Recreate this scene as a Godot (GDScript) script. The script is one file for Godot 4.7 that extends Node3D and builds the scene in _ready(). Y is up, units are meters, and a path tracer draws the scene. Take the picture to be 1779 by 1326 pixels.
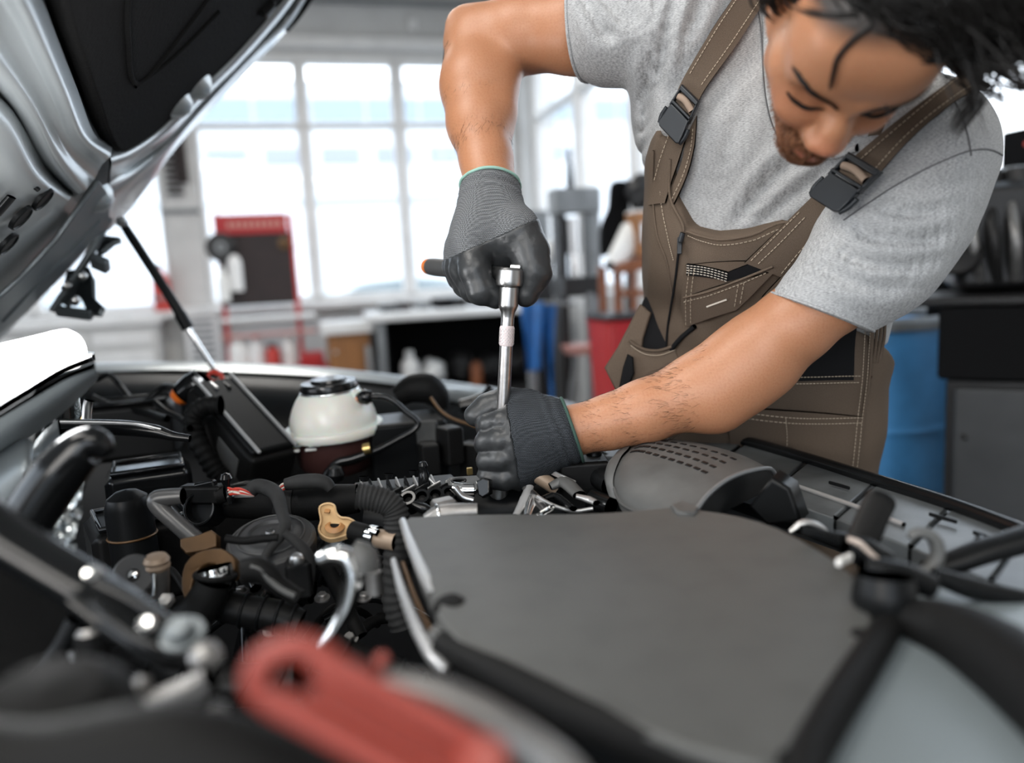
extends Node3D

static func V(x: float, y: float, z: float) -> Vector3:
	return Vector3(x, y, z)

# ---------------------------------------------------------------- geometry collector
class G:
	var v := PackedVector3Array()
	var n := PackedVector3Array()
	var c := PackedColorArray()
	var ix := PackedInt32Array()
	var tint := Color(1, 1, 1)

	# adds one closed or open chunk; turns it so that its faces look outward
	func chunk(pv: PackedVector3Array, pn: PackedVector3Array, pi: PackedInt32Array, keep := false) -> void:
		var base := v.size()
		var mid := Vector3.ZERO
		for q in pv:
			mid += q
		mid /= maxf(1.0, pv.size())
		var vol := 0.0
		for i in range(0, pi.size(), 3):
			var a := pv[pi[i]] - mid
			vol += a.dot((pv[pi[i + 2]] - mid).cross(pv[pi[i + 1]] - mid))
		var flip := vol < 0.0 and not keep
		for i in range(0, pi.size(), 3):
			ix.append(base + pi[i])
			if flip:
				ix.append(base + pi[i + 2]); ix.append(base + pi[i + 1])
			else:
				ix.append(base + pi[i + 1]); ix.append(base + pi[i + 2])
		v.append_array(pv)
		if flip:
			for q in pn:
				n.append(-q)
		else:
			n.append_array(pn)
		for i in pv.size():
			c.append(tint)

	# rows of points; cu: each row is a closed ring; cv: last row joins the first; caps close the two ends
	func grid(rows: Array, cu := true, cv := false, cap_a := true, cap_b := true, keep := false) -> G:
		var m: int = rows[0].size()
		var r := rows.size()
		var pv := PackedVector3Array()
		var pn := PackedVector3Array()
		var pi := PackedInt32Array()
		for row in rows:
			pv.append_array(row)
		for i in r:
			for j in m:
				var j0 := (j - 1 + m) % m if cu else maxi(j - 1, 0)
				var j1 := (j + 1) % m if cu else mini(j + 1, m - 1)
				var i0 := (i - 1 + r) % r if cv else maxi(i - 1, 0)
				var i1 := (i + 1) % r if cv else mini(i + 1, r - 1)
				var nn := (pv[i1 * m + j] - pv[i0 * m + j]).cross(pv[i * m + j1] - pv[i * m + j0])
				if nn.length_squared() < 1e-22:
					var k := i1 if i1 != i else i0
					nn = (pv[i1 * m + j] - pv[i0 * m + j]).cross(pv[k * m + j1] - pv[k * m + j0])
				pn.append(nn.normalized() if nn.length_squared() > 1e-24 else Vector3.UP)
		for i in (r if cv else r - 1):
			var i2 := (i + 1) % r
			for j in (m if cu else m - 1):
				var j2 := (j + 1) % m
				pi.append_array([i * m + j, i * m + j2, i2 * m + j, i * m + j2, i2 * m + j2, i2 * m + j])
		if cu and not cv:
			for e in 2:
				if not (cap_a if e == 0 else cap_b):
					continue
				var ring: PackedVector3Array = rows[0] if e == 0 else rows[r - 1]
				var mid := Vector3.ZERO
				for q in ring:
					mid += q
				mid /= m
				var nn := (ring[m / 3] - mid).cross(ring[0] - mid).normalized()
				if e == 0:
					nn = -nn
				var b := pv.size()
				pv.append_array(ring)
				pv.append(mid)
				for j in m + 1:
					pn.append(-nn)
				for j in m:
					if e == 0:
						pi.append_array([b + j, b + m, b + (j + 1) % m])
					else:
						pi.append_array([b + j, b + (j + 1) % m, b + m])
		chunk(pv, pn, pi, keep)
		return self

	# box with chamfered edges; t places its centre
	func box(t: Transform3D, size: Vector3, bevel := 0.004) -> G:
		var h := size * 0.5
		var b := minf(bevel, minf(h.x, minf(h.y, h.z)) * 0.9)
		var pv := PackedVector3Array()
		var pn := PackedVector3Array()
		var id := {}
		for sx in [-1, 1]:
			for sy in [-1, 1]:
				for sz in [-1, 1]:
					for a in 3:
						var q := Vector3(sx * (h.x - (0.0 if a == 0 else b)), sy * (h.y - (0.0 if a == 1 else b)), sz * (h.z - (0.0 if a == 2 else b)))
						id[[sx, sy, sz, a]] = pv.size()
						pv.append(t * q)
						pn.append((t.basis * Vector3(sx if a == 0 else 0, sy if a == 1 else 0, sz if a == 2 else 0)).normalized())
		var mid := t.origin
		var pi := PackedInt32Array()
		var polys := []
		for a in 3:
			var u := (a + 1) % 3
			var w := (a + 2) % 3
			for s in [-1, 1]:
				var quad := []
				for k in [[-1, -1], [1, -1], [1, 1], [-1, 1]]:
					var s3 := [0, 0, 0]
					s3[a] = s; s3[u] = k[0]; s3[w] = k[1]
					quad.append(id[[s3[0], s3[1], s3[2], a]])
				polys.append(quad)
			for su in [-1, 1]:
				for sw in [-1, 1]:
					var quad := []
					for k in [[-1, u], [1, u], [1, w], [-1, w]]:
						var s3 := [0, 0, 0]
						s3[a] = k[0]; s3[u] = su; s3[w] = sw
						quad.append(id[[s3[0], s3[1], s3[2], k[1]]])
					polys.append(quad)
		for sx in [-1, 1]:
			for sy in [-1, 1]:
				for sz in [-1, 1]:
					polys.append([id[[sx, sy, sz, 0]], id[[sx, sy, sz, 1]], id[[sx, sy, sz, 2]]])
		for q in polys:
			var ctr := Vector3.ZERO
			for k in q:
				ctr += pv[k]
			ctr /= q.size()
			var nn := (pv[q[2]] - pv[q[0]]).cross(pv[q[1]] - pv[q[0]])
			var rev := nn.dot(ctr - mid) < 0.0
			for k in range(1, q.size() - 1):
				if rev:
					pi.append_array([q[0], q[k + 1], q[k]])
				else:
					pi.append_array([q[0], q[k], q[k + 1]])
		chunk(pv, pn, pi, true)
		return self

	# a bar between two points, section w (along side) by h
	func bar(p: Vector3, q: Vector3, w: float, h: float, side := Vector3.RIGHT, bevel := 0.003) -> G:
		var z := (q - p).normalized()
		var y := z.cross(side)
		if y.length() < 1e-4:
			y = z.cross(Vector3(0.3, 1, 0.2))
		y = y.normalized()
		var x := y.cross(z).normalized()
		return box(Transform3D(Basis(x, y, z), (p + q) * 0.5), Vector3(w, h, p.distance_to(q)), bevel)

	# round tube along smoothed points; rad: number or one radius per point; flat squeezes the section along its second axis
	func tube(pts: Array, rad, sides := 10, sub := 4, closed := false, cap := true, flat := 1.0, side := Vector3.ZERO) -> G:
		var path := Kit.smooth(pts, sub, closed)
		var rr := PackedFloat32Array()
		var steps := path.size()
		for i in steps:
			if rad is Array:
				var t: float = float(i) / maxf(1.0, steps - 1) * (rad.size() - 1)
				var k: int = mini(int(t), rad.size() - 2)
				rr.append(lerpf(rad[k], rad[k + 1], t - k))
			else:
				rr.append(rad)
		var rows := []
		var x := side
		for i in steps:
			var tan := (path[(i + 1) % steps if closed else mini(i + 1, steps - 1)] - path[(i - 1 + steps) % steps if closed else maxi(i - 1, 0)]).normalized()
			if x.length() < 1e-3 or absf(x.dot(tan)) > 0.98:
				x = tan.cross(Vector3.UP if absf(tan.y) < 0.9 else Vector3.RIGHT)
			if side != Vector3.ZERO:
				x = side
			x = (x - tan * x.dot(tan)).normalized()
			var y := tan.cross(x)
			var ring := PackedVector3Array()
			for j in sides:
				var a := TAU * j / sides
				ring.append(path[i] + (x * cos(a) + y * sin(a) * flat) * rr[i])
			rows.append(ring)
		return grid(rows, true, closed, cap, cap)

	# profile of Vector2(radius, height) turned round the y axis of t; sharp corners stay sharp
	func lathe(profile: Array, t: Transform3D, sides := 28, crease := 0.6) -> G:
		var runs := [[profile[0]]]
		for i in range(1, profile.size()):
			runs[-1].append(profile[i])
			if i < profile.size() - 1:
				var a: Vector2 = (profile[i] - profile[i - 1]).normalized()
				var b: Vector2 = (profile[i + 1] - profile[i]).normalized()
				if absf(a.angle_to(b)) > crease:
					runs.append([profile[i]])
		var sub := G.new()
		var pv := PackedVector3Array()
		var pn := PackedVector3Array()
		var pi := PackedInt32Array()
		for run in runs:
			var rows := []
			for q in run:
				var ring := PackedVector3Array()
				for j in sides:
					var a := TAU * j / sides
					ring.append(t * Vector3(cos(a) * maxf(q.x, 1e-5), q.y, sin(a) * maxf(q.x, 1e-5)))
				rows.append(ring)
			sub.v.clear(); sub.n.clear(); sub.ix.clear(); sub.c.clear()
			sub.grid(rows, true, false, false, false, true)
			var b := pv.size()
			pv.append_array(sub.v)
			pn.append_array(sub.n)
			for k in sub.ix:
				pi.append(b + k)
		chunk(pv, pn, pi)
		return self

	# outline of world points pushed out by depth, with a bevelled rim
	func plate(pts: Array, depth: Vector3, bevel := 0.003, round := 0) -> G:
		var out := Kit.smooth(pts, round, true) if round > 0 else PackedVector3Array(pts)
		var m := out.size()
		var nn := Vector3.ZERO
		for i in m:
			nn += out[i].cross(out[(i + 1) % m])
		nn = nn.normalized()
		var dn := depth.normalized()
		var x := (out[1] - out[0]).normalized()
		x = (x - dn * x.dot(dn)).normalized()
		var y := dn.cross(x)
		var o := out[0]
		var flat := PackedVector2Array()
		for q in out:
			flat.append(Vector2((q - o).dot(x), (q - o).dot(y)))
		var s := 1.0 if Geometry2D.is_polygon_clockwise(flat) else -1.0
		var inset := PackedVector3Array()
		for i in m:
			var e0 := (flat[i] - flat[(i - 1 + m) % m]).normalized()
			var e1 := (flat[(i + 1) % m] - flat[i]).normalized()
			var w := Vector2(e0.y + e1.y, -e0.x - e1.x).normalized() * s
			inset.append(out[i] + (x * w.x + y * w.y) * bevel * minf(1.6, 1.0 / maxf(0.4, sqrt(maxf(0.05, (1.0 + e0.dot(e1)) * 0.5)))))
		var bd := dn * minf(bevel, depth.length() * 0.45)
		var a0 := PackedVector3Array()
		var a1 := PackedVector3Array()
		var a2 := PackedVector3Array()
		var a3 := PackedVector3Array()
		for i in m:
			a0.append(inset[i]); a1.append(out[i] + bd); a2.append(out[i] + depth - bd); a3.append(inset[i] + depth)
		var tri := Geometry2D.triangulate_polygon(flat)
		var pv := PackedVector3Array()
		var pn := PackedVector3Array()
		var pi := PackedInt32Array()
		# rim: side normals on the wall, face normals on the caps, so the bevel shades as a round
		var side_n := PackedVector3Array()
		for i in m:
			var e0 := (flat[i] - flat[(i - 1 + m) % m]).normalized()
			var e1 := (flat[(i + 1) % m] - flat[i]).normalized()
			var w := Vector2(e0.y + e1.y, -e0.x - e1.x).normalized() * -s
			side_n.append(x * w.x + y * w.y)
		for lay in [[a0, -dn, 0], [a1, dn, 1], [a2, dn, 1], [a3, dn, 0]]:
			for i in m:
				pv.append(lay[0][i])
				pn.append(side_n[i] if lay[2] == 1 else lay[1])
		for k in 3:
			for i in m:
				var i2 := (i + 1) % m
				pi.append_array([k * m + i, k * m + i2, k * m + m + i, k * m + i2, k * m + m + i2, k * m + m + i])
		# orient the rim by the outward side normal
		var a := pv[m]; var b := pv[m + 1]; var c0 := pv[2 * m]
		var out_n := (c0 - a).cross(b - a)
		if out_n.dot(side_n[0] + side_n[1]) < 0.0:
			for i in range(0, pi.size(), 3):
				var k := pi[i + 1]
				pi[i + 1] = pi[i + 2]
				pi[i + 2] = k
		for i in range(0, tri.size(), 3):
			var q := (pv[tri[i + 2]] - pv[tri[i]]).cross(pv[tri[i + 1]] - pv[tri[i]])
			var down := q.dot(dn) < 0.0
			for lay in [0, 3]:
				if down == (lay == 0):
					pi.append_array([lay * m + tri[i], lay * m + tri[i + 1], lay * m + tri[i + 2]])
				else:
					pi.append_array([lay * m + tri[i], lay * m + tri[i + 2], lay * m + tri[i + 1]])
		chunk(pv, pn, pi, true)
		return self

	# a sheet of rows given a thickness along its normals
	func sheet(rows: Array, thick: float) -> G:
		var s := G.new()
		s.grid(rows, false, false, false, false, true)
		var m: int = rows[0].size()
		var r := rows.size()
		var ring := []
		var back := []
		for i in r:
			var row := PackedVector3Array()
			for j in m:
				row.append(s.v[i * m + j] - s.n[i * m + j] * thick)
			back.append(row)
		for i in r:
			var loop := PackedVector3Array()
			loop.append_array(rows[i])
			var rev: PackedVector3Array = back[i].duplicate()
			rev.reverse()
			loop.append_array(rev)
			ring.append(loop)
		# closed tube round the sheet with creased long edges: front, back, two ends
		var g := G.new()
		g.grid(rows, false, false, false, false, true)
		var k := g.v.size()
		var pv := g.v.duplicate()
		var pn := g.n.duplicate()
		var pi := g.ix.duplicate()
		for i in k:
			pv.append(pv[i] - pn[i] * thick)
		for i in k:
			pn.append(-pn[i])
		for i in range(0, g.ix.size(), 3):
			pi.append_array([k + g.ix[i], k + g.ix[i + 2], k + g.ix[i + 1]])
		var edge := []
		for j in m: edge.append(j)
		for i in range(1, r): edge.append(i * m + m - 1)
		for j in range(m - 2, -1, -1): edge.append((r - 1) * m + j)
		for i in range(r - 2, 0, -1): edge.append(i * m)
		var b := pv.size()
		var mid := Vector3.ZERO
		for i in k: mid += pv[i]
		mid /= k
		for e in edge.size():
			var q: Vector3 = pv[edge[e]]
			var nx: Vector3 = pv[edge[(e + 1) % edge.size()]]
			var w := (nx - pv[edge[e - 1]]).cross(pn[edge[e]]).normalized()
			pv.append(q); pn.append(w); pv.append(q - pn[edge[e]] * thick); pn.append(w)
		var ne := edge.size()
		for e in ne:
			var f := (e + 1) % ne
			pi.append_array([b + 2 * e, b + 2 * e + 1, b + 2 * f, b + 2 * f, b + 2 * e + 1, b + 2 * f + 1])
		chunk(pv, pn, pi, true)
		return self

	func add(o: G) -> G:
		var b := v.size()
		v.append_array(o.v)
		n.append_array(o.n)
		c.append_array(o.c)
		for k in o.ix:
			ix.append(b + k)
		return self

	func mesh(colours := false) -> ArrayMesh:
		var arr := []
		arr.resize(Mesh.ARRAY_MAX)
		arr[Mesh.ARRAY_VERTEX] = v
		arr[Mesh.ARRAY_NORMAL] = n
		if colours:
			arr[Mesh.ARRAY_COLOR] = c
		arr[Mesh.ARRAY_INDEX] = ix
		var am := ArrayMesh.new()
		am.add_surface_from_arrays(Mesh.PRIMITIVE_TRIANGLES, arr)
		return am


class Kit:
	static func smooth(pts: Array, sub: int, closed := false) -> PackedVector3Array:
		var out := PackedVector3Array()
		var m := pts.size()
		if sub <= 1 or m < 3:
			return PackedVector3Array(pts)
		for i in (m if closed else m - 1):
			var p1: Vector3 = pts[i]
			var p2: Vector3 = pts[(i + 1) % m]
			var p0: Vector3 = pts[(i - 1 + m) % m] if closed or i > 0 else p1 * 2.0 - p2
			var p3: Vector3 = pts[(i + 2) % m] if closed or i < m - 2 else p2 * 2.0 - p1
			for s in sub:
				out.append(p1.cubic_interpolate(p2, p0, p3, float(s) / sub))
		if not closed:
			out.append(pts[m - 1])
		return out

	static func along(pts: PackedVector3Array, t: float) -> Vector3:
		var k := clampf(t, 0, 1) * (pts.size() - 1)
		var i := mini(int(k), pts.size() - 2)
		return pts[i].lerp(pts[i + 1], k - i)

	# a frame at p whose y axis is up and whose z axis leans to front
	static func frame(p: Vector3, up: Vector3, front := Vector3(0, 0, 1)) -> Transform3D:
		var y := up.normalized()
		var x := y.cross(front)
		if x.length() < 1e-3:
			x = y.cross(Vector3(1, 0, 0.1))
		x = x.normalized()
		return Transform3D(Basis(x, y, x.cross(y)), p)


# ---------------------------------------------------------------- distance fields
class Field:
	var a := PackedVector3Array()
	var b := PackedVector3Array()
	var inv := PackedFloat32Array()
	var ra := PackedFloat32Array()
	var dr := PackedFloat32Array()
	var kk := PackedFloat32Array()
	var sq := PackedVector3Array()      # direction squeezed, scaled
	var cut := []                       # [point, outward normal, rounding]
	var carve := []                     # [Field-less capsule: a, b, ra, k]
	var bump: Callable
	var offset := 0.0
	var only := PackedInt32Array()

	func bone(p: Vector3, q: Vector3, r0: float, r1: float, k := 0.02, squeeze := Vector3.ZERO, ratio := 1.0) -> void:
		a.append(p)
		b.append(q - p)
		inv.append(1.0 / maxf(1e-9, (q - p).length_squared()))
		ra.append(r0)
		dr.append(r1 - r0)
		kk.append(maxf(k, 1e-5))
		sq.append(squeeze.normalized() * sqrt(maxf(0.0, 1.0 / ratio - 1.0)) if ratio < 1.0 else Vector3.ZERO)
		only.append(a.size() - 1)

	func chain(pts: Array, r: Array, k := 0.02) -> void:
		for i in pts.size() - 1:
			bone(pts[i], pts[i + 1], r[i], r[i + 1], k)

	# keeps, until told otherwise, only the bones that can matter within reach of p
	func focus(p: Vector3, reach: float) -> void:
		only.clear()
		var near := 1e9
		var d := PackedFloat32Array()
		for i in a.size():
			var e := dist(i, p)
			d.append(e)
			near = minf(near, e)
		for i in a.size():
			if d[i] < maxf(near, 0.0) + reach * 2.0 + kk[i] or d[i] < reach + kk[i]:
				only.append(i)

	func all() -> void:
		only.clear()
		for i in a.size():
			only.append(i)

	func dist(i: int, p: Vector3) -> float:
		var pa := p - a[i]
		pa -= b[i] * clampf(pa.dot(b[i]) * inv[i], 0.0, 1.0)
		return pa.length() - ra[i] - maxf(dr[i], 0.0)

	func at(p: Vector3) -> float:
		var d := 1e3
		for i in only:
			var pa := p - a[i]
			var h := clampf(pa.dot(b[i]) * inv[i], 0.0, 1.0)
			pa -= b[i] * h
			var s := sq[i]
			if s != Vector3.ZERO:
				pa += s * pa.dot(s) * 0.6
			var e := pa.length() - ra[i] - dr[i] * h
			var w := kk[i]
			var x := maxf(w - absf(d - e), 0.0)
			d = minf(d, e) - x * x / w * 0.25
		d -= offset
		if bump.is_valid():
			d -= bump.call(p)
		for q in carve:
			var pa: Vector3 = p - q[0]
			var h := clampf(pa.dot(q[1]) / maxf(1e-9, q[1].length_squared()), 0.0, 1.0)
			var e: float = q[2] - (pa - q[1] * h).length()
			var w: float = q[3]
			var x := maxf(w - absf(d - e), 0.0)
			d = maxf(d, e) + x * x / w * 0.25
		for q in cut:
			var e: float = (p - q[0]).dot(q[1])
			var w: float = q[2]
			var x := maxf(w - absf(d - e), 0.0)
			d = maxf(d, e) + x * x / w * 0.25
		return d

	# nearest point of the surface along a direction, marching from p
	func hit(p: Vector3, dir: Vector3, back := 0.35, off := 0.0) -> Vector3:
		var q := p - dir * back
		for i in 60:
			var d := at(q) - off
			if d < 0.0004:
				return q
			q += dir * maxf(d * 0.8, 0.0004)
			if (q - p).dot(dir) > 0.5:
				return cling(p, off)
		return q

	# the surface point that a stray point falls back to
	func cling(p: Vector3, off := 0.0) -> Vector3:
		for i in 14:
			p -= grad(p, 0.003) * (at(p) - off) * 0.8
		return p

	func grad(p: Vector3, e := 0.002) -> Vector3:
		var g := Vector3(1, -1, -1) * at(p + Vector3(e, -e, -e)) + Vector3(-1, -1, 1) * at(p + Vector3(-e, -e, e)) + Vector3(-1, 1, -1) * at(p + Vector3(-e, e, -e)) + Vector3(1, 1, 1) * at(p + Vector3(e, e, e))
		return g.normalized()

	# surface nets of the field between lo and hi with cells of size s
	func net(lo: Vector3, hi: Vector3, s: float, into: G, slack := 1.35, blk := 4) -> void:
		var nb := Vector3i(((hi - lo) / (s * blk)).ceil())
		var dim := nb * blk + Vector3i.ONE
		var val := PackedFloat32Array()
		val.resize(dim.x * dim.y * dim.z)
		val.fill(1e9)
		var vid := PackedInt32Array()
		vid.resize(dim.x * dim.y * dim.z)
		vid.fill(-1)
		var sx := 1
		var sy := dim.x
		var sz := dim.x * dim.y
		var corner := PackedInt32Array([0, sx, sy, sx + sy, sz, sx + sz, sy + sz, sx + sy + sz])
		var off := PackedVector3Array([Vector3(0, 0, 0), Vector3(1, 0, 0), Vector3(0, 1, 0), Vector3(1, 1, 0), Vector3(0, 0, 1), Vector3(1, 0, 1), Vector3(0, 1, 1), Vector3(1, 1, 1)])
		var edges := [[0, 1], [2, 3], [4, 5], [6, 7], [0, 2], [1, 3], [4, 6], [5, 7], [0, 4], [1, 5], [2, 6], [3, 7]]
		var half := s * blk * 0.5
		var reach := half * 1.7321 * slack
		var pv := PackedVector3Array()
		var pn := PackedVector3Array()
		var cells := PackedInt32Array()
		for bz in nb.z:
			for by in nb.y:
				for bx in nb.x:
					var o := lo + Vector3(bx, by, bz) * (s * blk)
					var ctr := o + Vector3.ONE * half
					focus(ctr, reach)
					if absf(at(ctr)) > reach:
						continue
					var any := 0
					for z in blk + 1:
						for y in blk + 1:
							var k := (bx * blk) + (by * blk + y) * sy + (bz * blk + z) * sz
							for x in blk + 1:
								if val[k + x] > 1e8:
									val[k + x] = at(o + Vector3(x, y, z) * s)
								any |= 1 if val[k + x] < 0.0 else 2
					if any != 3:
						continue
					for z in blk:
						for y in blk:
							for x in blk:
								var k := (bx * blk + x) + (by * blk + y) * sy + (bz * blk + z) * sz
								var mask := 0
								for q in 8:
									if val[k + corner[q]] < 0.0:
										mask |= 1 << q
								if mask == 0 or mask == 255:
									continue
								var sum := Vector3.ZERO
								var cnt := 0
								for e in edges:
									var e0: int = e[0]
									var e1: int = e[1]
									if ((mask >> e0) & 1) != ((mask >> e1) & 1):
										var f0 := val[k + corner[e0]]
										var f1 := val[k + corner[e1]]
										sum += off[e0].lerp(off[e1], f0 / (f0 - f1))
										cnt += 1
								var p := o + (Vector3(x, y, z) + sum / cnt) * s
								vid[k] = pv.size()
								cells.append(k)
								pv.append(p)
								pn.append(grad(p, s * 0.5))
		all()
		var pi := PackedInt32Array()
		for k in cells:
			for ax in 3:
				var d := sx if ax == 0 else sy if ax == 1 else sz
				var u := sy if ax == 0 else sz if ax == 1 else sx
				var w := sz if ax == 0 else sx if ax == 1 else sy
				if k < u + w or (val[k] < 0.0) == (val[k + d] < 0.0):
					continue
				var q0 := vid[k]
				var q1 := vid[k - u]
				var q2 := vid[k - u - w]
				var q3 := vid[k - w]
				if q1 < 0 or q2 < 0 or q3 < 0:
					continue
				if val[k] < 0.0:
					pi.append_array([q0, q2, q1, q0, q3, q2])
				else:
					pi.append_array([q0, q1, q2, q0, q2, q3])
		if pi.size() > 3:
			var nn := Vector3.ZERO
			var agree := 0
			for i in range(0, mini(pi.size(), 3000), 3):
				nn = (pv[pi[i + 2]] - pv[pi[i]]).cross(pv[pi[i + 1]] - pv[pi[i]])
				agree += 1 if nn.dot(pn[pi[i]]) > 0.0 else -1
			if agree < 0:
				for i in range(0, pi.size(), 3):
					var t := pi[i + 1]
					pi[i + 1] = pi[i + 2]
					pi[i + 2] = t
		into.chunk(pv, pn, pi, true)


# ---------------------------------------------------------------- scene bookkeeping
var taken := {}
var M := {}

func numbered(called: String) -> String:
	var k: int = taken.get(called, 0)
	taken[called] = k + 1
	return called if k == 0 else "%s_%03d" % [called, k]

func tag(o: Node3D, label: String, category: String, group := "", kind := "") -> Node3D:
	if label: o.set_meta("label", label)
	if category: o.set_meta("category", category)
	if group: o.set_meta("group", group)
	if kind: o.set_meta("kind", kind)
	return o

func thing(called: String, label: String, category: String, at := Vector3.ZERO, group := "") -> Node3D:
	var o := Node3D.new()
	o.name = numbered(called)
	add_child(o)
	o.position = at
	return tag(o, label, category, group)

# commits collected geometry (in world coordinates) as one named mesh under a thing, a part or the root
func put(called: String, g, mat: Material, parent: Node3D = self, label := "", colours := false) -> MeshInstance3D:
	var o := MeshInstance3D.new()
	o.name = numbered(called) if parent == self else called
	var here := Transform3D()
	var up: Node = parent
	while up != self:
		here = up.transform * here
		up = up.get_parent()
	if g is G:
		var inv := here.affine_inverse()
		if parent != self:
			for i in g.v.size():
				g.v[i] = inv * g.v[i]
			if not inv.basis.is_equal_approx(Basis.IDENTITY):
				for i in g.n.size():
					g.n[i] = (inv.basis * g.n[i]).normalized()
		else:
			var lo: Vector3 = g.v[0]
			var hi: Vector3 = g.v[0]
			for q in g.v:
				lo = lo.min(q); hi = hi.max(q)
			var base := Vector3((lo.x + hi.x) * 0.5, lo.y, (lo.z + hi.z) * 0.5)
			for i in g.v.size():
				g.v[i] -= base
			o.position = base
		o.mesh = g.mesh(colours)
	else:
		o.mesh = g
	o.material_override = null
	o.mesh.surface_set_material(0, mat)
	parent.add_child(o, true)
	if label: o.set_meta("label", label)
	return o

func struct(called: String, g, mat: Material, parent: Node3D = self) -> MeshInstance3D:
	var o := put(called, g, mat, parent)
	o.set_meta("kind", "structure")
	return o

func noise_tex(freq: float, seed_: int, octaves := 4, normal := false, strength := 4.0, ramp: Array = [], size := 512, kind := FastNoiseLite.TYPE_SIMPLEX_SMOOTH) -> NoiseTexture2D:
	var t := NoiseTexture2D.new()
	var f := FastNoiseLite.new()
	f.seed = seed_
	f.frequency = freq
	f.noise_type = kind
	f.fractal_octaves = octaves
	t.noise = f
	t.width = size
	t.height = size
	t.seamless = true
	if normal:
		t.as_normal_map = true
		t.bump_strength = strength
	elif ramp.size():
		var g := Gradient.new()
		g.offsets = PackedFloat32Array(ramp.map(func(x): return x[0]))
		g.colors = PackedColorArray(ramp.map(func(x): return x[1]))
		t.color_ramp = g
	return t

func grey(x: float) -> Color:
	return Color(x, x, x)

# colours are given as the linear reflectance of the stuff itself
func mat(called: String, col: Color, rough := 0.5, metal := 0.0, spec := 0.5) -> StandardMaterial3D:
	var m := StandardMaterial3D.new()
	m.resource_name = called
	m.albedo_color = col.linear_to_srgb()
	m.roughness = rough
	m.metallic = metal
	m.metallic_specular = spec
	M[called] = m
	return m

func tri(m: StandardMaterial3D, scale) -> StandardMaterial3D:
	m.uv1_triplanar = true
	m.uv1_world_triplanar = true
	m.uv1_scale = scale if scale is Vector3 else Vector3.ONE * scale
	return m


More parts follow.
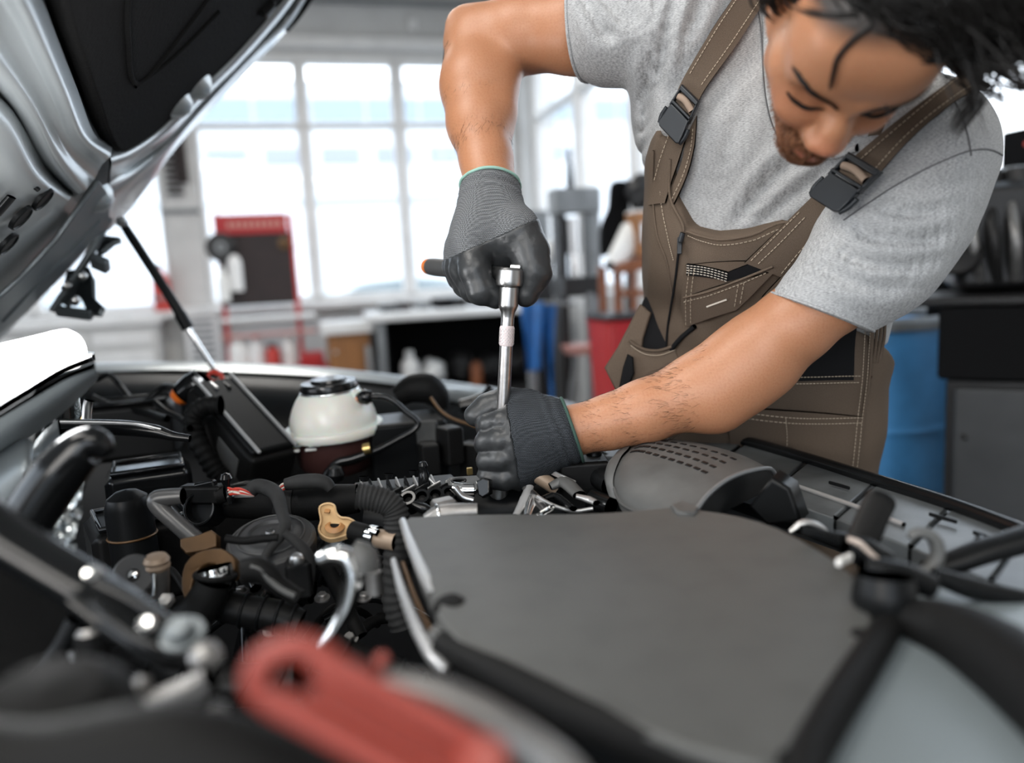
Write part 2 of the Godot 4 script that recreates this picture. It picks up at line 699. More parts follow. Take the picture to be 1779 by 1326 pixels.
func materials() -> void:
	var fine := noise_tex(0.05, 11, 3, true, 3.0)
	var blotch := noise_tex(0.012, 5, 4, false, 0, [[0.0, grey(0.93)], [0.5, grey(0.98)], [1.0, grey(1.0)]])
	var grime := noise_tex(0.006, 23, 6, false, 0, [[0.0, grey(0.7)], [0.45, grey(0.9)], [1.0, grey(1.0)]])
	var wear := noise_tex(0.006, 41, 6, false, 0, [[0.0, grey(0.8)], [0.5, grey(0.92)], [1.0, grey(1.0)]])

	tri(mat("wall_paint", Color(0.62, 0.61, 0.59), 0.85), 0.4).albedo_texture = blotch
	tri(mat("white_frame", Color(0.80, 0.785, 0.765), 0.45), 0.6).albedo_texture = blotch
	tri(mat("concrete", Color(0.22, 0.215, 0.2), 0.6), 0.7).albedo_texture = grime
	mat("ceiling_paint", Color(0.62, 0.61, 0.6), 0.9)
	var gl := mat("window_glass", Color(1, 1, 1), 0.02)
	gl.albedo_color.a = 0.06
	gl.transparency = BaseMaterial3D.TRANSPARENCY_ALPHA
	mat("facade", Color(0.82, 0.83, 0.84), 0.9)
	mat("facade_band", Color(0.36, 0.44, 0.50), 0.6)
	mat("facade_window", Color(0.36, 0.39, 0.44), 0.3)
	tri(mat("asphalt", Color(0.4, 0.4, 0.4), 0.9), 0.5).albedo_texture = grime
	mat("car_white", Color(0.7, 0.72, 0.73), 0.3)
	mat("car_dark", Color(0.08, 0.09, 0.1), 0.25)
	mat("car_glass", Color(0.28, 0.34, 0.36), 0.1)
	tri(mat("red_paint", Color(0.52, 0.018, 0.018), 0.45), 3.0).albedo_texture = wear
	tri(mat("brown_board", Color(0.020, 0.009, 0.008), 0.6), 2.0).albedo_texture = wear
	tri(mat("wood_orange", Color(0.36, 0.15, 0.045), 0.5), Vector3(6, 1.2, 6)).albedo_texture = wear
	tri(mat("wood_brown", Color(0.27, 0.085, 0.03), 0.45), Vector3(6, 1.2, 6)).albedo_texture = wear
	tri(mat("blue_plastic", Color(0.02, 0.16, 0.48), 0.45), 2.5).albedo_texture = wear
	tri(mat("blue_drum", Color(0.07, 0.29, 0.60), 0.5), 1.6).albedo_texture = wear
	mat("red_plastic", Color(0.50, 0.04, 0.028), 0.45)
	mat("handle_red", Color(0.25, 0.035, 0.022), 0.45)
	mat("red_sign", Color(0.36, 0.012, 0.014), 0.5)
	mat("red_bin", Color(0.42, 0.02, 0.022), 0.4)
	mat("white_plastic", Color(0.8, 0.79, 0.76), 0.4)
	mat("pink_plate", Color(0.5, 0.24, 0.2), 0.5)
	tri(mat("press_grey", Color(0.26, 0.27, 0.275), 0.5, 0.2), 2.0).albedo_texture = wear
	tri(mat("locker_grey", Color(0.048, 0.05, 0.052), 0.45), 2.0).albedo_texture = wear
	mat("cloth_black", Color(0.009, 0.009, 0.0095), 0.9, 0.0, 0.15)
	tri(mat("machine_dark", Color(0.022, 0.021, 0.021), 0.45, 0.3), 5.0).albedo_texture = wear
	mat("copper", Color(0.6, 0.27, 0.14), 0.35, 0.9)
	mat("brass", Color(0.62, 0.45, 0.18), 0.35, 0.9)

	var bp := tri(mat("black_plastic", Color(0.007, 0.007, 0.007), 0.45, 0.0, 0.3), 9.0)
	bp.normal_enabled = true; bp.normal_texture = fine; bp.normal_scale = 0.12
	mat("black_gloss", Color(0.006, 0.0065, 0.007), 0.16, 0.0, 0.42)
	mat("black_satin", Color(0.006, 0.0065, 0.007), 0.36, 0.0, 0.30)
	var rb := tri(mat("rubber", Color(0.0065, 0.0065, 0.0065), 0.6, 0.0, 0.25), 12.0)
	rb.normal_enabled = true; rb.normal_texture = fine; rb.normal_scale = 0.25
	tri(mat("tape", Color(0.028, 0.028, 0.028), 0.75, 0.0, 0.36), 14.0).albedo_texture = wear
	var cv := tri(mat("cover_grey", Color(0.074, 0.075, 0.072), 0.52), 5.0)
	cv.albedo_texture = noise_tex(0.008, 77, 4, false, 0, [[0.0, grey(0.92)], [0.5, grey(0.98)], [1.0, grey(1.0)]])
	cv.normal_enabled = true; cv.normal_texture = fine; cv.normal_scale = 0.08
	var pc := tri(mat("panel_grey", Color(0.10, 0.108, 0.112), 0.4), 6.0)
	pc.albedo_texture = wear
	var ab := tri(mat("airbox_grey", Color(0.095, 0.096, 0.094), 0.5), 8.0)
	ab.albedo_texture = wear
	ab.normal_enabled = true; ab.normal_texture = fine; ab.normal_scale = 0.1
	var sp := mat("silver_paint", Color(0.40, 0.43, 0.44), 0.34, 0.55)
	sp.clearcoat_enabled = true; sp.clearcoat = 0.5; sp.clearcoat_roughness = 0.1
	var bl := tri(mat("insulation", Color(0.008, 0.008, 0.008), 0.95, 0.0, 0.2), 6.0)
	bl.normal_enabled = true; bl.normal_texture = noise_tex(0.04, 8, 4, true, 5.0); bl.normal_scale = 0.4
	var ds := mat("dark_silver", Color(0.16, 0.18, 0.19), 0.4, 0.5)
	ds.clearcoat_enabled = true; ds.clearcoat = 0.3
	mat("silver_dark", Color(0.2, 0.21, 0.22), 0.35, 0.4)
	mat("airbox_dark", Color(0.045, 0.045, 0.046), 0.45)
	mat("grey_pipe", Color(0.09, 0.09, 0.09), 0.32, 0.3)
	mat("tan_cap", Color(0.34, 0.25, 0.18), 0.45, 0.3)
	mat("tan_pale", Color(0.55, 0.46, 0.4), 0.5)
	mat("panel_blue", Color(0.15, 0.175, 0.185), 0.4)
	mat("silver_edge", Color(0.5, 0.5, 0.5), 0.3, 0.6)
	mat("steel", Color(0.55, 0.55, 0.55), 0.3, 1.0)
	mat("tool_steel", Color(0.40, 0.395, 0.39), 0.3, 1.0)
	mat("knurl_pale", Color(0.62, 0.54, 0.54), 0.5)
	mat("chrome", Color(0.78, 0.78, 0.77), 0.12, 1.0)
	var bs := tri(mat("brushed_steel", Color(0.52, 0.5, 0.49), 0.28, 1.0), 20.0)
	bs.albedo_texture = wear
	tri(mat("cast_alloy", Color(0.36, 0.35, 0.34), 0.45, 0.85), 12.0).albedo_texture = wear
	tri(mat("rusty_bracket", Color(0.15, 0.08, 0.032), 0.4, 0.3), 14.0).albedo_texture = wear
	var fo := tri(mat("foil", Color(0.62, 0.66, 0.67), 0.26, 1.0), 16.0)
	fo.normal_enabled = true; fo.normal_texture = noise_tex(0.03, 3, 4, true, 6.0, [], 512, FastNoiseLite.TYPE_CELLULAR); fo.normal_scale = 0.5
	var tk := mat("tank_plastic", Color(0.74, 0.72, 0.66), 0.3)
	tk.subsurf_scatter_enabled = true; tk.subsurf_scatter_strength = 0.4
	mat("tank_lower", Color(0.05, 0.02, 0.018), 0.35)
	mat("cream_plastic", Color(0.70, 0.46, 0.23), 0.38)
	mat("cream_dark", Color(0.45, 0.22, 0.08), 0.45)
	mat("amber", Color(0.75, 0.16, 0.02), 0.2)
	mat("orange_plastic", Color(0.78, 0.20, 0.02), 0.35)
	mat("wire_red", Color(0.6, 0.05, 0.03), 0.45)
	mat("wire_white", Color(0.75, 0.68, 0.6), 0.45)
	var lt := mat("tube_glow", Color(0.9, 0.9, 0.9), 0.4)
	lt.emission_enabled = true; lt.emission = Color(1, 1, 1); lt.emission_energy_multiplier = 4.0
	var lp := mat("panel_glow", Color(0.9, 0.9, 0.9), 0.4)
	lp.emission_enabled = true; lp.emission = Color(1, 0.98, 0.95); lp.emission_energy_multiplier = 3.0
	mat("white_gloss", Color(0.72, 0.74, 0.75), 0.25)

	# person
	var sk := tri(mat("skin", Color(1, 1, 1), 0.45), 26.0)
	sk.vertex_color_use_as_albedo = true
	sk.albedo_texture = noise_tex(0.02, 61, 4, false, 0, [[0.0, Color(0.93, 0.87, 0.84)], [0.5, Color(0.98, 0.97, 0.96)], [1.0, Color(1, 1, 1)]])
	sk.subsurf_scatter_enabled = true; sk.subsurf_scatter_strength = 0.12
	sk.normal_enabled = true; sk.normal_texture = noise_tex(0.12, 19, 3, true, 3.0); sk.normal_scale = 0.22
	var hr := mat("hair", Color(0.008, 0.007, 0.0065), 0.45)
	hr.metallic_specular = 0.4
	mat("arm_hair", Color(0.035, 0.018, 0.01), 0.6)
	mat("beard_hair", Color(0.15, 0.055, 0.02), 0.6)
	var ts := tri(mat("tshirt_grey", Color(0.60, 0.605, 0.61), 0.92, 0.0, 0.2), Vector3(9, 42, 9))
	ts.albedo_texture = noise_tex(0.05, 31, 3, false, 0, [[0.0, grey(0.55)], [0.42, grey(0.80)], [0.75, grey(0.97)], [1.0, grey(1.0)]])
	ts.rim_enabled = true; ts.rim = 0.3
	ts.normal_enabled = true; ts.normal_texture = noise_tex(0.09, 33, 2, true, 3.0); ts.normal_scale = 0.2
	var ov := tri(mat("canvas_brown", Color(0.158, 0.118, 0.088), 0.85, 0.0, 0.25), 30.0)
	ov.albedo_texture = noise_tex(0.05, 35, 4, false, 0, [[0.0, grey(0.72)], [0.5, grey(0.92)], [1.0, grey(1.0)]])
	ov.normal_enabled = true; ov.normal_texture = noise_tex(0.1, 36, 2, true, 4.0); ov.normal_scale = 0.3
	mat("canvas_dark", Color(0.06, 0.035, 0.026), 0.85, 0.0, 0.25)
	mat("canvas_black", Color(0.013, 0.013, 0.014), 0.9, 0.0, 0.2)
	mat("thread", Color(0.50, 0.41, 0.31), 0.8)
	mat("buckle", Color(0.016, 0.019, 0.023), 0.38)
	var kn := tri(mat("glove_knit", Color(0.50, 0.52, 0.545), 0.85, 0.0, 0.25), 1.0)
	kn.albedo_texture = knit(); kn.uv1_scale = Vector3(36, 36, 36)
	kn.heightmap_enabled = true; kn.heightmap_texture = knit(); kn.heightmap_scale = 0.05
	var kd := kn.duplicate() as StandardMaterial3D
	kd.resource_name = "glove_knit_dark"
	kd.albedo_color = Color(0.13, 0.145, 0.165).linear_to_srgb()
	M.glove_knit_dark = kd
	var ni := tri(mat("glove_coat", Color(0.030, 0.032, 0.034), 0.4), 14.0)
	ni.normal_enabled = true; ni.normal_texture = noise_tex(0.05, 51, 4, true, 3.0); ni.normal_scale = 0.25
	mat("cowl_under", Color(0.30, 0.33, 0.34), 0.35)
	mat("hem_green", Color(0.03, 0.07, 0.055), 0.8)
	mat("handle_grey", Color(0.06, 0.06, 0.06), 0.5)
	mat("thread_dark", Color(0.14, 0.14, 0.145), 0.8)
	mat("thread_pale", Color(0.62, 0.56, 0.48), 0.8)
	mat("canvas_light", Color(0.34, 0.25, 0.19), 0.8)
	mat("hem_mint", Color(0.30, 0.50, 0.43), 0.8)

func knit() -> ImageTexture:
	if M.has("knit_image"):
		return M.knit_image
	var im := Image.create(256, 256, false, Image.FORMAT_RGB8)
	for y in 256:
		for x in 256:
			var u := fposmod(x / 16.0 + (0.5 if (y / 16) % 2 else 0.0), 1.0) - 0.5
			var w := fposmod(y / 16.0, 1.0) - 0.5
			var k := clampf(1.15 - 1.7 * sqrt(u * u + w * w), 0.25, 1.0)
			im.set_pixel(x, y, grey(k))
	M.knit_image = ImageTexture.create_from_image(im)
	return M.knit_image


func _ready() -> void:
	seed(7)
	# camera
	var cam := Camera3D.new()
	cam.name = "camera"
	add_child(cam)
	cam.transform = Transform3D(Basis(V(0.9986,-0.0518,0.0073), V(0.0523,0.9888,-0.1395), -V(0,-0.1397,-0.9902)), V(0,1.2,0))
	cam.near = 0.05
	cam.far = 200.0
	var lens := CameraAttributesPhysical.new()
	lens.frustum_focal_length = 24.7602
	lens.frustum_focus_distance = 0.94
	lens.exposure_aperture = 1.75
	lens.exposure_multiplier = 1.0
	cam.attributes = lens
	# sky and exposure
	var we := WorldEnvironment.new()
	we.name = "environment"
	var env := Environment.new()
	env.background_mode = Environment.BG_SKY
	var sky := Sky.new()
	var sm := ProceduralSkyMaterial.new()
	sm.sky_top_color = Color(0.80, 0.86, 0.92)
	sm.sky_horizon_color = Color(0.97, 0.98, 1.0)
	sm.ground_bottom_color = Color(0.45, 0.45, 0.45)
	sm.ground_horizon_color = Color(0.8, 0.8, 0.8)
	sm.sky_energy_multiplier = 2.0
	sm.ground_energy_multiplier = 0.9
	sky.sky_material = sm
	env.sky = sky
	env.tonemap_mode = Environment.TONE_MAPPER_LINEAR
	env.tonemap_exposure = 1.0
	env.sdfgi_enabled = true
	env.ssao_enabled = true
	env.ssil_enabled = true
	we.environment = env
	add_child(we)
	materials()
	# unseen ceiling lamps: glowing panel and a light of the same size just below it
	ceiling_lamp(Vector3(-1.5, 3.3, -0.3), Vector2(1.5, 1.0), 4.4, "long white ceiling lamp panel over the opened car")
	ceiling_lamp(Vector3(0.3, 3.3, 1.4), Vector2(1.5, 1.0), 2.5, "long white ceiling lamp panel behind the opened car")
	ceiling_lamp(Vector3(-1.2, 3.9, -4.6), Vector2(1.6, 0.5), 5.0, "long white ceiling lamp panel added out of view to brighten the window wall")  # unseen panel put in to brighten the window wall
	added_fill_lamp(Vector3(-0.82, 1.62, 0.9), Vector3(0.45, 1.2, -0.9), 1.05)
	room()
	outside()
	background()
	car()
	engine()
	person()

func ceiling_lamp(at: Vector3, size: Vector2, energy: float, label: String) -> void:
	var t := thing("ceiling_lamp", label, "lamp", at)
	put("housing", G.new().box(Transform3D(Basis(), at + Vector3(0, 0.05, 0)), Vector3(size.x + 0.06, 0.08, size.y + 0.06), 0.01), M.white_frame, t)
	put("diffuser", G.new().box(Transform3D(Basis(), at), Vector3(size.x, 0.02, size.y), 0.004), M.panel_glow, t)
	var top := maxf(4.02 - at.y - 0.09, 0.02)
	for s in [-1, 1]:
		put("hanger", G.new().tube([at + Vector3(s * size.x * 0.4, 0.08, 0), at + Vector3(s * size.x * 0.4, 0.09 + top, 0)], 0.008, 8, 1), M.steel, t)
	var l := AreaLight3D.new()
	l.name = "lamp_light"
	l.area_size = size
	l.light_energy = energy
	l.light_color = Color(1.0, 0.985, 0.96)
	l.area_range = 20.0
	l.area_attenuation = 2.0
	l.shadow_enabled = true
	add_child(l, true)
	l.transform = Transform3D(Basis(Vector3.RIGHT, -PI / 2), at - Vector3(0, 0.02, 0))

# added fill lamp behind the camera, put in to brighten face and shirt
func added_fill_lamp(at: Vector3, aim: Vector3, energy: float) -> void:
	var t := thing("added_fill_lamp", "added unseen square fill lamp on a tripod, put in to brighten the man", "lamp", Vector3(at.x, 0, at.z))
	var b := Basis.looking_at(aim - at, Vector3.UP)
	put("housing", G.new().box(Transform3D(b, at + b.z * 0.06), Vector3(0.76, 0.76, 0.08), 0.02), M.black_plastic, t)
	put("diffuser", G.new().box(Transform3D(b, at + b.z * 0.01), Vector3(0.72, 0.72, 0.016), 0.004), M.panel_glow, t)
	put("pole", G.new().tube([at + b.z * 0.11, Vector3(at.x, at.y - 0.1, at.z) + b.z * 0.14, Vector3(at.x, 0.5, at.z) + b.z * 0.14], 0.016, 12, 2), M.black_satin, t)
	for k in 3:
		var d := Vector3(cos(TAU * k / 3.0), 0, sin(TAU * k / 3.0)) * 0.32
		put("leg", G.new().tube([Vector3(at.x, 0.52, at.z) + b.z * 0.14, Vector3(at.x, 0.01, at.z) + b.z * 0.14 + d], 0.012, 10, 1), M.black_satin, t)
	var l := AreaLight3D.new()
	l.name = "added_fill_light"
	l.area_size = Vector2(0.72, 0.72)
	l.light_energy = energy
	l.light_color = Color(1.0, 0.985, 0.965)
	l.area_range = 20.0
	l.area_attenuation = 2.0
	l.shadow_enabled = true
	add_child(l, true)
	l.transform = Transform3D(b, at - b.z * 0.02)


# ---------------------------------------------------------------- the workshop
var RB := Basis(V(0.9673,0,-0.2538), Vector3.UP, V(0.2538,0,0.9673))
var CORNER := V(0.1935,0,-8.0862)

# a point of the room: a to the left of the far corner, h up, b out from the window wall
func rm(a: float, h: float, b: float) -> Vector3:
	return CORNER + RB * Vector3(-a, h, b)

# a room-aligned box between two such points
func rbox(g: G, a0: float, a1: float, h0: float, h1: float, b0: float, b1: float, bevel := 0.006) -> G:
	return g.box(Transform3D(RB, rm((a0 + a1) * 0.5, (h0 + h1) * 0.5, (b0 + b1) * 0.5)), Vector3(absf(a1 - a0), absf(h1 - h0), absf(b1 - b0)), bevel)

# a box whose front face spans two points of a plane parallel to the window wall
func face_box(g: G, p: Vector3, q: Vector3, deep: float, bevel := 0.006) -> G:
	var d := RB.inverse() * (q - p)
	var mid := (p + q) * 0.5 - RB.z * deep * 0.5
	return g.box(Transform3D(RB, mid), Vector3(absf(d.x), absf(d.y), deep), bevel)

func room() -> void:
	struct("floor", rbox(G.new(), -0.3, 8.3, -0.2, 0, -0.3, 12.3), M.concrete)
	struct("ceiling", rbox(G.new(), -0.3, 8.3, 4.02, 4.25, -0.3, 12.3), M.ceiling_paint)
	var wb := G.new()
	rbox(wb, -0.25, 8.25, 0, 0.98, -0.25, 0)
	rbox(wb, -0.25, 8.25, 3.28, 4.02, -0.25, 0)
	rbox(wb, 3.04, 3.34, 0.98, 3.28, -0.25, 0.02)
	rbox(wb, 5.75, 8.25, 0.98, 3.28, -0.25, 0)
	rbox(wb, -0.25, 0.02, 0.98, 3.28, -0.25, 0)
	struct("wall_back", wb, M.wall_paint)
	var wr := G.new()
	rbox(wr, -0.25, 0, 0, 0.98, 0.0, 12.0)
	rbox(wr, -0.25, 0, 3.28, 4.02, 0.0, 12.0)
	rbox(wr, -0.25, 0, 0.98, 3.28, 0.0, 0.40)
	rbox(wr, -0.25, 0, 0.98, 3.28, 6.4, 12.0)
	struct("wall_right", wr, M.wall_paint)
	var wl := G.new()
	rbox(wl, 8.0, 8.25, 0, 0.98, 0, 12.0)
	rbox(wl, 8.0, 8.25, 3.4, 4.02, 0, 12.0)
	rbox(wl, 8.0, 8.25, 0.98, 3.4, 0, 3.0)
	rbox(wl, 8.0, 8.25, 0.98, 3.4, 11.0, 12.0)
	struct("wall_left", wl, M.wall_paint)
	var wf := G.new()
	rbox(wf, -0.25, 2.0, 0, 4.02, 12.0, 12.25)
	rbox(wf, 6.0, 8.25, 0, 4.02, 12.0, 12.25)
	rbox(wf, 2.0, 6.0, 3.4, 4.02, 12.0, 12.25)
	struct("wall_front", wf, M.wall_paint)
	# lintel beam and the pipe along it
	var tr := rbox(G.new(), 0, 8.0, 3.30, 3.41, 0, 0.09, 0.02)
	struct("trim_1", tr, M.white_frame)
	struct("trim_2", rbox(G.new(), 0, 8.0, 3.86, 4.02, 0, 0.30, 0.01), M.white_frame)
	tag(put("conduit_pipe", G.new().tube([rm(0.1, 3.72, 0.05), rm(6.0, 3.72, 0.05)], 0.025, 10, 1), M.press_grey), "thin grey conduit pipe running along the wall above the windows", "pipe")
	tag(put("junction_box", rbox(G.new(), 0.95, 1.03, 3.48, 3.58, 0, 0.05), M.white_frame), "small pale junction box high on the wall above the middle window", "box")
	window("window_1", [0.02, 1.17, 2.065, 3.04], 1.0, 3.24, 2.63, true)
	window("window_2", [3.34, 4.5, 5.75], 1.0, 3.24, 2.63, true)
	window("window_3", [0.40, 1.57, 2.66, 3.9, 5.15, 6.4], 1.0, 3.24, 2.60, false)
	struct("trim_3", rbox(G.new(), 0.0, 5.8, 0.94, 1.0, -0.02, 0.24, 0.015), M.white_frame)

# glazed opening: upright posts at the given places, a transom, one pane in each field
func window(called: String, posts: Array, h0: float, h1: float, ht: float, back: bool) -> void:
	var o := Node3D.new()
	o.name = called
	add_child(o)
	o.set_meta("kind", "structure")
	var bx := func(g: G, s0: float, s1: float, y0: float, y1: float, dep: float, bev: float) -> G:
		return rbox(g, s0, s1, y0, y1, -0.12 - dep, -0.02 + dep * 0.0, bev) if back else rbox(g, -0.02, -0.12 - dep, y0, y1, s0, s1, bev)
	var n := posts.size()
	for i in n:
		var w := 0.062 if i > 0 and i < n - 1 else 0.045
		put("mullion", bx.call(G.new(), posts[i] - (0.0 if i == 0 else w), posts[i] + (0.0 if i == n - 1 else w), h0, h1, 0.06, 0.02), M.white_frame, o)
	for y in [[h0, h0 + 0.06], [ht - 0.022, ht + 0.022], [h1 - 0.05, h1 + 0.04]]:
		put("rail", bx.call(G.new(), posts[0], posts[n - 1], y[0], y[1], 0.03, 0.008), M.white_frame, o)
	for i in n - 1:
		for y in [[h0 + 0.05, ht - 0.02], [ht + 0.02, h1 - 0.04]]:
			var g := rbox(G.new(), posts[i] + 0.02, posts[i + 1] - 0.02, y[0], y[1], -0.09, -0.082, 0.0005) if back else rbox(G.new(), -0.09, -0.082, y[0], y[1], posts[i] + 0.02, posts[i + 1] - 0.02, 0.0005)
			put("pane", g, M.window_glass, o)

func outside() -> void:
	struct("ground_outside", rbox(G.new(), -30, 40, -0.35, -0.21, -60, 40), M.asphalt)
	var b := thing("building", "long pale building with a blue window band across the street outside", "building", rm(3, -0.21, -24))
	var g := face_box(G.new(), V(-21.9222,8.2087,-25.0287), V(15.7228,-0.8721,-34.9047), 6.0, 0.02)
	put("wall", g, M.facade, b)
	for i in 14:
		put("upper_pane", rbox(G.new(), 14.9 - i * 1.95, 13.05 - i * 1.95, 6.8, 7.6, -22.02, -21.94, 0.01), M.facade_band, b)
	for i in 12:
		put("window", rbox(G.new(), 14.7 - i * 1.95, 13.3 - i * 1.95, 5.3, 5.9, -22.02, -21.93, 0.01), M.facade_window, b)
	put("ledge", rbox(G.new(), 22, -6, 3.95, 4.1, -22, -21.85, 0.01), M.facade_band, b)
	parked_car(rm(1.25, -0.21, -3.4), 0.06, M.car_white, "white car parked outside the middle window", "")
	parked_car(rm(5.1, -0.21, -1.5), PI - 0.15, M.car_dark, "dark car parked outside the left window behind the raised hood", "")

func parked_car(at: Vector3, turn: float, paint: Material, label: String, group: String) -> void:
	var t := thing("car", label, "car", at, group)
	var bs := RB * Basis(Vector3.UP, turn)
	var side := func(list: Array, z: float) -> Array:
		var out := []
		for q in list:
			out.append(at + bs * Vector3(q.x, q.y, z))
		return out
	var body := [Vector2(-2.1, 0.32), Vector2(-2.15, 0.62), Vector2(-2.0, 0.86), Vector2(-1.1, 0.98), Vector2(1.3, 1.0), Vector2(2.0, 0.95), Vector2(2.1, 0.6), Vector2(2.05, 0.3)]
	put("body", G.new().plate(side.call(body, -0.85), bs * Vector3(0, 0, 1.7), 0.08, 3), paint, t)
	var cab := [Vector2(-1.05, 0.95), Vector2(-0.35, 1.36), Vector2(0.1, 1.44), Vector2(0.9, 1.42), Vector2(1.75, 0.97)]
	put("roof", G.new().plate(side.call(cab, -0.72), bs * Vector3(0, 0, 1.44), 0.1, 2), paint, t)
	for s in [-1, 1]:
		for w in [[Vector2(-0.8, 1.0), Vector2(-0.28, 1.31), Vector2(0.3, 1.36), Vector2(0.3, 1.0)], [Vector2(0.36, 1.0), Vector2(0.36, 1.36), Vector2(0.85, 1.33), Vector2(1.4, 1.0)]]:
			put("side_window", G.new().plate(side.call(w, s * 0.715), bs * Vector3(0, 0, s * 0.02), 0.005), M.car_glass, t)
	put("windscreen", G.new().plate([at + bs * Vector3(-1.04, 0.985, -0.6), at + bs * Vector3(-1.04, 0.985, 0.6), at + bs * Vector3(-0.36, 1.375, 0.55), at + bs * Vector3(-0.36, 1.375, -0.55)], bs * Vector3(-0.03, 0.03, 0), 0.005), M.car_glass, t)
	for x in [-1.35, 1.35]:
		for s in [-1, 1]:
			put("wheel", G.new().lathe([Vector2(0.02, -0.1), Vector2(0.29, -0.1), Vector2(0.31, -0.06), Vector2(0.31, 0.06), Vector2(0.29, 0.1), Vector2(0.2, 0.1), Vector2(0.17, 0.06), Vector2(0.02, 0.07)], Kit.frame(at + bs * Vector3(x, 0.31, s * 0.76), bs * Vector3(0, 0, s)), 24), M.rubber, t)

# ---------------------------------------------------------------- things along the walls
func background() -> void:
	# pillar details
	var v := thing("wall_vent", "brown slatted vent high on the grey pillar beside the windows", "vent", V(-2.87,2.135,-7.2308))
	put("frame", face_box(G.new(), V(-2.893,2.6005,-7.2144), V(-2.7931,2.1221,-7.2407), 0.05), M.brown_board, v)
	for i in 9:
		var y := 2.02 + i * 0.055
		put("slat", rbox(G.new(), 3.15, 3.29, y, y + 0.03, 0.05, 0.085, 0.004), M.brown_board, v)
	tag(put("pillar_strap", rbox(G.new(), 3.04, 3.36, 1.86, 1.90, 0.02, 0.06), M.press_grey), "grey metal strap round the pillar beside the raised hood", "strap")
	var ex := thing("fire_extinguisher", "red fire extinguisher hanging at the pillar behind the gas strut", "extinguisher", rm(3.42, 0.93, 0.12))
	put("cylinder", G.new().lathe([Vector2(0, 0.93), Vector2(0.07, 0.94), Vector2(0.075, 0.98), Vector2(0.075, 1.27), Vector2(0.05, 1.33), Vector2(0.025, 1.35), Vector2(0.025, 1.38), Vector2(0, 1.38)], Transform3D(RB, rm(3.42, 0, 0.12)), 20), M.red_plastic, ex)
	put("valve", G.new().box(Transform3D(RB, rm(3.42, 1.40, 0.14)), Vector3(0.04, 0.05, 0.1), 0.01), M.cloth_black, ex)
	put("bracket", rbox(G.new(), 3.345, 3.50, 1.1, 1.13, 0.0, 0.2), M.press_grey, ex)
	# heater cabinet under the left window and the slatted radiator
	var hc := thing("heater_cabinet", "long pale heater cabinet under the left window", "heater", rm(4.5, 0, 0.3))
	put("body", rbox(G.new(), 3.45, 5.6, 0.0, 0.9, 0.02, 0.34, 0.02), M.wall_paint, hc)
	put("top", rbox(G.new(), 3.42, 5.63, 0.9, 0.94, 0.0, 0.40, 0.012), M.white_frame, hc)
	for i in 4:
		put("panel", rbox(G.new(), 3.5 + i * 0.52, 3.98 + i * 0.52, 0.42, 0.68, 0.34, 0.365, 0.01), M.white_frame, hc)
		put("lower_panel", rbox(G.new(), 3.5 + i * 0.52, 3.98 + i * 0.52, 0.08, 0.36, 0.34, 0.365, 0.01), M.white_frame, hc)
		put("upper_panel", rbox(G.new(), 3.5 + i * 0.52, 3.98 + i * 0.52, 0.73, 0.85, 0.34, 0.365, 0.01), M.white_frame, hc)
	var rd := thing("radiator", "white slatted radiator standing at the foot of the pillar", "radiator", rm(3.15, 0, 0.2))
	put("frame", rbox(G.new(), 2.96, 3.26, 0.0, 1.02, 0.06, 0.2, 0.012), M.white_frame, rd)
	for i in 13:
		put("slat", rbox(G.new(), 3.01, 3.21, 0.18 + i * 0.058, 0.205 + i * 0.058, 0.2, 0.225, 0.004), M.press_grey, rd)
	tool_stand()
	# brown cabinet and workbench under the middle window
	var cb := thing("small_cabinet", "small orange wooden cabinet with a white top beside the workbench", "cabinet", V(-1.3272,0.3896,-6.3432))
	put("body", face_box(G.new(), V(-1.4585,0.7926,-6.3088), V(-1.1743,-0.1533,-6.3834), 0.4, 0.01), M.wood_orange, cb)
	put("door", face_box(G.new(), V(-1.4426,0.6637,-6.2923), V(-1.1897,-0.0986,-6.3587), 0.02, 0.006), M.wood_orange, cb)
	put("drawer", face_box(G.new(), V(-1.4338,0.774,-6.2946), V(-1.1342,0.6537,-6.3732), 0.02, 0.006), M.wood_orange, cb)
	put("knob", G.new().lathe([Vector2(0, 0.03), Vector2(0.012, 0.028), Vector2(0.014, 0.015), Vector2(0.008, 0)], Kit.frame(V(-1.4021,0.6234,-6.3029), RB.z), 14), M.steel, cb)
	put("top", face_box(G.new(), V(-1.4916,0.8591,-6.2381), V(-1.0791,0.7652,-6.3463), 0.46, 0.01), M.white_frame, cb)
	var wb := thing("workbench", "white-topped workbench with dark clutter under the middle window", "workbench", rm(1.1, 0, 1.2))
	put("tabletop", rbox(G.new(), 0.12, 1.72, 0.855, 0.915, 0.75, 1.62, 0.012), M.white_frame, wb)
	for a in [0.2, 1.62]:
		for b2 in [0.82, 1.54]:
			put("leg", rbox(G.new(), a, a + 0.06, 0, 0.855, b2, b2 + 0.06, 0.006), M.press_grey, wb)
	put("shelf", rbox(G.new(), 0.2, 1.66, 0.2, 0.24, 0.8, 1.56, 0.006), M.machine_dark, wb)
	put("back_panel", rbox(G.new(), 0.2, 1.66, 0.24, 0.85, 0.78, 0.80, 0.004), M.cloth_black, wb)
	put("side_panel", rbox(G.new(), 1.58, 1.60, 0.24, 0.85, 0.80, 1.5, 0.004), M.cloth_black, wb)
	var rng := RandomNumberGenerator.new()
	rng.seed = 4
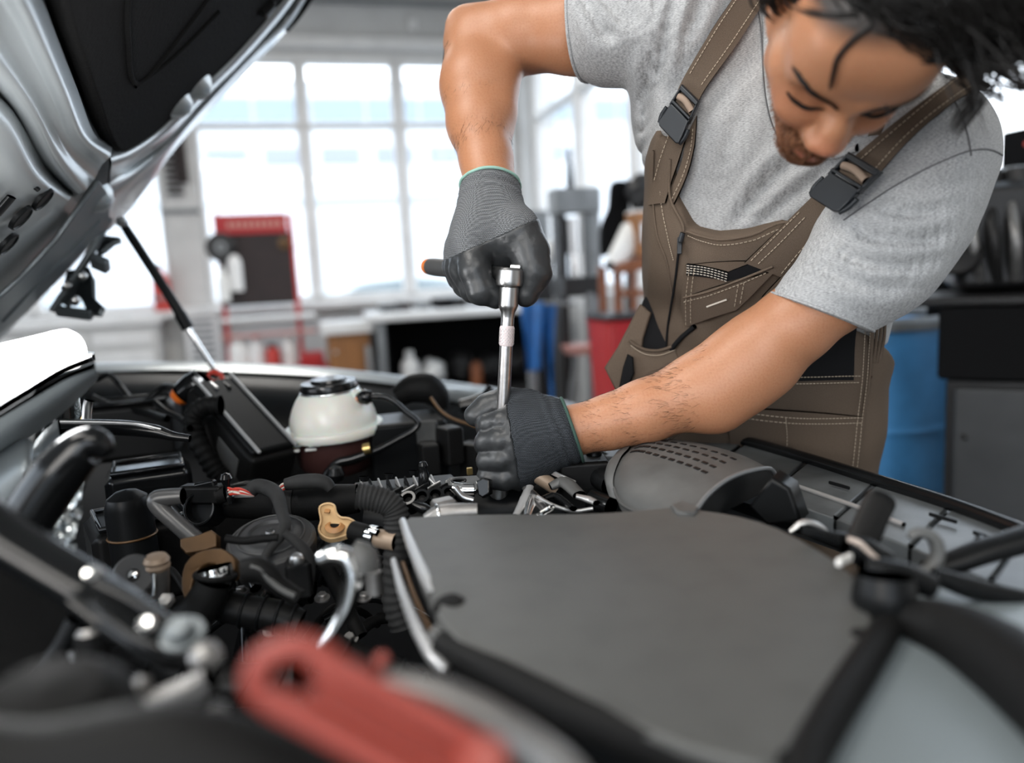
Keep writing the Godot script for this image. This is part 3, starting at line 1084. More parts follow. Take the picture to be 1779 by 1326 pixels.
	for i in 9:
		var w := rng.randf_range(0.08, 0.16)
		var a := 1.6 - i * 0.155
		var g := rbox(G.new(), a, a - w, 0.915, 0.95 + rng.randf() * 0.06, 0.9, 1.1 + rng.randf() * 0.2, 0.012)
		tag(put("tool_box", g, [M.machine_dark, M.brown_board, M.press_grey, M.cloth_black][i % 4]), "small dark parts box on the white workbench top, %s" % ["first from its left end", "second from its left end", "third from its left end", "fourth from its left end", "in the middle of the row", "fourth from its right end", "third from its right end", "second from its right end", "last at its right end"][i], "box", "dark parts boxes along the workbench top")
	can("plastic_canister", rm(1.42, 0.24, 1.42), 0.075, 0.36, M.white_frame, M.white_plastic, "pale plastic canister standing under the workbench at its left end", "canister")
	blob("rag", V(-0.6493,0.4132,-6.4694), Vector3(0.10, 0.085, 0.09), M.white_plastic, "crumpled white rag lying under the workbench", "rag", 5)
	can("oil_bottle", rm(0.86, 0.24, 1.36), 0.05, 0.26, M.wood_brown, M.cloth_black, "brown bottle under the workbench beside the white rag", "bottle")
	for i in 4:
		blob("machine_part", rm(1.2 - i * 0.26, 0.36 + 0.03 * (i % 2), 1.1), Vector3(0.13, 0.13, 0.11), M.machine_dark, "dark rounded machine part under the workbench, %s" % ["first from its left end", "second from its left end", "third from its left end", "last at its right end"][i], "machine part", 30 + i, "dark machine parts under the workbench")
	press()
	right_side()

# a bottle or can with a cap
func can(called: String, at: Vector3, r: float, h: float, body: Material, cap: Material, label: String, cat: String, group := "") -> Node3D:
	var t := thing(called, label, cat, at, group)
	put("body", G.new().lathe([Vector2(0, 0), Vector2(r * 0.94, 0), Vector2(r, h * 0.03), Vector2(r, h * 0.66), Vector2(r * 0.85, h * 0.76), Vector2(r * 0.42, h * 0.84), Vector2(r * 0.4, h * 0.9), Vector2(0, h * 0.9)], Transform3D(RB, at), 24), body, t)
	put("cap", G.new().lathe([Vector2(0, h * 0.86), Vector2(r * 0.46, h * 0.86), Vector2(r * 0.46, h * 0.97), Vector2(r * 0.4, h), Vector2(0, h)], Transform3D(RB, at), 18), cap, t)
	return t

# an irregular rounded lump
func blob(called: String, at: Vector3, size: Vector3, m: Material, label: String, cat: String, seed_: int, group := "") -> MeshInstance3D:
	var nz := FastNoiseLite.new()
	nz.seed = seed_
	nz.frequency = 1.3
	var rows := []
	for i in 15:
		var ring := PackedVector3Array()
		var th := PI * i / 14.0
		for j in 22:
			var ph := TAU * j / 22.0
			var d := Vector3(sin(th) * cos(ph), cos(th), sin(th) * sin(ph))
			ring.append(at + d * size * (1.0 + 0.45 * nz.get_noise_3dv(d * 1.2)))
		rows.append(ring)
	var o := put(called, G.new().grid(rows, true, false, false, false), m)
	tag(o, label, cat, group)
	return o

func tool_stand() -> void:
	var t := thing("tool_stand", "red metal tool stand with a dark brown board and red sign by the window", "tool stand", rm(2.5, 0, 0.9))
	for u in [[V(-2.3198,1.7729,-6.4964), V(-2.3437,0.5193,-6.4901)], [V(-1.7616,1.7544,-6.6428), V(-1.7572,0.4693,-6.644)]]:
		var p: Vector3 = u[0]
		put("post", G.new().bar(p, Vector3(p.x, 0.02, p.z), 0.04, 0.04, RB.x), M.red_paint, t)
	put("sign", face_box(G.new(), V(-2.3248,1.7604,-6.4434), V(-1.7747,1.6027,-6.5877), 0.03), M.red_sign, t)
	# the wording of the sign cannot be read: pale blurred bars stand where its letters are
	for i in 9:
		var p := V(-2.2082,1.6788,-6.4688) + RB.x * (i * 0.049)
		put("letter_bar", G.new().box(Transform3D(RB, p), Vector3(0.032, 0.05, 0.006), 0.002), M.pink_plate, sign_of(t))
	put("board", face_box(G.new(), V(-2.3249,1.6116,-6.464), V(-1.7665,1.0263,-6.6105), 0.03), M.brown_board, t)
	put("shelf", rbox(G.new(), 2.12, 2.88, 0.90, 0.93, 0.75, 1.0), M.white_frame, t)
	put("shelf", rbox(G.new(), 2.12, 2.88, 0.77, 0.79, 0.75, 1.0), M.pink_plate, t)
	put("shelf", rbox(G.new(), 2.05, 2.9, 0.47, 0.50, 0.7, 1.05), M.red_paint, t)
	# what hangs on the board
	var roll := thing("tape_roll", "grey tape roll hanging at the left corner of the brown board", "tape roll", V(-2.2691,1.5017,-6.4063))
	put("roll", G.new().lathe([Vector2(0.04, -0.03), Vector2(0.115, -0.03), Vector2(0.12, 0), Vector2(0.115, 0.03), Vector2(0.04, 0.03), Vector2(0.04, -0.03)], Kit.frame(V(-2.2758,1.5026,-6.4252), RB.z), 26), M.machine_dark, roll)
	put("core", G.new().lathe([Vector2(0.02, -0.032), Vector2(0.045, -0.032), Vector2(0.045, 0.034), Vector2(0.02, 0.034), Vector2(0.02, -0.032)], Kit.frame(V(-2.2758,1.5026,-6.4252), RB.z), 20), M.press_grey, roll)
	var disc := G.new().lathe([Vector2(0.012, 0), Vector2(0.05, 0), Vector2(0.052, 0.012), Vector2(0.02, 0.02), Vector2(0.012, 0)], Kit.frame(V(-1.8126,1.5163,-6.5933), RB.z), 20)
	tag(put("sanding_disc", disc, M.rusty_bracket), "small tan disc hanging at the right corner of the brown board", "disc")
	var sp := can("spray_bottle", V(-2.1832,1.1483,-6.4288) + Vector3(0, 0, 0), 0.055, 0.34, M.white_frame, M.cloth_black, "pale spray bottle hanging on the brown board", "bottle")
	put("hook", G.new().tube([V(-2.1679,1.3138,-6.4329), V(-2.1869,1.352,-6.5003)], 0.006, 6, 1), M.steel, sp)
	var wh := can("glue_bottle", V(-2.2801,1.0707,-6.4034), 0.045, 0.28, M.white_plastic, M.white_plastic, "white bottle hanging left of the spray bottle on the red stand", "bottle")
	put("hook", G.new().tube([V(-2.2697,1.1811,-6.4061), V(-2.3006,1.2087,-6.5014)], 0.006, 6, 1), M.steel, wh)
	# bottles along the lowest shelf
	can("white_jug", rm(2.76, 0.5, 0.9), 0.08, 0.28, M.white_plastic, M.white_plastic, "white jug at the left end of the red stand's low shelf", "jug")
	can("red_cap_bottle", rm(2.62, 0.5, 0.9), 0.065, 0.29, M.white_frame, M.red_plastic, "white bottle with a big red cap on the red stand's low shelf", "bottle")
	can("red_bottle", rm(2.49, 0.5, 0.95), 0.06, 0.20, M.red_plastic, M.cloth_black, "bright red bottle on the red stand's low shelf", "bottle")
	can("white_bottle", rm(2.36, 0.5, 0.9), 0.055, 0.27, M.white_plastic, M.white_plastic, "tall white bottle at the right end of the red stand's low shelf", "bottle")
	tag(put("red_tray", rbox(G.new(), 2.08, 2.28, 0.502, 0.60, 0.72, 0.98, 0.01), M.red_paint), "red tray at the right end of the red stand's low shelf", "tray")

func sign_of(t: Node3D) -> Node3D:
	return t.get_node("sign")

func press() -> void:
	# hydraulic press: two uprights, head beam, ram, table
	var t := thing("hydraulic_press", "grey hydraulic press with two uprights and a ram before the corner windows", "press", V(0.3973,0.399,-4.8355))
	var at := V(0.4386,1.1782,-4.9454)
	var f := func(x: float, y: float, z: float) -> Vector3: return Vector3(at.x, y, at.z) + RB * Vector3(x, 0, z)
	put("upright", G.new().box(Transform3D(RB, f.call(-0.105, 0.85, 0.0)), Vector3(0.05, 1.60, 0.14), 0.006), M.machine_dark, t)
	put("upright", G.new().box(Transform3D(RB, f.call(0.105, 0.85, 0.0)), Vector3(0.07, 1.60, 0.14), 0.006), M.press_grey, t)
	put("head_beam", G.new().box(Transform3D(RB, f.call(0.0, 1.60, 0.0)), Vector3(0.29, 0.15, 0.17), 0.008), M.press_grey, t)
	put("cylinder", G.new().tube([f.call(-0.02, 1.5, 0), f.call(-0.02, 1.28, 0)], 0.055, 18, 1), M.steel, t)
	put("ram", G.new().tube([f.call(-0.02, 1.28, 0), f.call(-0.02, 1.12, 0)], 0.03, 14, 1), M.chrome, t)
	put("lift_rod", G.new().tube([f.call(-0.02, 1.66, 0), f.call(-0.02, 1.92, 0)], [0.028, 0.028, 0.012, 0.02, 0.012], 10, 1), M.machine_dark, t)
	put("table", G.new().box(Transform3D(RB, f.call(-0.01, 1.08, 0.0)), Vector3(0.24, 0.12, 0.26), 0.008), M.machine_dark, t)
	put("base", G.new().box(Transform3D(RB, f.call(0.0, 0.04, 0.0)), Vector3(0.34, 0.08, 0.4), 0.008), M.machine_dark, t)
	put("pump_arm", G.new().tube([f.call(0.03, 1.04, 0.14), f.call(0.03, 0.72, 0.16)], 0.022, 10, 1), M.press_grey, t)
	tag(put("round_plate", G.new().lathe([Vector2(0, -0.02), Vector2(0.13, -0.02), Vector2(0.15, 0.015), Vector2(0.15, 0.03), Vector2(0, 0.03)], Transform3D(RB, f.call(-0.02, 0.70, 0.16)), 28), M.pink_plate), "reddish round stool seat before the grey press", "stool")
	var st := thing("stool_frame", "grey steel legs under the reddish round seat", "stool legs", f.call(-0.02, 0, 0.16))
	for s in [[-0.1, 0.08], [0.1, 0.08], [0.0, 0.3]]:
		put("leg", G.new().tube([f.call(-0.02 + s[0] * 0.5, 0.68, 0.16 + (s[1] - 0.15) * 0.5), f.call(-0.02 + s[0] * 1.4, 0.0, 0.16 + (s[1] - 0.15) * 1.4)], 0.016, 8, 1), M.press_grey, st)
	# tall grey bin left of the press
	tag(put("grey_bin", G.new().box(Transform3D(RB, V(0.2119,1.4249,-5.4852)), Vector3(0.14, 0.33, 0.2), 0.01), M.press_grey), "grey metal box on the stand left of the press, behind the gloved hand", "box")
	tag(put("box_stand", G.new().box(Transform3D(RB, V(0.2119,1.4249,-5.4852) - Vector3(0, 0.85, 0)), Vector3(0.16, 1.37, 0.22), 0.01), M.machine_dark), "dark narrow stand under the grey metal box left of the press", "stand")
	blob("white_bundle", V(0.2911,1.2968,-5.1642), Vector3(0.05, 0.07, 0.05), M.white_plastic, "small white bundle on the press beside the grey box", "bundle", 71)
	# blue plastic sheets hanging beside the press
	for k in 2:
		var rows := []
		for i in 9:
			var row := PackedVector3Array()
			for j in 9:
				var s := j / 8.0
				var y := i / 8.0
				var p := (V(0.0691,1.0039,-4.6179)).lerp(V(0.2075,1.0101,-4.6188), s) if k == 0 else (V(0.1838,0.9938,-4.7175)).lerp(V(0.2932,0.9813,-4.7157), s)
				p.y -= y * (0.40 if k == 0 else 0.62)
				p += RB.x * ((s - 0.5) * -0.05 * y * (1.0 + k * 1.6)) + RB.z * 0.02 * sin(s * 9.0 + y * 3.0 + k)
				row.append(p)
			rows.append(row)
		tag(put("blue_sheet", G.new().sheet(rows, 0.008), M.blue_plastic), ["short blue plastic sheet hanging left of the press", "long blue plastic sheet tapering to a point left of the press"][k], "sheet")
	tag(put("sheet_rail", G.new().tube([V(0.0533,1.009,-4.6792), V(0.4051,0.9815,-4.7359)], 0.012, 8, 1), M.press_grey), "grey rail carrying the two blue plastic sheets", "rail")
	tag(put("bench_strip", G.new().bar(V(0.1295,0.6502,-4.7195), fl(V(0.1231,0.3338,-4.6748), 0.0), 0.05, 0.05, RB.x), M.press_grey), "grey post below the blue sheets beside the press", "post")
	# jacket, machine head, wooden box, brown chair, red bin
	var at2 := V(0.6194,1.4492,-4.3777)
	var pts := [V(0.6111,1.6491,-4.4059),V(0.7046,1.6318,-4.4035),V(0.6898,1.4705,-4.3807),V(0.6317,1.3239,-4.3601),V(0.5458,1.2473,-4.3493),V(0.5296,1.298,-4.3564),V(0.5424,1.422,-4.3739),V(0.585,1.5133,-4.3868)]
	tag(put("black_jacket", G.new().plate(pts, RB.z * -0.06, 0.02, 3), M.cloth_black), "black jacket hanging behind the mechanic beside the press", "jacket")
	tag(put("jacket_pole", G.new().tube([V(0.6967,1.664,-4.4686), V(0.6483,0.63,-4.3228)], 0.014, 8, 1), M.machine_dark), "dark pole carrying the black jacket", "pole")
	blob("machine_motor", V(0.7559,1.5744,-4.3449), Vector3(0.085, 0.09, 0.08), M.machine_dark, "dark rounded machine head above the wooden box", "machine", 12)
	var wx := thing("wooden_box", "yellow-brown wooden box with metal fittings behind the mechanic", "box", V(0.744,1.2331,-4.2968))
	put("body", G.new().box(Transform3D(RB, V(0.7535,1.3527,-4.3136)), Vector3(0.15, 0.235, 0.16), 0.008), M.wood_orange, wx)
	put("latch", G.new().box(Transform3D(RB, V(0.7319,1.3588,-4.2236)), Vector3(0.03, 0.11, 0.02), 0.006), M.steel, wx)
	put("lid", G.new().box(Transform3D(RB, V(0.7598,1.4725,-4.3305)), Vector3(0.16, 0.02, 0.17), 0.006), M.white_frame, wx)
	var cone := G.new().tube([V(0.555,1.1964,-4.2411), V(0.7146,1.3445,-4.363)], [0.035, 0.10], 18, 1)
	tag(put("paper_roll", cone, M.white_plastic), "white paper roll leaning on the brown chair", "paper roll")
	var ch := thing("wooden_chair", "reddish-brown wooden chair behind the red bin", "chair", V(0.6583,0.6369,-4.2631))
	for q in [[1072, 0.0], [1134, 0.0], [1080, -0.28], [1140, -0.28]]:
		var top: Vector3 = (V(0.5918,1.1945,-4.2408)) + RB.x * (q[0] - 1072.0) * 0.0031 + RB.z * q[1]
		put("leg", G.new().bar(top, Vector3(top.x, 0.0, top.z), 0.04, 0.035, RB.x), M.wood_brown, ch)
	put("seat", G.new().bar(V(0.5728,1.1833,-4.2392), V(0.8081,1.2137,-4.2435), 0.36, 0.05, RB.z), M.wood_brown, ch)
	put("rail", G.new().bar(V(0.5888,1.0488,-4.2102), V(0.7788,1.045,-4.2096), 0.03, 0.035, RB.z), M.wood_brown, ch)
	var rb := thing("red_bin", "red plastic bin beside the mechanic's hip", "bin", V(0.5813,0.5328,-3.9455))
	var base := V(0.5834,0.7936,-3.9823)
	var rows2 := []
	for q in [[0.0, 0.85], [0.06, 0.9], [0.97, 1.06], [1.0, 1.12]]:
		var ring := PackedVector3Array()
		for j in 28:
			var a := TAU * j / 28.0
			var sx := signf(cos(a)) * pow(absf(cos(a)), 0.4)
			var sz := signf(sin(a)) * pow(absf(sin(a)), 0.4)
			ring.append(Vector3(base.x, 0.93 * q[0], base.z) + RB * Vector3(sx * 0.145 * q[1], 0, sz * 0.16 * q[1]))
		rows2.append(ring)
	put("body", G.new().grid(rows2), M.red_bin, rb)
	put("rim", G.new().box(Transform3D(RB, Vector3(base.x, 0.945, base.z)), Vector3(0.31, 0.025, 0.34), 0.01), M.machine_dark, rb)

# boxes turned towards the car: p on the floor plan, x across, z towards the car
const BV := Basis(Vector3(0.855, 0, 0.518), Vector3(0, 1, 0), Vector3(-0.518, 0, 0.855))
func fl(p: Vector3, y: float) -> Vector3:
	return Vector3(p.x, y, p.z)
func vbox(p: Vector3, x: float, y0: float, y1: float, z: float, w: float, d: float, bev := 0.008) -> G:
	return G.new().box(Transform3D(BV, fl(p, (y0 + y1) * 0.5) + BV * Vector3(x, 0, z)), Vector3(w, y1 - y0, d), bev)

func right_side() -> void:
	# blue drum
	var c := V(1.1825,0.6857,-2.6744)
	var t := thing("blue_drum", "tall blue plastic drum standing behind the mechanic's hip", "drum", Vector3(c.x, 0, c.z))
	var r := 0.292
	put("body", G.new().lathe([Vector2(0, 0), Vector2(r * 0.95, 0), Vector2(r, 0.03), Vector2(r, 0.30), Vector2(r + 0.012, 0.32), Vector2(r, 0.34), Vector2(r, 0.62), Vector2(r + 0.012, 0.64), Vector2(r, 0.66), Vector2(r, 0.93), Vector2(r * 0.96, 0.965), Vector2(0, 0.965)], Transform3D(Basis(), Vector3(c.x, 0, c.z)), 56), M.blue_drum, t)
	put("rim", G.new().lathe([Vector2(r * 0.94, 0.955), Vector2(r * 1.02, 0.955), Vector2(r * 1.03, 0.98), Vector2(r * 1.0, 0.995), Vector2(r * 0.94, 0.99)], Transform3D(Basis(), Vector3(c.x, 0, c.z)), 56), M.press_grey, t)
	# grey locker, turned to face the car
	var k := thing("steel_locker", "dark grey steel locker right of the blue drum", "locker", fl(V(1.2654,0.6933,-2.0493), 0))
	var p := V(1.2142,0.7128,-1.9713)
	put("body", vbox(p, 0.06, 0.0, 0.86, -0.15, 0.32, 0.28), M.machine_dark, k)
	put("door", vbox(p, 0.065, 0.04, 0.84, 0.0, 0.29, 0.02), M.locker_grey, k)
	put("rivet", G.new().lathe([Vector2(0, 0.012), Vector2(0.006, 0.01), Vector2(0.008, 0)], Kit.frame(p + BV * Vector3(-0.055, 0, 0.01), BV.z), 12), M.machine_dark, k)
	# dark stand and the engine block on it
	var tr := thing("engine_stand", "black flat-topped stand lying across the grey locker", "stand", fl(p, 0.86))
	put("top", vbox(p, 0.06, 0.861, 1.05, -0.15, 0.36, 0.32), M.cloth_black, tr)
	put("edge", vbox(p, 0.03, 1.05, 1.075, -0.15, 0.46, 0.34), M.machine_dark, tr)
	var ec := fl(V(1.339,1.2078,-2.1421), 1.22)
	var e := thing("engine_block", "dark removed engine block standing on the black stand behind the mechanic", "engine", fl(ec, 1.076))
	put("block", G.new().box(Transform3D(BV * Basis(Vector3.UP, 0.2), ec), Vector3(0.26, 0.28, 0.24), 0.03), M.machine_dark, e)
	for i in 4:
		put("cylinder_head", G.new().lathe([Vector2(0, 0), Vector2(0.035, 0), Vector2(0.038, 0.02), Vector2(0.03, 0.045), Vector2(0, 0.05)], Kit.frame(ec + BV * Vector3(-0.10 + 0.065 * i, 0.13, 0.04), Vector3.UP), 18), M.machine_dark, e)
	for i in 6:
		put("pipe", G.new().tube([ec + BV * Vector3(-0.12 + i * 0.045, 0.08, 0.11), ec + BV * Vector3(-0.11 + i * 0.045, -0.01, 0.17), ec + BV * Vector3(-0.09 + i * 0.04, -0.11, 0.12)], 0.013, 10, 4), [M.machine_dark, M.cast_alloy][i % 2], e)
	put("pulley", G.new().lathe([Vector2(0, 0.02), Vector2(0.025, 0.02), Vector2(0.03, 0.0), Vector2(0.05, 0.0), Vector2(0.055, 0.03), Vector2(0.045, 0.045), Vector2(0.0, 0.04)], Kit.frame(ec + BV * Vector3(-0.09, -0.04, 0.125), BV * Vector3(-0.2, 0, 0.95)), 24), M.machine_dark, e)
	put("manifold", G.new().box(Transform3D(BV, ec + BV * Vector3(0.02, 0.16, -0.04)), Vector3(0.22, 0.04, 0.14), 0.015), M.cast_alloy, e)
	# shelf higher up with a dark case
	var sh := thing("wall_shelf", "grey wall shelf beside the right window, above the engine block", "shelf", rm(0.15, 1.38, 5.85))
	put("board", rbox(G.new(), 0.30, 0.0, 1.38, 1.415, 5.85, 5.98), M.press_grey, sh)
	put("bracket", rbox(G.new(), 0.10, 0.04, 0.98, 1.38, 5.90, 5.94), M.press_grey, sh)
	var bx := thing("dark_case", "black case with a red stripe on the wall shelf", "case", rm(0.12, 1.415, 5.85))
	put("body", rbox(G.new(), 0.24, 0.03, 1.415, 1.52, 5.87, 5.95), M.cloth_black, bx)
	put("stripe", rbox(G.new(), 0.242, 0.028, 1.47, 1.482, 5.945, 5.952), M.red_plastic, bx)
	tag(put("tool_board", vbox(V(1.5076,0.9559,-2.5408), 0.0, 0.0, 1.30, 0.0, 0.28, 0.03), M.cloth_black), "tall black board standing behind the blue drum", "board")


# ---------------------------------------------------------------- the car: hood, wings, bay
var F_DIR := V(0.962,0,-0.273)
var L_DIR := V(-0.273,0,-0.962)
var HOOD_UP := V(0.6622,0.7254,-0.1879)
var HOOD_N := V(0.6978,-0.6884,-0.198)

# rows of pre-smoothed curves, smoothed again across them
func loft(curves: Array, along: int, across: int) -> Array:
	var fine := []
	for c in curves:
		var s := Kit.smooth(c, 6)
		var row := []
		for i in along + 1:
			row.append(Kit.along(s, float(i) / along))
		fine.append(row)
	var out := []
	for i in along + 1:
		var col := []
		for c in fine:
			col.append(c[i])
		out.append(Kit.smooth(col, across))
	return out

func car() -> void:
	var t := thing("car", "silver car with its hood raised and its engine bay open", "car", V(-0.1822,0,-0.8838))
	# --- hood: outer skin, inner panel, rails, insulation pad
	var skin := [V(-0.4154,1.87,-1.9006),V(-0.4987,1.82,-2.0204),V(-0.5656,1.7286,-1.9382),V(-0.6324,1.6601,-1.9353),V(-0.679,1.597,-1.8803),V(-0.7502,1.5225,-1.8726),V(-0.8257,1.4508,-1.8892),V(-0.9066,1.3817,-1.934),V(-0.9472,1.3227,-1.872),V(-1.0229,1.2376,-1.8432),V(-1.0757,1.1664,-1.7817),V(-1.1263,1.1048,-1.7457),V(-1.1536,1.0221,-1.5544),V(-1.0608,1.0058,-1.1711),V(-0.618,1.313,-0.6785),V(-0.4435,1.4551,-0.5573),V(-0.3834,1.5656,-0.7297),V(-0.3429,1.7732,-1.3088)]
	put("hood_skin", G.new().plate(skin, HOOD_N * -0.012, 0.004), M.silver_paint, t)
	var inner := [
		[V(-0.3618,1.487,-0.6528),V(-0.3971,1.4713,-0.7227),V(-0.427,1.462,-0.796),V(-0.5006,1.4392,-0.9762),V(-0.5698,1.4178,-1.1457),V(-0.6041,1.4178,-1.2663)],
		[V(-0.3397,1.4577,-0.5845),V(-0.3712,1.4446,-0.6498),V(-0.3981,1.437,-0.7181),V(-0.4644,1.4162,-0.8793),V(-0.5274,1.3963,-1.0326),V(-0.5719,1.3954,-1.1861)],
		[V(-0.3606,1.4622,-0.5929),V(-0.3924,1.4498,-0.6616),V(-0.4197,1.4422,-0.7318),V(-0.4875,1.4217,-0.8994),V(-0.5565,1.3995,-1.0651),V(-0.6161,1.3918,-1.2485)],
		[V(-0.3683,1.4547,-0.5738),V(-0.3988,1.4445,-0.6456),V(-0.432,1.4323,-0.7205),V(-0.498,1.4142,-0.8899),V(-0.5772,1.3893,-1.0824),V(-0.6421,1.3788,-1.2747)],
		[V(-0.3699,1.4363,-0.5459),V(-0.4002,1.4229,-0.6059),V(-0.4325,1.4141,-0.689),V(-0.4961,1.3996,-0.8629),V(-0.5761,1.3734,-1.054),V(-0.6491,1.3554,-1.2485)],
		[V(-0.4349,1.4509,-0.6136),V(-0.4709,1.4338,-0.6807),V(-0.5051,1.4273,-0.7788),V(-0.5689,1.416,-0.9643),V(-0.6641,1.3841,-1.189),V(-0.7407,1.3671,-1.3999)],
		[V(-0.4044,1.4102,-0.5464),V(-0.4382,1.3931,-0.6057),V(-0.4713,1.3862,-0.6985),V(-0.5186,1.3841,-0.8576),V(-0.6014,1.3553,-1.0496),V(-0.6663,1.3442,-1.24)],
		[V(-0.4796,1.3561,-0.5927),V(-0.4942,1.3535,-0.6353),V(-0.523,1.3463,-0.7118),V(-0.5751,1.3405,-0.8754),V(-0.6443,1.3288,-1.0783),V(-0.6953,1.3337,-1.275)],
		[V(-0.6174,1.2576,-0.716),V(-0.6366,1.2493,-0.7547),V(-0.6773,1.2353,-0.8497),V(-0.7001,1.2581,-1.009),V(-0.7173,1.2874,-1.1712),V(-0.7396,1.3272,-1.3883)],
		[V(-0.9447,1.0582,-1.0447),V(-1.0165,1.0321,-1.2072),V(-1.0548,1.0517,-1.41),V(-1.0393,1.126,-1.614),V(-0.9806,1.2087,-1.6944),V(-0.8805,1.3226,-1.7374)]]
	put("hood_inner_panel", G.new().sheet(loft(inner, 30, 5), 0.004), M.silver_paint, t)
	var rail := [
		[V(-0.6118,1.4171,-1.2707),V(-0.6141,1.4329,-1.3337),V(-0.592,1.4766,-1.408),V(-0.5286,1.5545,-1.4553),V(-0.4785,1.6181,-1.4999),V(-0.4073,1.6974,-1.5244),V(-0.3572,1.7467,-1.5193)],
		[V(-0.6029,1.3954,-1.2549),V(-0.5977,1.4242,-1.3367),V(-0.5728,1.4699,-1.4077),V(-0.5162,1.5379,-1.4449),V(-0.4659,1.6024,-1.4918),V(-0.396,1.6803,-1.5162),V(-0.3445,1.7292,-1.5045)],
		[V(-0.6728,1.3956,-1.3907),V(-0.664,1.4338,-1.4924),V(-0.6341,1.4898,-1.5821),V(-0.5702,1.5648,-1.6173),V(-0.5085,1.6393,-1.6588),V(-0.4338,1.7248,-1.6929),V(-0.3748,1.7762,-1.6634)],
		[V(-0.6994,1.363,-1.4318),V(-0.6721,1.4086,-1.4944),V(-0.629,1.4663,-1.543),V(-0.5618,1.5408,-1.5648),V(-0.4804,1.6376,-1.6146),V(-0.4238,1.7134,-1.6785),V(-0.3655,1.7613,-1.6395)],
		[V(-0.8582,1.3314,-1.7398),V(-0.8233,1.376,-1.7722),V(-0.7615,1.436,-1.7628),V(-0.6904,1.5021,-1.7423),V(-0.5826,1.6264,-1.7946),V(-0.4587,1.7764,-1.8791),V(-0.3962,1.8234,-1.8224)]]
	put("hood_rail", G.new().sheet(loft(rail, 36, 5), 0.004), M.silver_paint, t)
	var pad := [V(-0.3953,1.5071,-0.7198),V(-0.4352,1.4902,-0.8014),V(-0.459,1.4816,-0.8556),V(-0.4928,1.4715,-0.9395),V(-0.5383,1.4579,-1.0526),V(-0.577,1.4455,-1.1461),V(-0.6118,1.4371,-1.2392),V(-0.6358,1.437,-1.3235),V(-0.6442,1.4456,-1.3831),V(-0.6415,1.4656,-1.4433),V(-0.6206,1.4982,-1.4828),V(-0.5951,1.5306,-1.5053),V(-0.5561,1.5804,-1.5414),V(-0.5038,1.6447,-1.5803),V(-0.4644,1.6931,-1.6097),V(-0.4285,1.7306,-1.6136),V(-0.3611,1.7922,-1.5902),V(-0.3536,1.6166,-0.9533)]
	put("hood_insulation", G.new().plate(pad, HOOD_N * 0.034, 0.008), M.insulation, t, "black felt insulation pad")
	for s in [[V(-0.3737,1.5211,-0.8691),V(-0.4276,1.4961,-0.972),V(-0.488,1.4786,-1.1242),V(-0.4143,1.5574,-1.1382),V(-0.3459,1.6212,-1.119)], [V(-0.4915,1.4745,-1.122),V(-0.4579,1.5244,-1.1769),V(-0.3987,1.5953,-1.215)]]:
		put("pad_ridge", G.new().tube(s, 0.0035, 8, 6), M.insulation, t.get_node("hood_insulation"))
	for q in [V(-0.5139,1.5424,-1.4217), V(-0.5417,1.5104,-1.3986), V(-0.6822,1.3565,-1.3687)]:
		put("rail_bump", G.new().lathe([Vector2(0, 0.022), Vector2(0.014, 0.018), Vector2(0.026, 0.006), Vector2(0.03, -0.004)], Kit.frame(q, HOOD_N), 18), M.silver_paint, t)
	for q in [[V(-0.6381,1.331,-1.1248), 0.017], [V(-0.6563,1.3051,-1.0988), 0.018], [V(-0.6953,1.2731,-1.1249), 0.017], [V(-0.615,1.3394,-1.0728), 0.003]]:
		put("hood_hole", G.new().lathe([Vector2(0, 0.001), Vector2(q[1] * 0.93, 0.001), Vector2(q[1], 0.003), Vector2(q[1] * 1.12, 0.002), Vector2(q[1] * 1.15, -0.003)], Kit.frame(q[0], HOOD_N), 24), M.black_satin, t)
	put("hood_slot", G.new().tube([V(-0.6329,1.303,-1.0093),V(-0.6228,1.314,-1.0117),V(-0.6138,1.3235,-1.0134)], 0.012, 12, 3, false, true, 0.35, L_DIR), M.black_satin, t)
	put("hinge_plate", G.new().plate([V(-0.6349,1.3763,-1.2707),V(-0.6677,1.3694,-1.3625),V(-0.7525,1.3315,-1.5296),V(-0.7808,1.2942,-1.4997),V(-0.8341,1.233,-1.4748),V(-0.8768,1.1786,-1.4362),V(-0.9027,1.1333,-1.3699),V(-0.8107,1.1813,-1.2123),V(-0.7774,1.2315,-1.2699),V(-0.7275,1.2885,-1.2922)], HOOD_N * 0.008, 0.003), M.dark_silver, t)  # darker silver puts the shade of this downward face into the colour
	put("seal_clip", G.new().box(Transform3D(Basis(HOOD_UP, HOOD_N, HOOD_UP.cross(HOOD_N)), V(-0.3896,1.6707,-1.4301)), Vector3(0.03, 0.03, 0.035), 0.005), M.black_plastic, t)
	put("rubber_edge", G.new().tube([V(-0.449,1.7425,-1.7777),V(-0.4236,1.7702,-1.7844),V(-0.3788,1.8075,-1.7563),V(-0.3289,1.8447,-1.7095)], 0.016, 10, 3), M.rubber, t)
	# hinge
	var hm: Material = M.dark_silver
	put("hinge_arm", G.new().tube([V(-0.7496,1.3392,-1.5345),V(-0.7761,1.2949,-1.5282),V(-0.7976,1.2613,-1.5235),V(-0.8354,1.211,-1.5164),V(-0.8662,1.1691,-1.5105)], 0.014, 10, 4, false, true, 0.5), hm, t)
	put("hinge_hook", G.new().plate([V(-0.7885,1.2985,-1.5489),V(-0.7658,1.3083,-1.5503),V(-0.7459,1.3051,-1.5499),V(-0.7474,1.2986,-1.549),V(-0.762,1.2949,-1.5484),V(-0.7783,1.2826,-1.5467),V(-0.7898,1.2743,-1.5455)], HOOD_N * 0.012, 0.003), hm, t)
	put("hinge_block", G.new().bar(V(-0.7867,1.2607,-1.5234), V(-0.7567,1.2461,-1.5214), 0.03, 0.018, HOOD_N), hm, t)
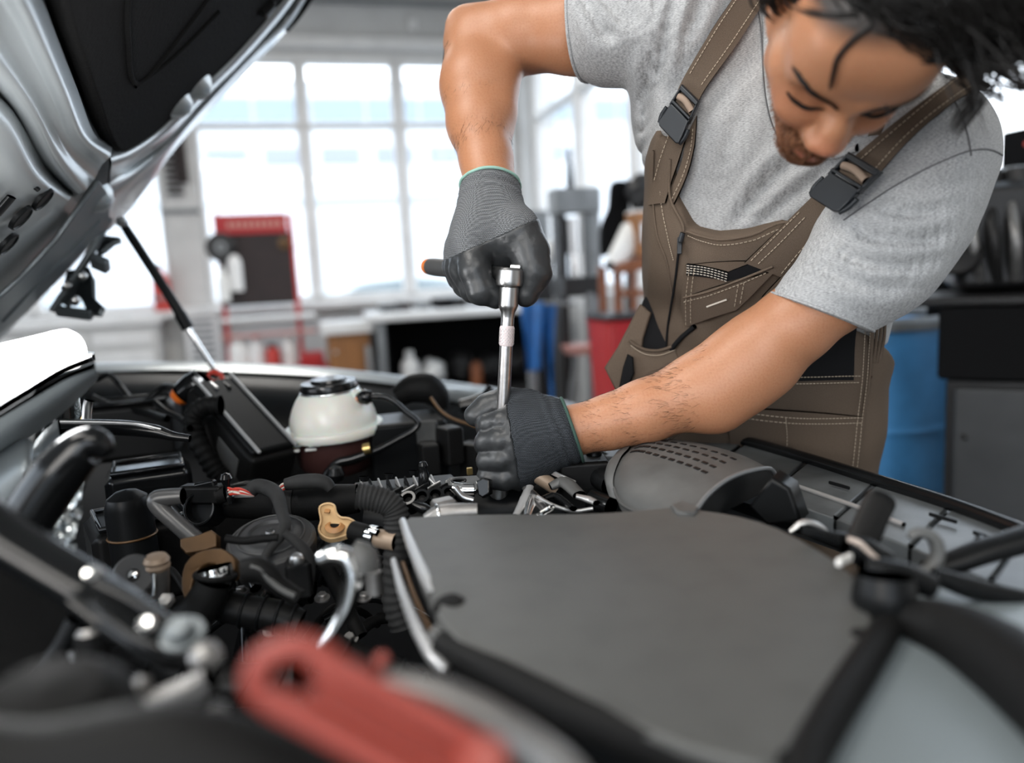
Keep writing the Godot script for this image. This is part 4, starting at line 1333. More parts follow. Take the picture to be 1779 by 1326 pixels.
	put("hinge_link", G.new().plate([V(-0.8337,1.2436,-1.521),V(-0.7982,1.2504,-1.522),V(-0.7905,1.2304,-1.5191),V(-0.7903,1.1924,-1.5138),V(-0.7736,1.1752,-1.5114),V(-0.7833,1.1583,-1.509),V(-0.803,1.1604,-1.5093),V(-0.8125,1.1881,-1.5132),V(-0.8274,1.1976,-1.5145),V(-0.8437,1.1788,-1.5119),V(-0.8564,1.1882,-1.5132)], HOOD_N * 0.010, 0.003), hm, t)
	put("hinge_link", G.new().bar(V(-0.8596,1.1688,-1.5105), V(-0.7922,1.1566,-1.5087), 0.02, 0.014, HOOD_N), hm, t)
	for q in [V(-0.8304,1.2176,-1.4971), V(-0.8146,1.1889,-1.4931), V(-0.7993,1.2332,-1.4993)]:
		put("hinge_bolt", G.new().lathe([Vector2(0, 0.012), Vector2(0.008, 0.011), Vector2(0.011, 0.006), Vector2(0.011, 0)], Kit.frame(q, HOOD_N), 14), M.steel, t)
	put("hinge_rail", G.new().tube([V(-0.7225,1.3294,-1.4366),V(-0.7651,1.2781,-1.4085),V(-0.8106,1.2208,-1.3696),V(-0.861,1.1618,-1.3423)], 0.008, 8, 3), M.dark_silver, t)
	# --- far wing: outer side, glossy top, black strip for the outer edge in shade, inner wing
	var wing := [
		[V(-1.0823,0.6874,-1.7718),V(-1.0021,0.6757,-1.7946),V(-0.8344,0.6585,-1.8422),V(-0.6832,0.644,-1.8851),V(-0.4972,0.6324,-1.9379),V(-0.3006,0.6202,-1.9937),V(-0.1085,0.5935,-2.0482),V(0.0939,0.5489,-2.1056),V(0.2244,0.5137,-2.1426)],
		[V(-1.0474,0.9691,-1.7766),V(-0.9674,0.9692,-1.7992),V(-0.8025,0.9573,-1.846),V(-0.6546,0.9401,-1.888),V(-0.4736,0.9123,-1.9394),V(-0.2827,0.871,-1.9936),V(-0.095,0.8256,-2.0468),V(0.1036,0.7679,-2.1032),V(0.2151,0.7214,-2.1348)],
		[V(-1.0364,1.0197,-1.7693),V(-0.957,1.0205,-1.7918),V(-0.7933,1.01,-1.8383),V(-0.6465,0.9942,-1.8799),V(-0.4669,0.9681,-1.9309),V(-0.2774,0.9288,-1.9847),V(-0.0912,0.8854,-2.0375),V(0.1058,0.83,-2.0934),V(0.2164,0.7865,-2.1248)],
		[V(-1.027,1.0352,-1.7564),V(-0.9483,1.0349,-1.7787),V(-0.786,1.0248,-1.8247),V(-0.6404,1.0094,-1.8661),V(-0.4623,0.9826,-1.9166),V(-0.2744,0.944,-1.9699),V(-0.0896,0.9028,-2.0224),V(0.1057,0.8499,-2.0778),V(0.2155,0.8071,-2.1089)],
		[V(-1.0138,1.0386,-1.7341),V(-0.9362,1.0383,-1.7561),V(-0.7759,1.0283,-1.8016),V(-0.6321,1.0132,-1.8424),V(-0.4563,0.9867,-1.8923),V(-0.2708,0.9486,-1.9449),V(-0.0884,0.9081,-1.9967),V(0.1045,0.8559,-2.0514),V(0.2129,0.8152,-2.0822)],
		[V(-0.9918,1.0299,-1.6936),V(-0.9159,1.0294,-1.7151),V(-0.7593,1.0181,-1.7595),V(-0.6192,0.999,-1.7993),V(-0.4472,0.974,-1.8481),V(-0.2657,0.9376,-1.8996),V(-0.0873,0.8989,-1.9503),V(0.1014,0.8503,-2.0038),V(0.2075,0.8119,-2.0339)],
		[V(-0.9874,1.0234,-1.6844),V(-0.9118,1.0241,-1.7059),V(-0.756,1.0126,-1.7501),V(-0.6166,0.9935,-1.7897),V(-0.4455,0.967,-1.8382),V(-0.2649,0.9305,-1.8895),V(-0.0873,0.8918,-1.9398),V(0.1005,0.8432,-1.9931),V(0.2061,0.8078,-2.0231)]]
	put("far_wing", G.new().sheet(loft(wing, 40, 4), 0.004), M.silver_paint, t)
	put("edge_shade_strip", G.new().tube([V(-1.0168,1.0344,-1.7384),V(-0.939,1.034,-1.7605),V(-0.7783,1.0239,-1.8061),V(-0.6341,1.0087,-1.847),V(-0.4966,0.9869,-1.8861),V(-0.3796,0.9636,-1.9193)], [.009, .009, .008, .006, .005, .004], 10, 4), M.black_gloss, t)  # black strip stands in for shade along the outer edge
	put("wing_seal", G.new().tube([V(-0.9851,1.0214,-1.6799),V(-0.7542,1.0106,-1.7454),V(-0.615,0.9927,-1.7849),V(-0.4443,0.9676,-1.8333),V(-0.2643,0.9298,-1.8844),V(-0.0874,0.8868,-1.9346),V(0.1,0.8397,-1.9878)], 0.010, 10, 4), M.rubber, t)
	var iw := [
		[V(-1.0178,1.0264,-1.6737),V(-0.9108,1.0243,-1.7041),V(-0.7552,1.0128,-1.7482),V(-0.6158,0.995,-1.7878),V(-0.4449,0.9686,-1.8363),V(-0.2646,0.9308,-1.8875),V(-0.0874,0.8892,-1.9377),V(0.1003,0.8406,-1.991),V(0.2213,0.8035,-2.0254)],
		[V(-0.975,0.9946,-1.5944),V(-0.8736,0.9846,-1.6232),V(-0.7252,0.9699,-1.6653),V(-0.5917,0.9542,-1.7032),V(-0.4284,0.9274,-1.7495),V(-0.256,0.8897,-1.7984),V(-0.0863,0.8511,-1.8466),V(0.0934,0.8102,-1.8976),V(0.2095,0.7826,-1.9305)],
		[V(-0.9559,0.8867,-1.5374),V(-0.8574,0.8748,-1.5654),V(-0.713,0.8573,-1.6064),V(-0.583,0.8416,-1.6433),V(-0.4233,0.8223,-1.6886),V(-0.2542,0.8018,-1.7366),V(-0.0881,0.7817,-1.7837),V(0.0868,0.7465,-1.8334),V(0.1996,0.7183,-1.8653)],
		[V(-0.9636,0.6408,-1.4937),V(-0.8661,0.6242,-1.5213),V(-0.7233,0.5997,-1.5619),V(-0.5939,0.584,-1.5986),V(-0.435,0.5635,-1.6437),V(-0.2664,0.5486,-1.6915),V(-0.1012,0.528,-1.7384),V(0.0735,0.5063,-1.788),V(0.1864,0.5023,-1.82)]]
	put("inner_wing", G.new().sheet(loft(iw, 30, 4), 0.004), M.black_satin, t)
	# headlamp top and slam panel corner at the far front
	put("headlamp_top", G.new().plate([V(-0.1708,0.9279,-1.8642),V(-0.0842,0.914,-1.8888),V(-0.0158,0.8845,-1.9082),V(-0.0586,0.8745,-1.896),V(-0.1273,0.8843,-1.8765),V(-0.167,0.9024,-1.8653)], L_DIR * 0.06, 0.012, 3), M.silver_paint, t)
	put("wing_bracket", G.new().tube([V(-0.0987,0.8719,-1.8431),V(-0.0312,0.8564,-1.8622),V(0.0656,0.8276,-1.8897),V(0.1508,0.7936,-1.9139)], 0.016, 10, 4, false, true, 0.6), M.black_gloss, t)
	put("slam_corner", G.new().plate([V(0.0559,0.885,-1.9346),V(0.1463,0.885,-1.82),V(0.2039,0.885,-1.6405),V(0.2398,0.885,-1.49),V(0.1721,0.885,-1.3976),V(0.1188,0.885,-1.505),V(0.0736,0.885,-1.72)], Vector3(0, -0.03, 0), 0.008, 3), M.silver_paint, t)
	# --- bay walls: firewall, floor, front, near side
	var bay := func(g: G, f0: float, f1: float, l0: float, l1: float, y0: float, y1: float) -> G:
		var b := Basis(F_DIR, Vector3.UP, -L_DIR)
		var o := V(0.6407,0,-0.1818)
		return g.box(Transform3D(b, o + F_DIR * (f0 + f1) * 0.5 + L_DIR * (l0 + l1) * 0.5 + Vector3(0, (y0 + y1) * 0.5, 0)), Vector3(absf(f1 - f0), absf(y1 - y0), absf(l1 - l0)), 0.01)
	put("firewall", bay.call(G.new(), -1.36, -1.33, 0.1, 1.8, 0.3, 1.0), M.black_satin, t)
	put("bay_floor", bay.call(G.new(), -1.33, -0.02, 0.25, 1.74, 0.58, 0.62), M.cloth_black, t)
	put("front_panel", bay.call(G.new(), -0.14, -0.10, 0.3, 1.8, 0.3, 0.84), M.black_satin, t)
	put("bumper", bay.call(G.new(), -0.10, -0.04, 0.2, 1.9, 0.25, 0.72), M.silver_paint, t)
	put("near_side", bay.call(G.new(), -1.33, 0.0, 0.18, 0.22, 0.3, 0.78), M.black_satin, t)
	front_edge()

# plastic covers along the front edge, by the mechanic
func front_edge() -> void:
	var t := thing("front_cover", "segmented dark plastic cover along the front edge of the engine bay", "cover", V(0.3666,0.93,-0.8828))
	var o := [V(0.2147,0.935,-1.274),V(0.2695,0.935,-1.2219),V(0.3269,0.935,-1.108),V(0.374,0.935,-0.991),V(0.4112,0.935,-0.8784),V(0.4434,0.935,-0.7815),V(0.4623,0.935,-0.6931),V(0.4765,0.935,-0.613)]
	var i := [V(0.1093,0.935,-1.0927),V(0.167,0.935,-1.0458),V(0.2292,0.935,-0.9624),V(0.2799,0.935,-0.8627),V(0.3191,0.935,-0.7681),V(0.35,0.935,-0.6795),V(0.3724,0.935,-0.5968),V(0.3889,0.935,-0.5295)]
	for k in 7:
		var g := 0.03
		var pts := [o[k].lerp(o[k + 1], g), o[k].lerp(o[k + 1], 1.0 - g), i[k].lerp(i[k + 1], 1.0 - g), i[k].lerp(i[k + 1], g)]
		put("cover_segment", G.new().plate(pts, Vector3(0, -0.02, 0), 0.002), M.panel_grey, t)
	put("base", G.new().plate([V(0.2127,0.93,-1.3198),V(0.2786,0.93,-1.2627),V(0.3374,0.93,-1.1435),V(0.3855,0.93,-1.0215),V(0.4233,0.93,-0.9043),V(0.4559,0.93,-0.8037),V(0.4748,0.93,-0.7121),V(0.49,0.93,-0.6304),V(0.3913,0.93,-0.5325),V(0.3754,0.93,-0.6015),V(0.3524,0.93,-0.684),V(0.3208,0.93,-0.7721),V(0.2809,0.93,-0.8658),V(0.2296,0.93,-0.9643),V(0.167,0.93,-1.0465),V(0.1091,0.93,-1.0926)], Vector3(0, -0.03, 0), 0.003), M.black_satin, t)
	put("lip", G.new().tube([V(0.191,0.94,-1.3049),V(0.2702,0.94,-1.2246),V(0.3281,0.94,-1.112),V(0.3745,0.94,-0.9923),V(0.4108,0.94,-0.8776),V(0.4421,0.94,-0.7794),V(0.4601,0.94,-0.69),V(0.4735,0.94,-0.6094)], 0.0075, 10, 4), M.black_gloss, t)
	put("rib", G.new().tube([V(0.1644,0.937,-1.1538),V(0.2298,0.937,-1.0815),V(0.2863,0.937,-0.9717),V(0.3267,0.937,-0.8657),V(0.3556,0.937,-0.7845),V(0.3709,0.937,-0.7317)], 0.0028, 8, 4), M.silver_edge, t)  # silver colour gives this ridge its edge highlight
	put("inner_wall", G.new().sheet([PackedVector3Array([V(0.2298,0.932,-0.9652),V(0.281,0.932,-0.8659),V(0.3206,0.932,-0.7716),V(0.3519,0.932,-0.683),V(0.3746,0.932,-0.6003),V(0.3914,0.932,-0.5329)]), PackedVector3Array([V(0.2524,0.86,-1.0637),V(0.3154,0.86,-0.9729),V(0.363,0.86,-0.8733),V(0.4005,0.86,-0.7761),V(0.4247,0.86,-0.6786),V(0.4438,0.86,-0.6018)])], 0.004), M.panel_grey, t)
	for q in [V(0.3579,0.94,-0.8781), V(0.4056,0.94,-0.7509), V(0.4155,0.94,-0.6939)]:
		put("slot", G.new().bar(q, q + F_DIR * 0.004 + L_DIR * -0.03, 0.004, 0.003, Vector3.UP, 0.001), M.black_satin, t)


# ---------------------------------------------------------------- what stands in the engine bay
func ring(r: float, tube: float, t: Transform3D, n := 24, k := 10) -> G:
	var rows := []
	for i in n:
		var a := TAU * i / n
		var row := PackedVector3Array()
		for j in k:
			var b := TAU * j / k
			row.append(t * Vector3(cos(a) * (r + tube * cos(b)), tube * sin(b), sin(a) * (r + tube * cos(b))))
		rows.append(row)
	return G.new().grid(rows, true, true)

# a hose with ribs
func ribbed(pts: Array, r: float, pitch: float, depth := 0.12) -> G:
	var path := Kit.smooth(pts, 14)
	var total := 0.0
	for i in path.size() - 1:
		total += path[i].distance_to(path[i + 1])
	var n := maxi(4, int(total / pitch) * 4)
	var p := []
	var rad := []
	for i in n + 1:
		p.append(Kit.along(path, float(i) / n))
		rad.append(r * (1.0 + (depth if i % 4 < 2 else -depth)))
	return G.new().tube(p, rad, 14, 1)

# hexagon bolt with a washer
func bolt(called: String, at: Vector3, up: Vector3, r: float, m: Material, parent: Node3D) -> MeshInstance3D:
	var f := Kit.frame(at, up)
	var g := G.new().lathe([Vector2(0, 0.3 * r), Vector2(1.5 * r, 0.3 * r), Vector2(1.55 * r, 0.1 * r), Vector2(1.5 * r, -0.1 * r)], f, 22)
	g.lathe([Vector2(0, 1.2 * r), Vector2(0.8 * r, 1.2 * r), Vector2(r, 1.0 * r), Vector2(r, 0.2 * r)], f, 6, 0.3)
	return put(called, g, m, parent)

func loose(called: String, g, m: Material, label: String, cat: String, group := "") -> MeshInstance3D:
	return tag(put(called, g, m), label, cat, group)

func engine() -> void:
	left_front()
	back_row()
	middle()
	fuel_rail()
	covers()
	near_right()

func left_front() -> void:
	var UP := Vector3.UP
	# tube lamp lying over the pale cowl edge
	var tl := thing("tube_lamp", "glowing white tube lamp lying on the white cowl edge at the left", "lamp", V(-0.5072,1.1373,-0.8193))
	put("tube", G.new().tube([V(-0.7314,1.0967,-0.8135),V(-0.6286,1.1115,-0.8156),V(-0.5316,1.1291,-0.8181),V(-0.4952,1.1355,-0.819),V(-0.4686,1.1407,-0.8198),V(-0.4564,1.143,-0.8201),V(-0.4492,1.1444,-0.8203),V(-0.4443,1.1454,-0.8204)], [.0225, .0225, .0225, .0225, .0225, .0215, .016, .006], 24, 2), M.tube_glow, tl)
	put("end_cap", G.new().tube([V(-0.7314,1.0967,-0.8135), V(-0.7737,1.0905,-0.8127)], 0.024, 20, 1), M.white_plastic, tl)
	var lamp := OmniLight3D.new()
	lamp.name = "tube_lamp_light"
	lamp.light_energy = 0.12
	lamp.light_size = 0.06
	lamp.omni_range = 20.0
	lamp.omni_attenuation = 2.0
	lamp.shadow_enabled = true
	add_child(lamp, true)
	lamp.position = V(-0.4617,1.1705,-0.7432)
	var cw := thing("cowl_edge", "white cowl edge with a dark grey underside below the glowing tube lamp", "cowl", V(-0.4849,1.1036,-0.7943))
	var top := loft([
		[V(-0.7813,1.0924,-0.924),V(-0.6443,1.1089,-0.9264),V(-0.562,1.1215,-0.9281),V(-0.5141,1.1264,-0.9288),V(-0.491,1.1246,-0.9286)],
		[V(-0.6983,1.086,-0.8221),V(-0.5759,1.1025,-0.8245),V(-0.5022,1.1167,-0.8265),V(-0.4592,1.1265,-0.8279),V(-0.4372,1.1296,-0.8283)],
		[V(-0.6081,1.0564,-0.7069),V(-0.501,1.0894,-0.7115),V(-0.447,1.1137,-0.715),V(-0.4092,1.1306,-0.7173),V(-0.3803,1.1385,-0.7184)],
		[V(-0.5919,1.0482,-0.6855),V(-0.4875,1.0834,-0.6905),V(-0.4349,1.1096,-0.6942),V(-0.398,1.129,-0.6969),V(-0.3698,1.1387,-0.6983)]], 20, 4)
	put("top_face", G.new().sheet(top, 0.006), M.white_gloss, cw)
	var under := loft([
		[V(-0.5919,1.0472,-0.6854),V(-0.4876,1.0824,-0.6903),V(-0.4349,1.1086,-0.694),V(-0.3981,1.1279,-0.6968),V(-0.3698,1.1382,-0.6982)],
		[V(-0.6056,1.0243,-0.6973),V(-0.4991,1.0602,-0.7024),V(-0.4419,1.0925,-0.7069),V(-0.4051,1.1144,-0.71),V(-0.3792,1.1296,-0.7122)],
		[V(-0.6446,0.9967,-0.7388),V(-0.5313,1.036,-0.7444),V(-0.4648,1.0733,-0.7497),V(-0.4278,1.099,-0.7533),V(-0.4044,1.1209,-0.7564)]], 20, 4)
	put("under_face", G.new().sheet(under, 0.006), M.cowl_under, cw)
	# black uprights behind the foil bracket
	loose("black_post", G.new().tube([V(-0.5423,1.075,-0.9115),V(-0.5417,1.0349,-0.9058),V(-0.5418,0.9816,-0.8983)], 0.010, 12, 2), M.black_gloss, "thin glossy black post under the cowl edge, left of the other", "post")
	loose("black_post", G.new().tube([V(-0.5144,1.0834,-0.8925),V(-0.5139,1.0429,-0.8867),V(-0.5156,0.9856,-0.8787)], 0.0125, 12, 2), M.black_gloss, "thicker glossy black post beside the clear clip under the cowl edge", "post")
	var cl := thing("clear_clip", "small clear metal clip under the end of the cowl edge", "clip", V(-0.5028,1.0534,-0.8882))
	put("blade", G.new().plate([V(-0.5105,1.0571,-0.8887),V(-0.5052,1.0829,-0.8924),V(-0.5005,1.097,-0.8944),V(-0.496,1.0824,-0.8923),V(-0.4944,1.0614,-0.8894),V(-0.4988,1.0532,-0.8882)], Vector3(0.0, 0, -0.004), 0.001), M.foil, cl)
	put("stud", G.new().lathe([Vector2(0, 0.02), Vector2(0.006, 0.018), Vector2(0.005, 0)], Kit.frame(V(-0.4913,1.0928,-0.8837), UP), 12), M.steel, cl)
	var vs := thing("valve_stem", "small metal valve with a brass tip behind the clear clip", "valve", V(-0.5301,1.043,-0.9676))
	put("stem", G.new().tube([V(-0.5317,1.0396,-0.9671),V(-0.5292,1.06,-0.97),V(-0.5267,1.067,-0.9709)], 0.006, 10, 2), M.steel, vs)
	put("tip", G.new().tube([V(-0.5345,1.0418,-0.9674),V(-0.5326,1.0503,-0.9686)], 0.005, 8, 1), M.brass, vs)
	# glossy bar across, foil bracket at its left end
	var br := thing("cross_bar", "glossy black flat bar running right from the crinkled foil bracket", "bar", V(-0.4494,1.0408,-0.8865))
	put("bar", G.new().tube([V(-0.4957,1.057,-0.8483),V(-0.4669,1.0548,-0.848),V(-0.423,1.0513,-0.8475),V(-0.3918,1.046,-0.8468),V(-0.3732,1.04,-0.8459),V(-0.3545,1.0366,-0.8455)], [.0085, .0085, .0085, .0075, .005, .004], 14, 4, false, true, 1.0), M.black_gloss, br)
	put("upper_edge", G.new().tube([V(-0.4926,1.0621,-0.844),V(-0.4452,1.059,-0.8436),V(-0.4078,1.0552,-0.843),V(-0.3831,1.049,-0.8422)], [.0022, .0022, .0022, .001], 8, 4), M.silver_edge, br)
	var fb := loft([[V(-0.4841,1.0525,-0.7871),V(-0.473,1.0635,-0.7887),V(-0.4608,1.0727,-0.79)], [V(-0.4823,1.0408,-0.7754),V(-0.4678,1.0515,-0.7769),V(-0.4541,1.06,-0.7781)], [V(-0.4843,1.0249,-0.7731),V(-0.4675,1.0355,-0.7746),V(-0.454,1.0496,-0.7766)]], 10, 4)
	loose("foil_bracket", G.new().sheet(fb, 0.003), M.foil, "crinkled foil bracket at the left end of the glossy cross bar", "bracket")
	var fs := loft([[V(-0.5009,1.0427,-0.7251),V(-0.4786,1.0544,-0.7268),V(-0.4608,1.0642,-0.7282),V(-0.4535,1.0596,-0.7275)], [V(-0.4884,1.0272,-0.7027),V(-0.4679,1.0366,-0.7041),V(-0.4504,1.0482,-0.7057),V(-0.4464,1.0448,-0.7052)], [V(-0.4898,1.0012,-0.6991),V(-0.4714,1.0106,-0.7004),V(-0.4569,1.0255,-0.7025),V(-0.4534,1.0316,-0.7034)]], 10, 3)
	loose("grey_strip", G.new().sheet(fs, 0.004), M.dark_silver, "dull grey metal strip at the left edge, left of the foil bracket", "strip")
	# fat glossy pipe and heat shield behind it
	var pp := thing("air_pipe", "fat glossy black air pipe rising from the brace beam at the left", "pipe", V(-0.3545,1.0533,-0.5852))
	put("pipe", G.new().tube([V(-0.3214,1.073,-0.6082),V(-0.3256,1.0795,-0.6091),V(-0.3328,1.0817,-0.6094),V(-0.3421,1.0768,-0.6088),V(-0.3574,1.0623,-0.6067),V(-0.3749,1.0407,-0.6037),V(-0.3935,1.0138,-0.5999),V(-0.4153,0.979,-0.595)], [.006, .011, .0145, .017, .0195, .0205, .021, .022], 28, 6), M.black_gloss, pp)
	put("clip", G.new().bar(V(-0.3704,1.0787,-0.6494), V(-0.3481,1.0795,-0.6495), 0.008, 0.006, UP, 0.002), M.chrome, pp)
	var hs := []
	var nz := FastNoiseLite.new()
	nz.seed = 15
	nz.frequency = 26.0
	for i in 27:
		var row := PackedVector3Array()
		var y := i / 26.0
		for j in 15:
			var x := j / 14.0
			var u := lerpf(lerpf(128, 58, y), lerpf(152, 128, y), x)
			var p: Vector3 = (V(-0.3928,1.0531,-0.6862)).lerp(V(-0.3936,0.9988,-0.618), y).lerp((V(-0.3697,1.0567,-0.6665)).lerp(V(-0.3631,0.9907,-0.6168), y), x)
			var q := Vector3(x * 0.5, y * 2.0, 3.0)
			p += Vector3(0.3, 0.3, 1) * 0.007 * (absf(nz.get_noise_3dv(q * 0.12)) * 2.0 - 0.4 + 0.5 * sin((x * 1.6 + y * 3.2) * 5.0))
			row.append(p)
		hs.append(row)
	loose("heat_shield", G.new().sheet(hs, 0.0015), M.foil, "crumpled foil heat shield behind the fat black air pipe", "heat shield")
	# brace beam
	var bb := thing("brace_beam", "glossy black brace beam crossing the near left of the engine bay", "beam", V(-0.2698,1.0075,-0.4778))
	put("beam", G.new().tube([V(-0.3579,1.073,-0.487),V(-0.3298,1.0505,-0.4839),V(-0.3051,1.0333,-0.4814),V(-0.2768,1.0144,-0.4788),V(-0.2669,1.0074,-0.4778)], [.021, .020, .019, .019, .018], 22, 5, false, true, 0.75), M.black_gloss, bb)
	put("arm", G.new().tube([V(-0.263,1.0223,-0.4546),V(-0.2463,1.0104,-0.453),V(-0.2262,0.9949,-0.4508),V(-0.2094,0.9837,-0.4492),V(-0.1975,0.979,-0.4485)], [.019, .022, .021, .019, .012], 22, 5, false, true, 0.5), M.black_gloss, bb)
	put("rim", G.new().tube([V(-0.2545,1.0287,-0.4505),V(-0.2331,1.0166,-0.4488),V(-0.2133,1.002,-0.4467),V(-0.1999,0.9938,-0.4456)], [.004, .004, .004, .003], 10, 4), M.black_gloss, bb)
	put("rim", G.new().tube([V(-0.2517,1.0211,-0.4393),V(-0.2357,1.0049,-0.437),V(-0.2162,0.9926,-0.4353),V(-0.1992,0.983,-0.4339)], [.005, .005, .005, .003], 10, 4), M.black_gloss, bb)
	put("stud", G.new().lathe([Vector2(0, 0.006), Vector2(0.005, 0.005), Vector2(0.0065, 0)], Kit.frame(V(-0.2615,1.0278,-0.4625), Vector3(0.1, 0.8, 0.6)), 16), M.chrome, bb)
	put("rivet", G.new().lathe([Vector2(0, 0.003), Vector2(0.004, 0.0025), Vector2(0.006, 0)], Kit.frame(V(-0.2202,1.007,-0.4353), Vector3(-0.1, 0.8, 0.6)), 18), M.chrome, bb)
	bolt("end_bolt", V(-0.2006,0.9979,-0.4381), Vector3(0, 0.9, 0.4), 0.0085, M.dark_silver, bb)
	# alloy lug and bracket arms below the beam
	var lg := thing("alloy_lug", "blurred grey alloy lug at the end of the brace beam", "lug", V(-0.1858,0.9847,-0.4241))
	put("lug", G.new().tube([V(-0.1889,0.9881,-0.4246),V(-0.1829,0.9894,-0.4247),V(-0.1786,0.9843,-0.424)], [.008, .011, .007], 14, 3), M.cast_alloy, lg)
	put("arm", G.new().tube([V(-0.1688,0.9927,-0.3949),V(-0.1802,0.9857,-0.3939),V(-0.1959,0.9804,-0.3932),V(-0.2147,0.9732,-0.3922),V(-0.2253,0.9707,-0.3918)], [.007, .009, .009, .008, .004], 14, 4), M.cast_alloy, lg)
	put("fork", G.new().tube([V(-0.2036,0.9969,-0.3955),V(-0.2058,0.9916,-0.3948),V(-0.2137,0.9816,-0.3934)], [.003, .005, .006], 12, 3), M.cast_alloy, lg)
	# fine black mesh at the left edge
	var gr := thing("black_grille", "black grille panel with a fine mesh at the lower left edge", "grille", V(-0.3651,0.9542,-0.5511))
	put("panel", G.new().plate([V(-0.434,1.0166,-0.5599),V(-0.3796,1.0012,-0.5577),V(-0.3386,0.9739,-0.5538),V(-0.3308,0.9608,-0.552),V(-0.3457,0.9196,-0.5462),V(-0.3725,0.8957,-0.5428),V(-0.4407,0.8909,-0.5421)], V(-0.3973,0.9902,-0.5764) - V(-0.3841,0.9972,-0.5571), 0.004, 2), M.insulation, gr)
	put("frame_bar", G.new().tube([V(-0.3242,0.9657,-0.5426),V(-0.337,0.9449,-0.5397),V(-0.3555,0.9269,-0.5371),V(-0.3785,0.9016,-0.5336)], 0.007, 10, 3), M.black_satin, gr)
	var co := thing("cable_connector", "dark cable connector with a grey clip under the brace beam", "connector", V(-0.3084,0.9442,-0.5295))
	put("sleeve", G.new().tube([V(-0.3076,0.9604,-0.5317),V(-0.3078,0.9401,-0.5289),V(-0.3073,0.9198,-0.526)], 0.012, 14, 2), M.rubber, co)
	put("clip", G.new().tube([V(-0.3081,0.9653,-0.5324),V(-0.3076,0.9604,-0.5317)], [.008, .012], 14, 1), M.cast_alloy, co)
	put("wire", G.new().tube([V(-0.3172,0.9527,-0.5206),V(-0.3162,0.9407,-0.5189),V(-0.3173,0.9367,-0.5183)], 0.0022, 8, 3), M.steel, co)
	# blurred caps nearest the camera
	var hc := thing("reservoir_cap", "large blurred dark grey cap at the lower left corner", "cap", V(-0.2087,1.0162,-0.3174))
	put("dome", G.new().lathe([Vector2(0, 0.02), Vector2(0.022, 0.018), Vector2(0.034, 0.008), Vector2(0.037, -0.006), Vector2(0.036, -0.03)], Kit.frame(V(-0.2062,1.0166,-0.3175), Vector3(0.1, 1, 0.2)), 32), M.rubber, hc)
	put("neck", G.new().lathe([Vector2(0.03, 0), Vector2(0.03, -0.09), Vector2(0, -0.09)], Kit.frame(V(-0.2065,1.0112,-0.3167), Vector3(0.1, 1, 0.2)), 28), M.black_satin, hc)
	loose("near_wing_edge", G.new().tube([V(-0.2353,1.0253,-0.2783),V(-0.1895,1.0185,-0.2774),V(-0.1498,1.0234,-0.2781),V(-0.1192,1.0192,-0.2775),V(-0.0808,0.9977,-0.2744),V(-0.0518,0.9657,-0.2699)], 0.020, 16, 4), M.rubber, "rounded black edge along the bottom of the frame", "trim strip")
	loose("grey_nub", G.new().tube([V(-0.1465,1.0078,-0.3364),V(-0.1424,1.0055,-0.3361),V(-0.1406,1.0007,-0.3354)], [.004, .006, .004], 12, 3), M.cast_alloy, "small blurred grey nub beside the red plastic tool", "nub")
	# red plastic handle
	var rh := thing("red_tool", "blurred red plastic tool with an opening lying nearest the camera", "handle", V(-0.0591,1.0524,-0.2519))
	var zz := (V(-0.0626,1.0604,-0.253) - V(-0.058,1.0708,-0.2342))
	var a := [V(-0.0956,1.0641,-0.2535),V(-0.0924,1.0718,-0.2546),V(-0.0859,1.0757,-0.2551),V(-0.0756,1.0764,-0.2552),V(-0.0714,1.0734,-0.2548),V(-0.0603,1.0672,-0.2539),V(-0.043,1.0571,-0.2525),V(-0.0238,1.0463,-0.251),V(-0.0143,1.0399,-0.2501),V(-0.0135,1.0325,-0.249),V(-0.0212,1.0211,-0.2474),V(-0.0368,1.0258,-0.2481),V(-0.0559,1.0386,-0.2499),V(-0.075,1.0497,-0.2515),V(-0.0885,1.0575,-0.2526)]
	put("loop", G.new().tube([V(-0.0925,1.0658,-0.2517),V(-0.0886,1.0737,-0.2528),V(-0.0774,1.077,-0.2533),V(-0.0663,1.071,-0.2525),V(-0.0664,1.0625,-0.2513),V(-0.0761,1.0564,-0.2504),V(-0.0878,1.0593,-0.2508)], .0036, 14, 4, true, false, 1.3), M.handle_red, rh)
	put("upper_bar", G.new().tube([V(-0.0719,1.0727,-0.2507),V(-0.0576,1.0658,-0.2497),V(-0.0425,1.0565,-0.2484),V(-0.0255,1.0464,-0.247),V(-0.0143,1.0385,-0.2458)], .0048, 14, 4), M.handle_red, rh)
	put("lower_bar", G.new().tube([V(-0.0844,1.0653,-0.2416),V(-0.068,1.0555,-0.2402),V(-0.0515,1.0453,-0.2387),V(-0.035,1.0354,-0.2373),V(-0.0185,1.0271,-0.2362)], .0050, 14, 4), M.handle_red, rh)
	put("web", G.new().plate([V(-0.065,1.0615,-0.2552),V(-0.0591,1.06,-0.2549),V(-0.0436,1.0513,-0.2537),V(-0.0243,1.0397,-0.2521),V(-0.0148,1.0313,-0.2509),V(-0.0195,1.0177,-0.249),V(-0.037,1.0261,-0.2502),V(-0.0543,1.0369,-0.2517),V(-0.0658,1.0446,-0.2528),V(-0.0675,1.0517,-0.2538)], zz * 0.3, 0.002), M.handle_red, rh)
	put("rib", G.new().tube([V(-0.0712,1.0659,-0.2457),V(-0.0573,1.0576,-0.2445),V(-0.0387,1.046,-0.2429),V(-0.0239,1.0368,-0.2416)], .0032, 12, 4), M.handle_red, rh)
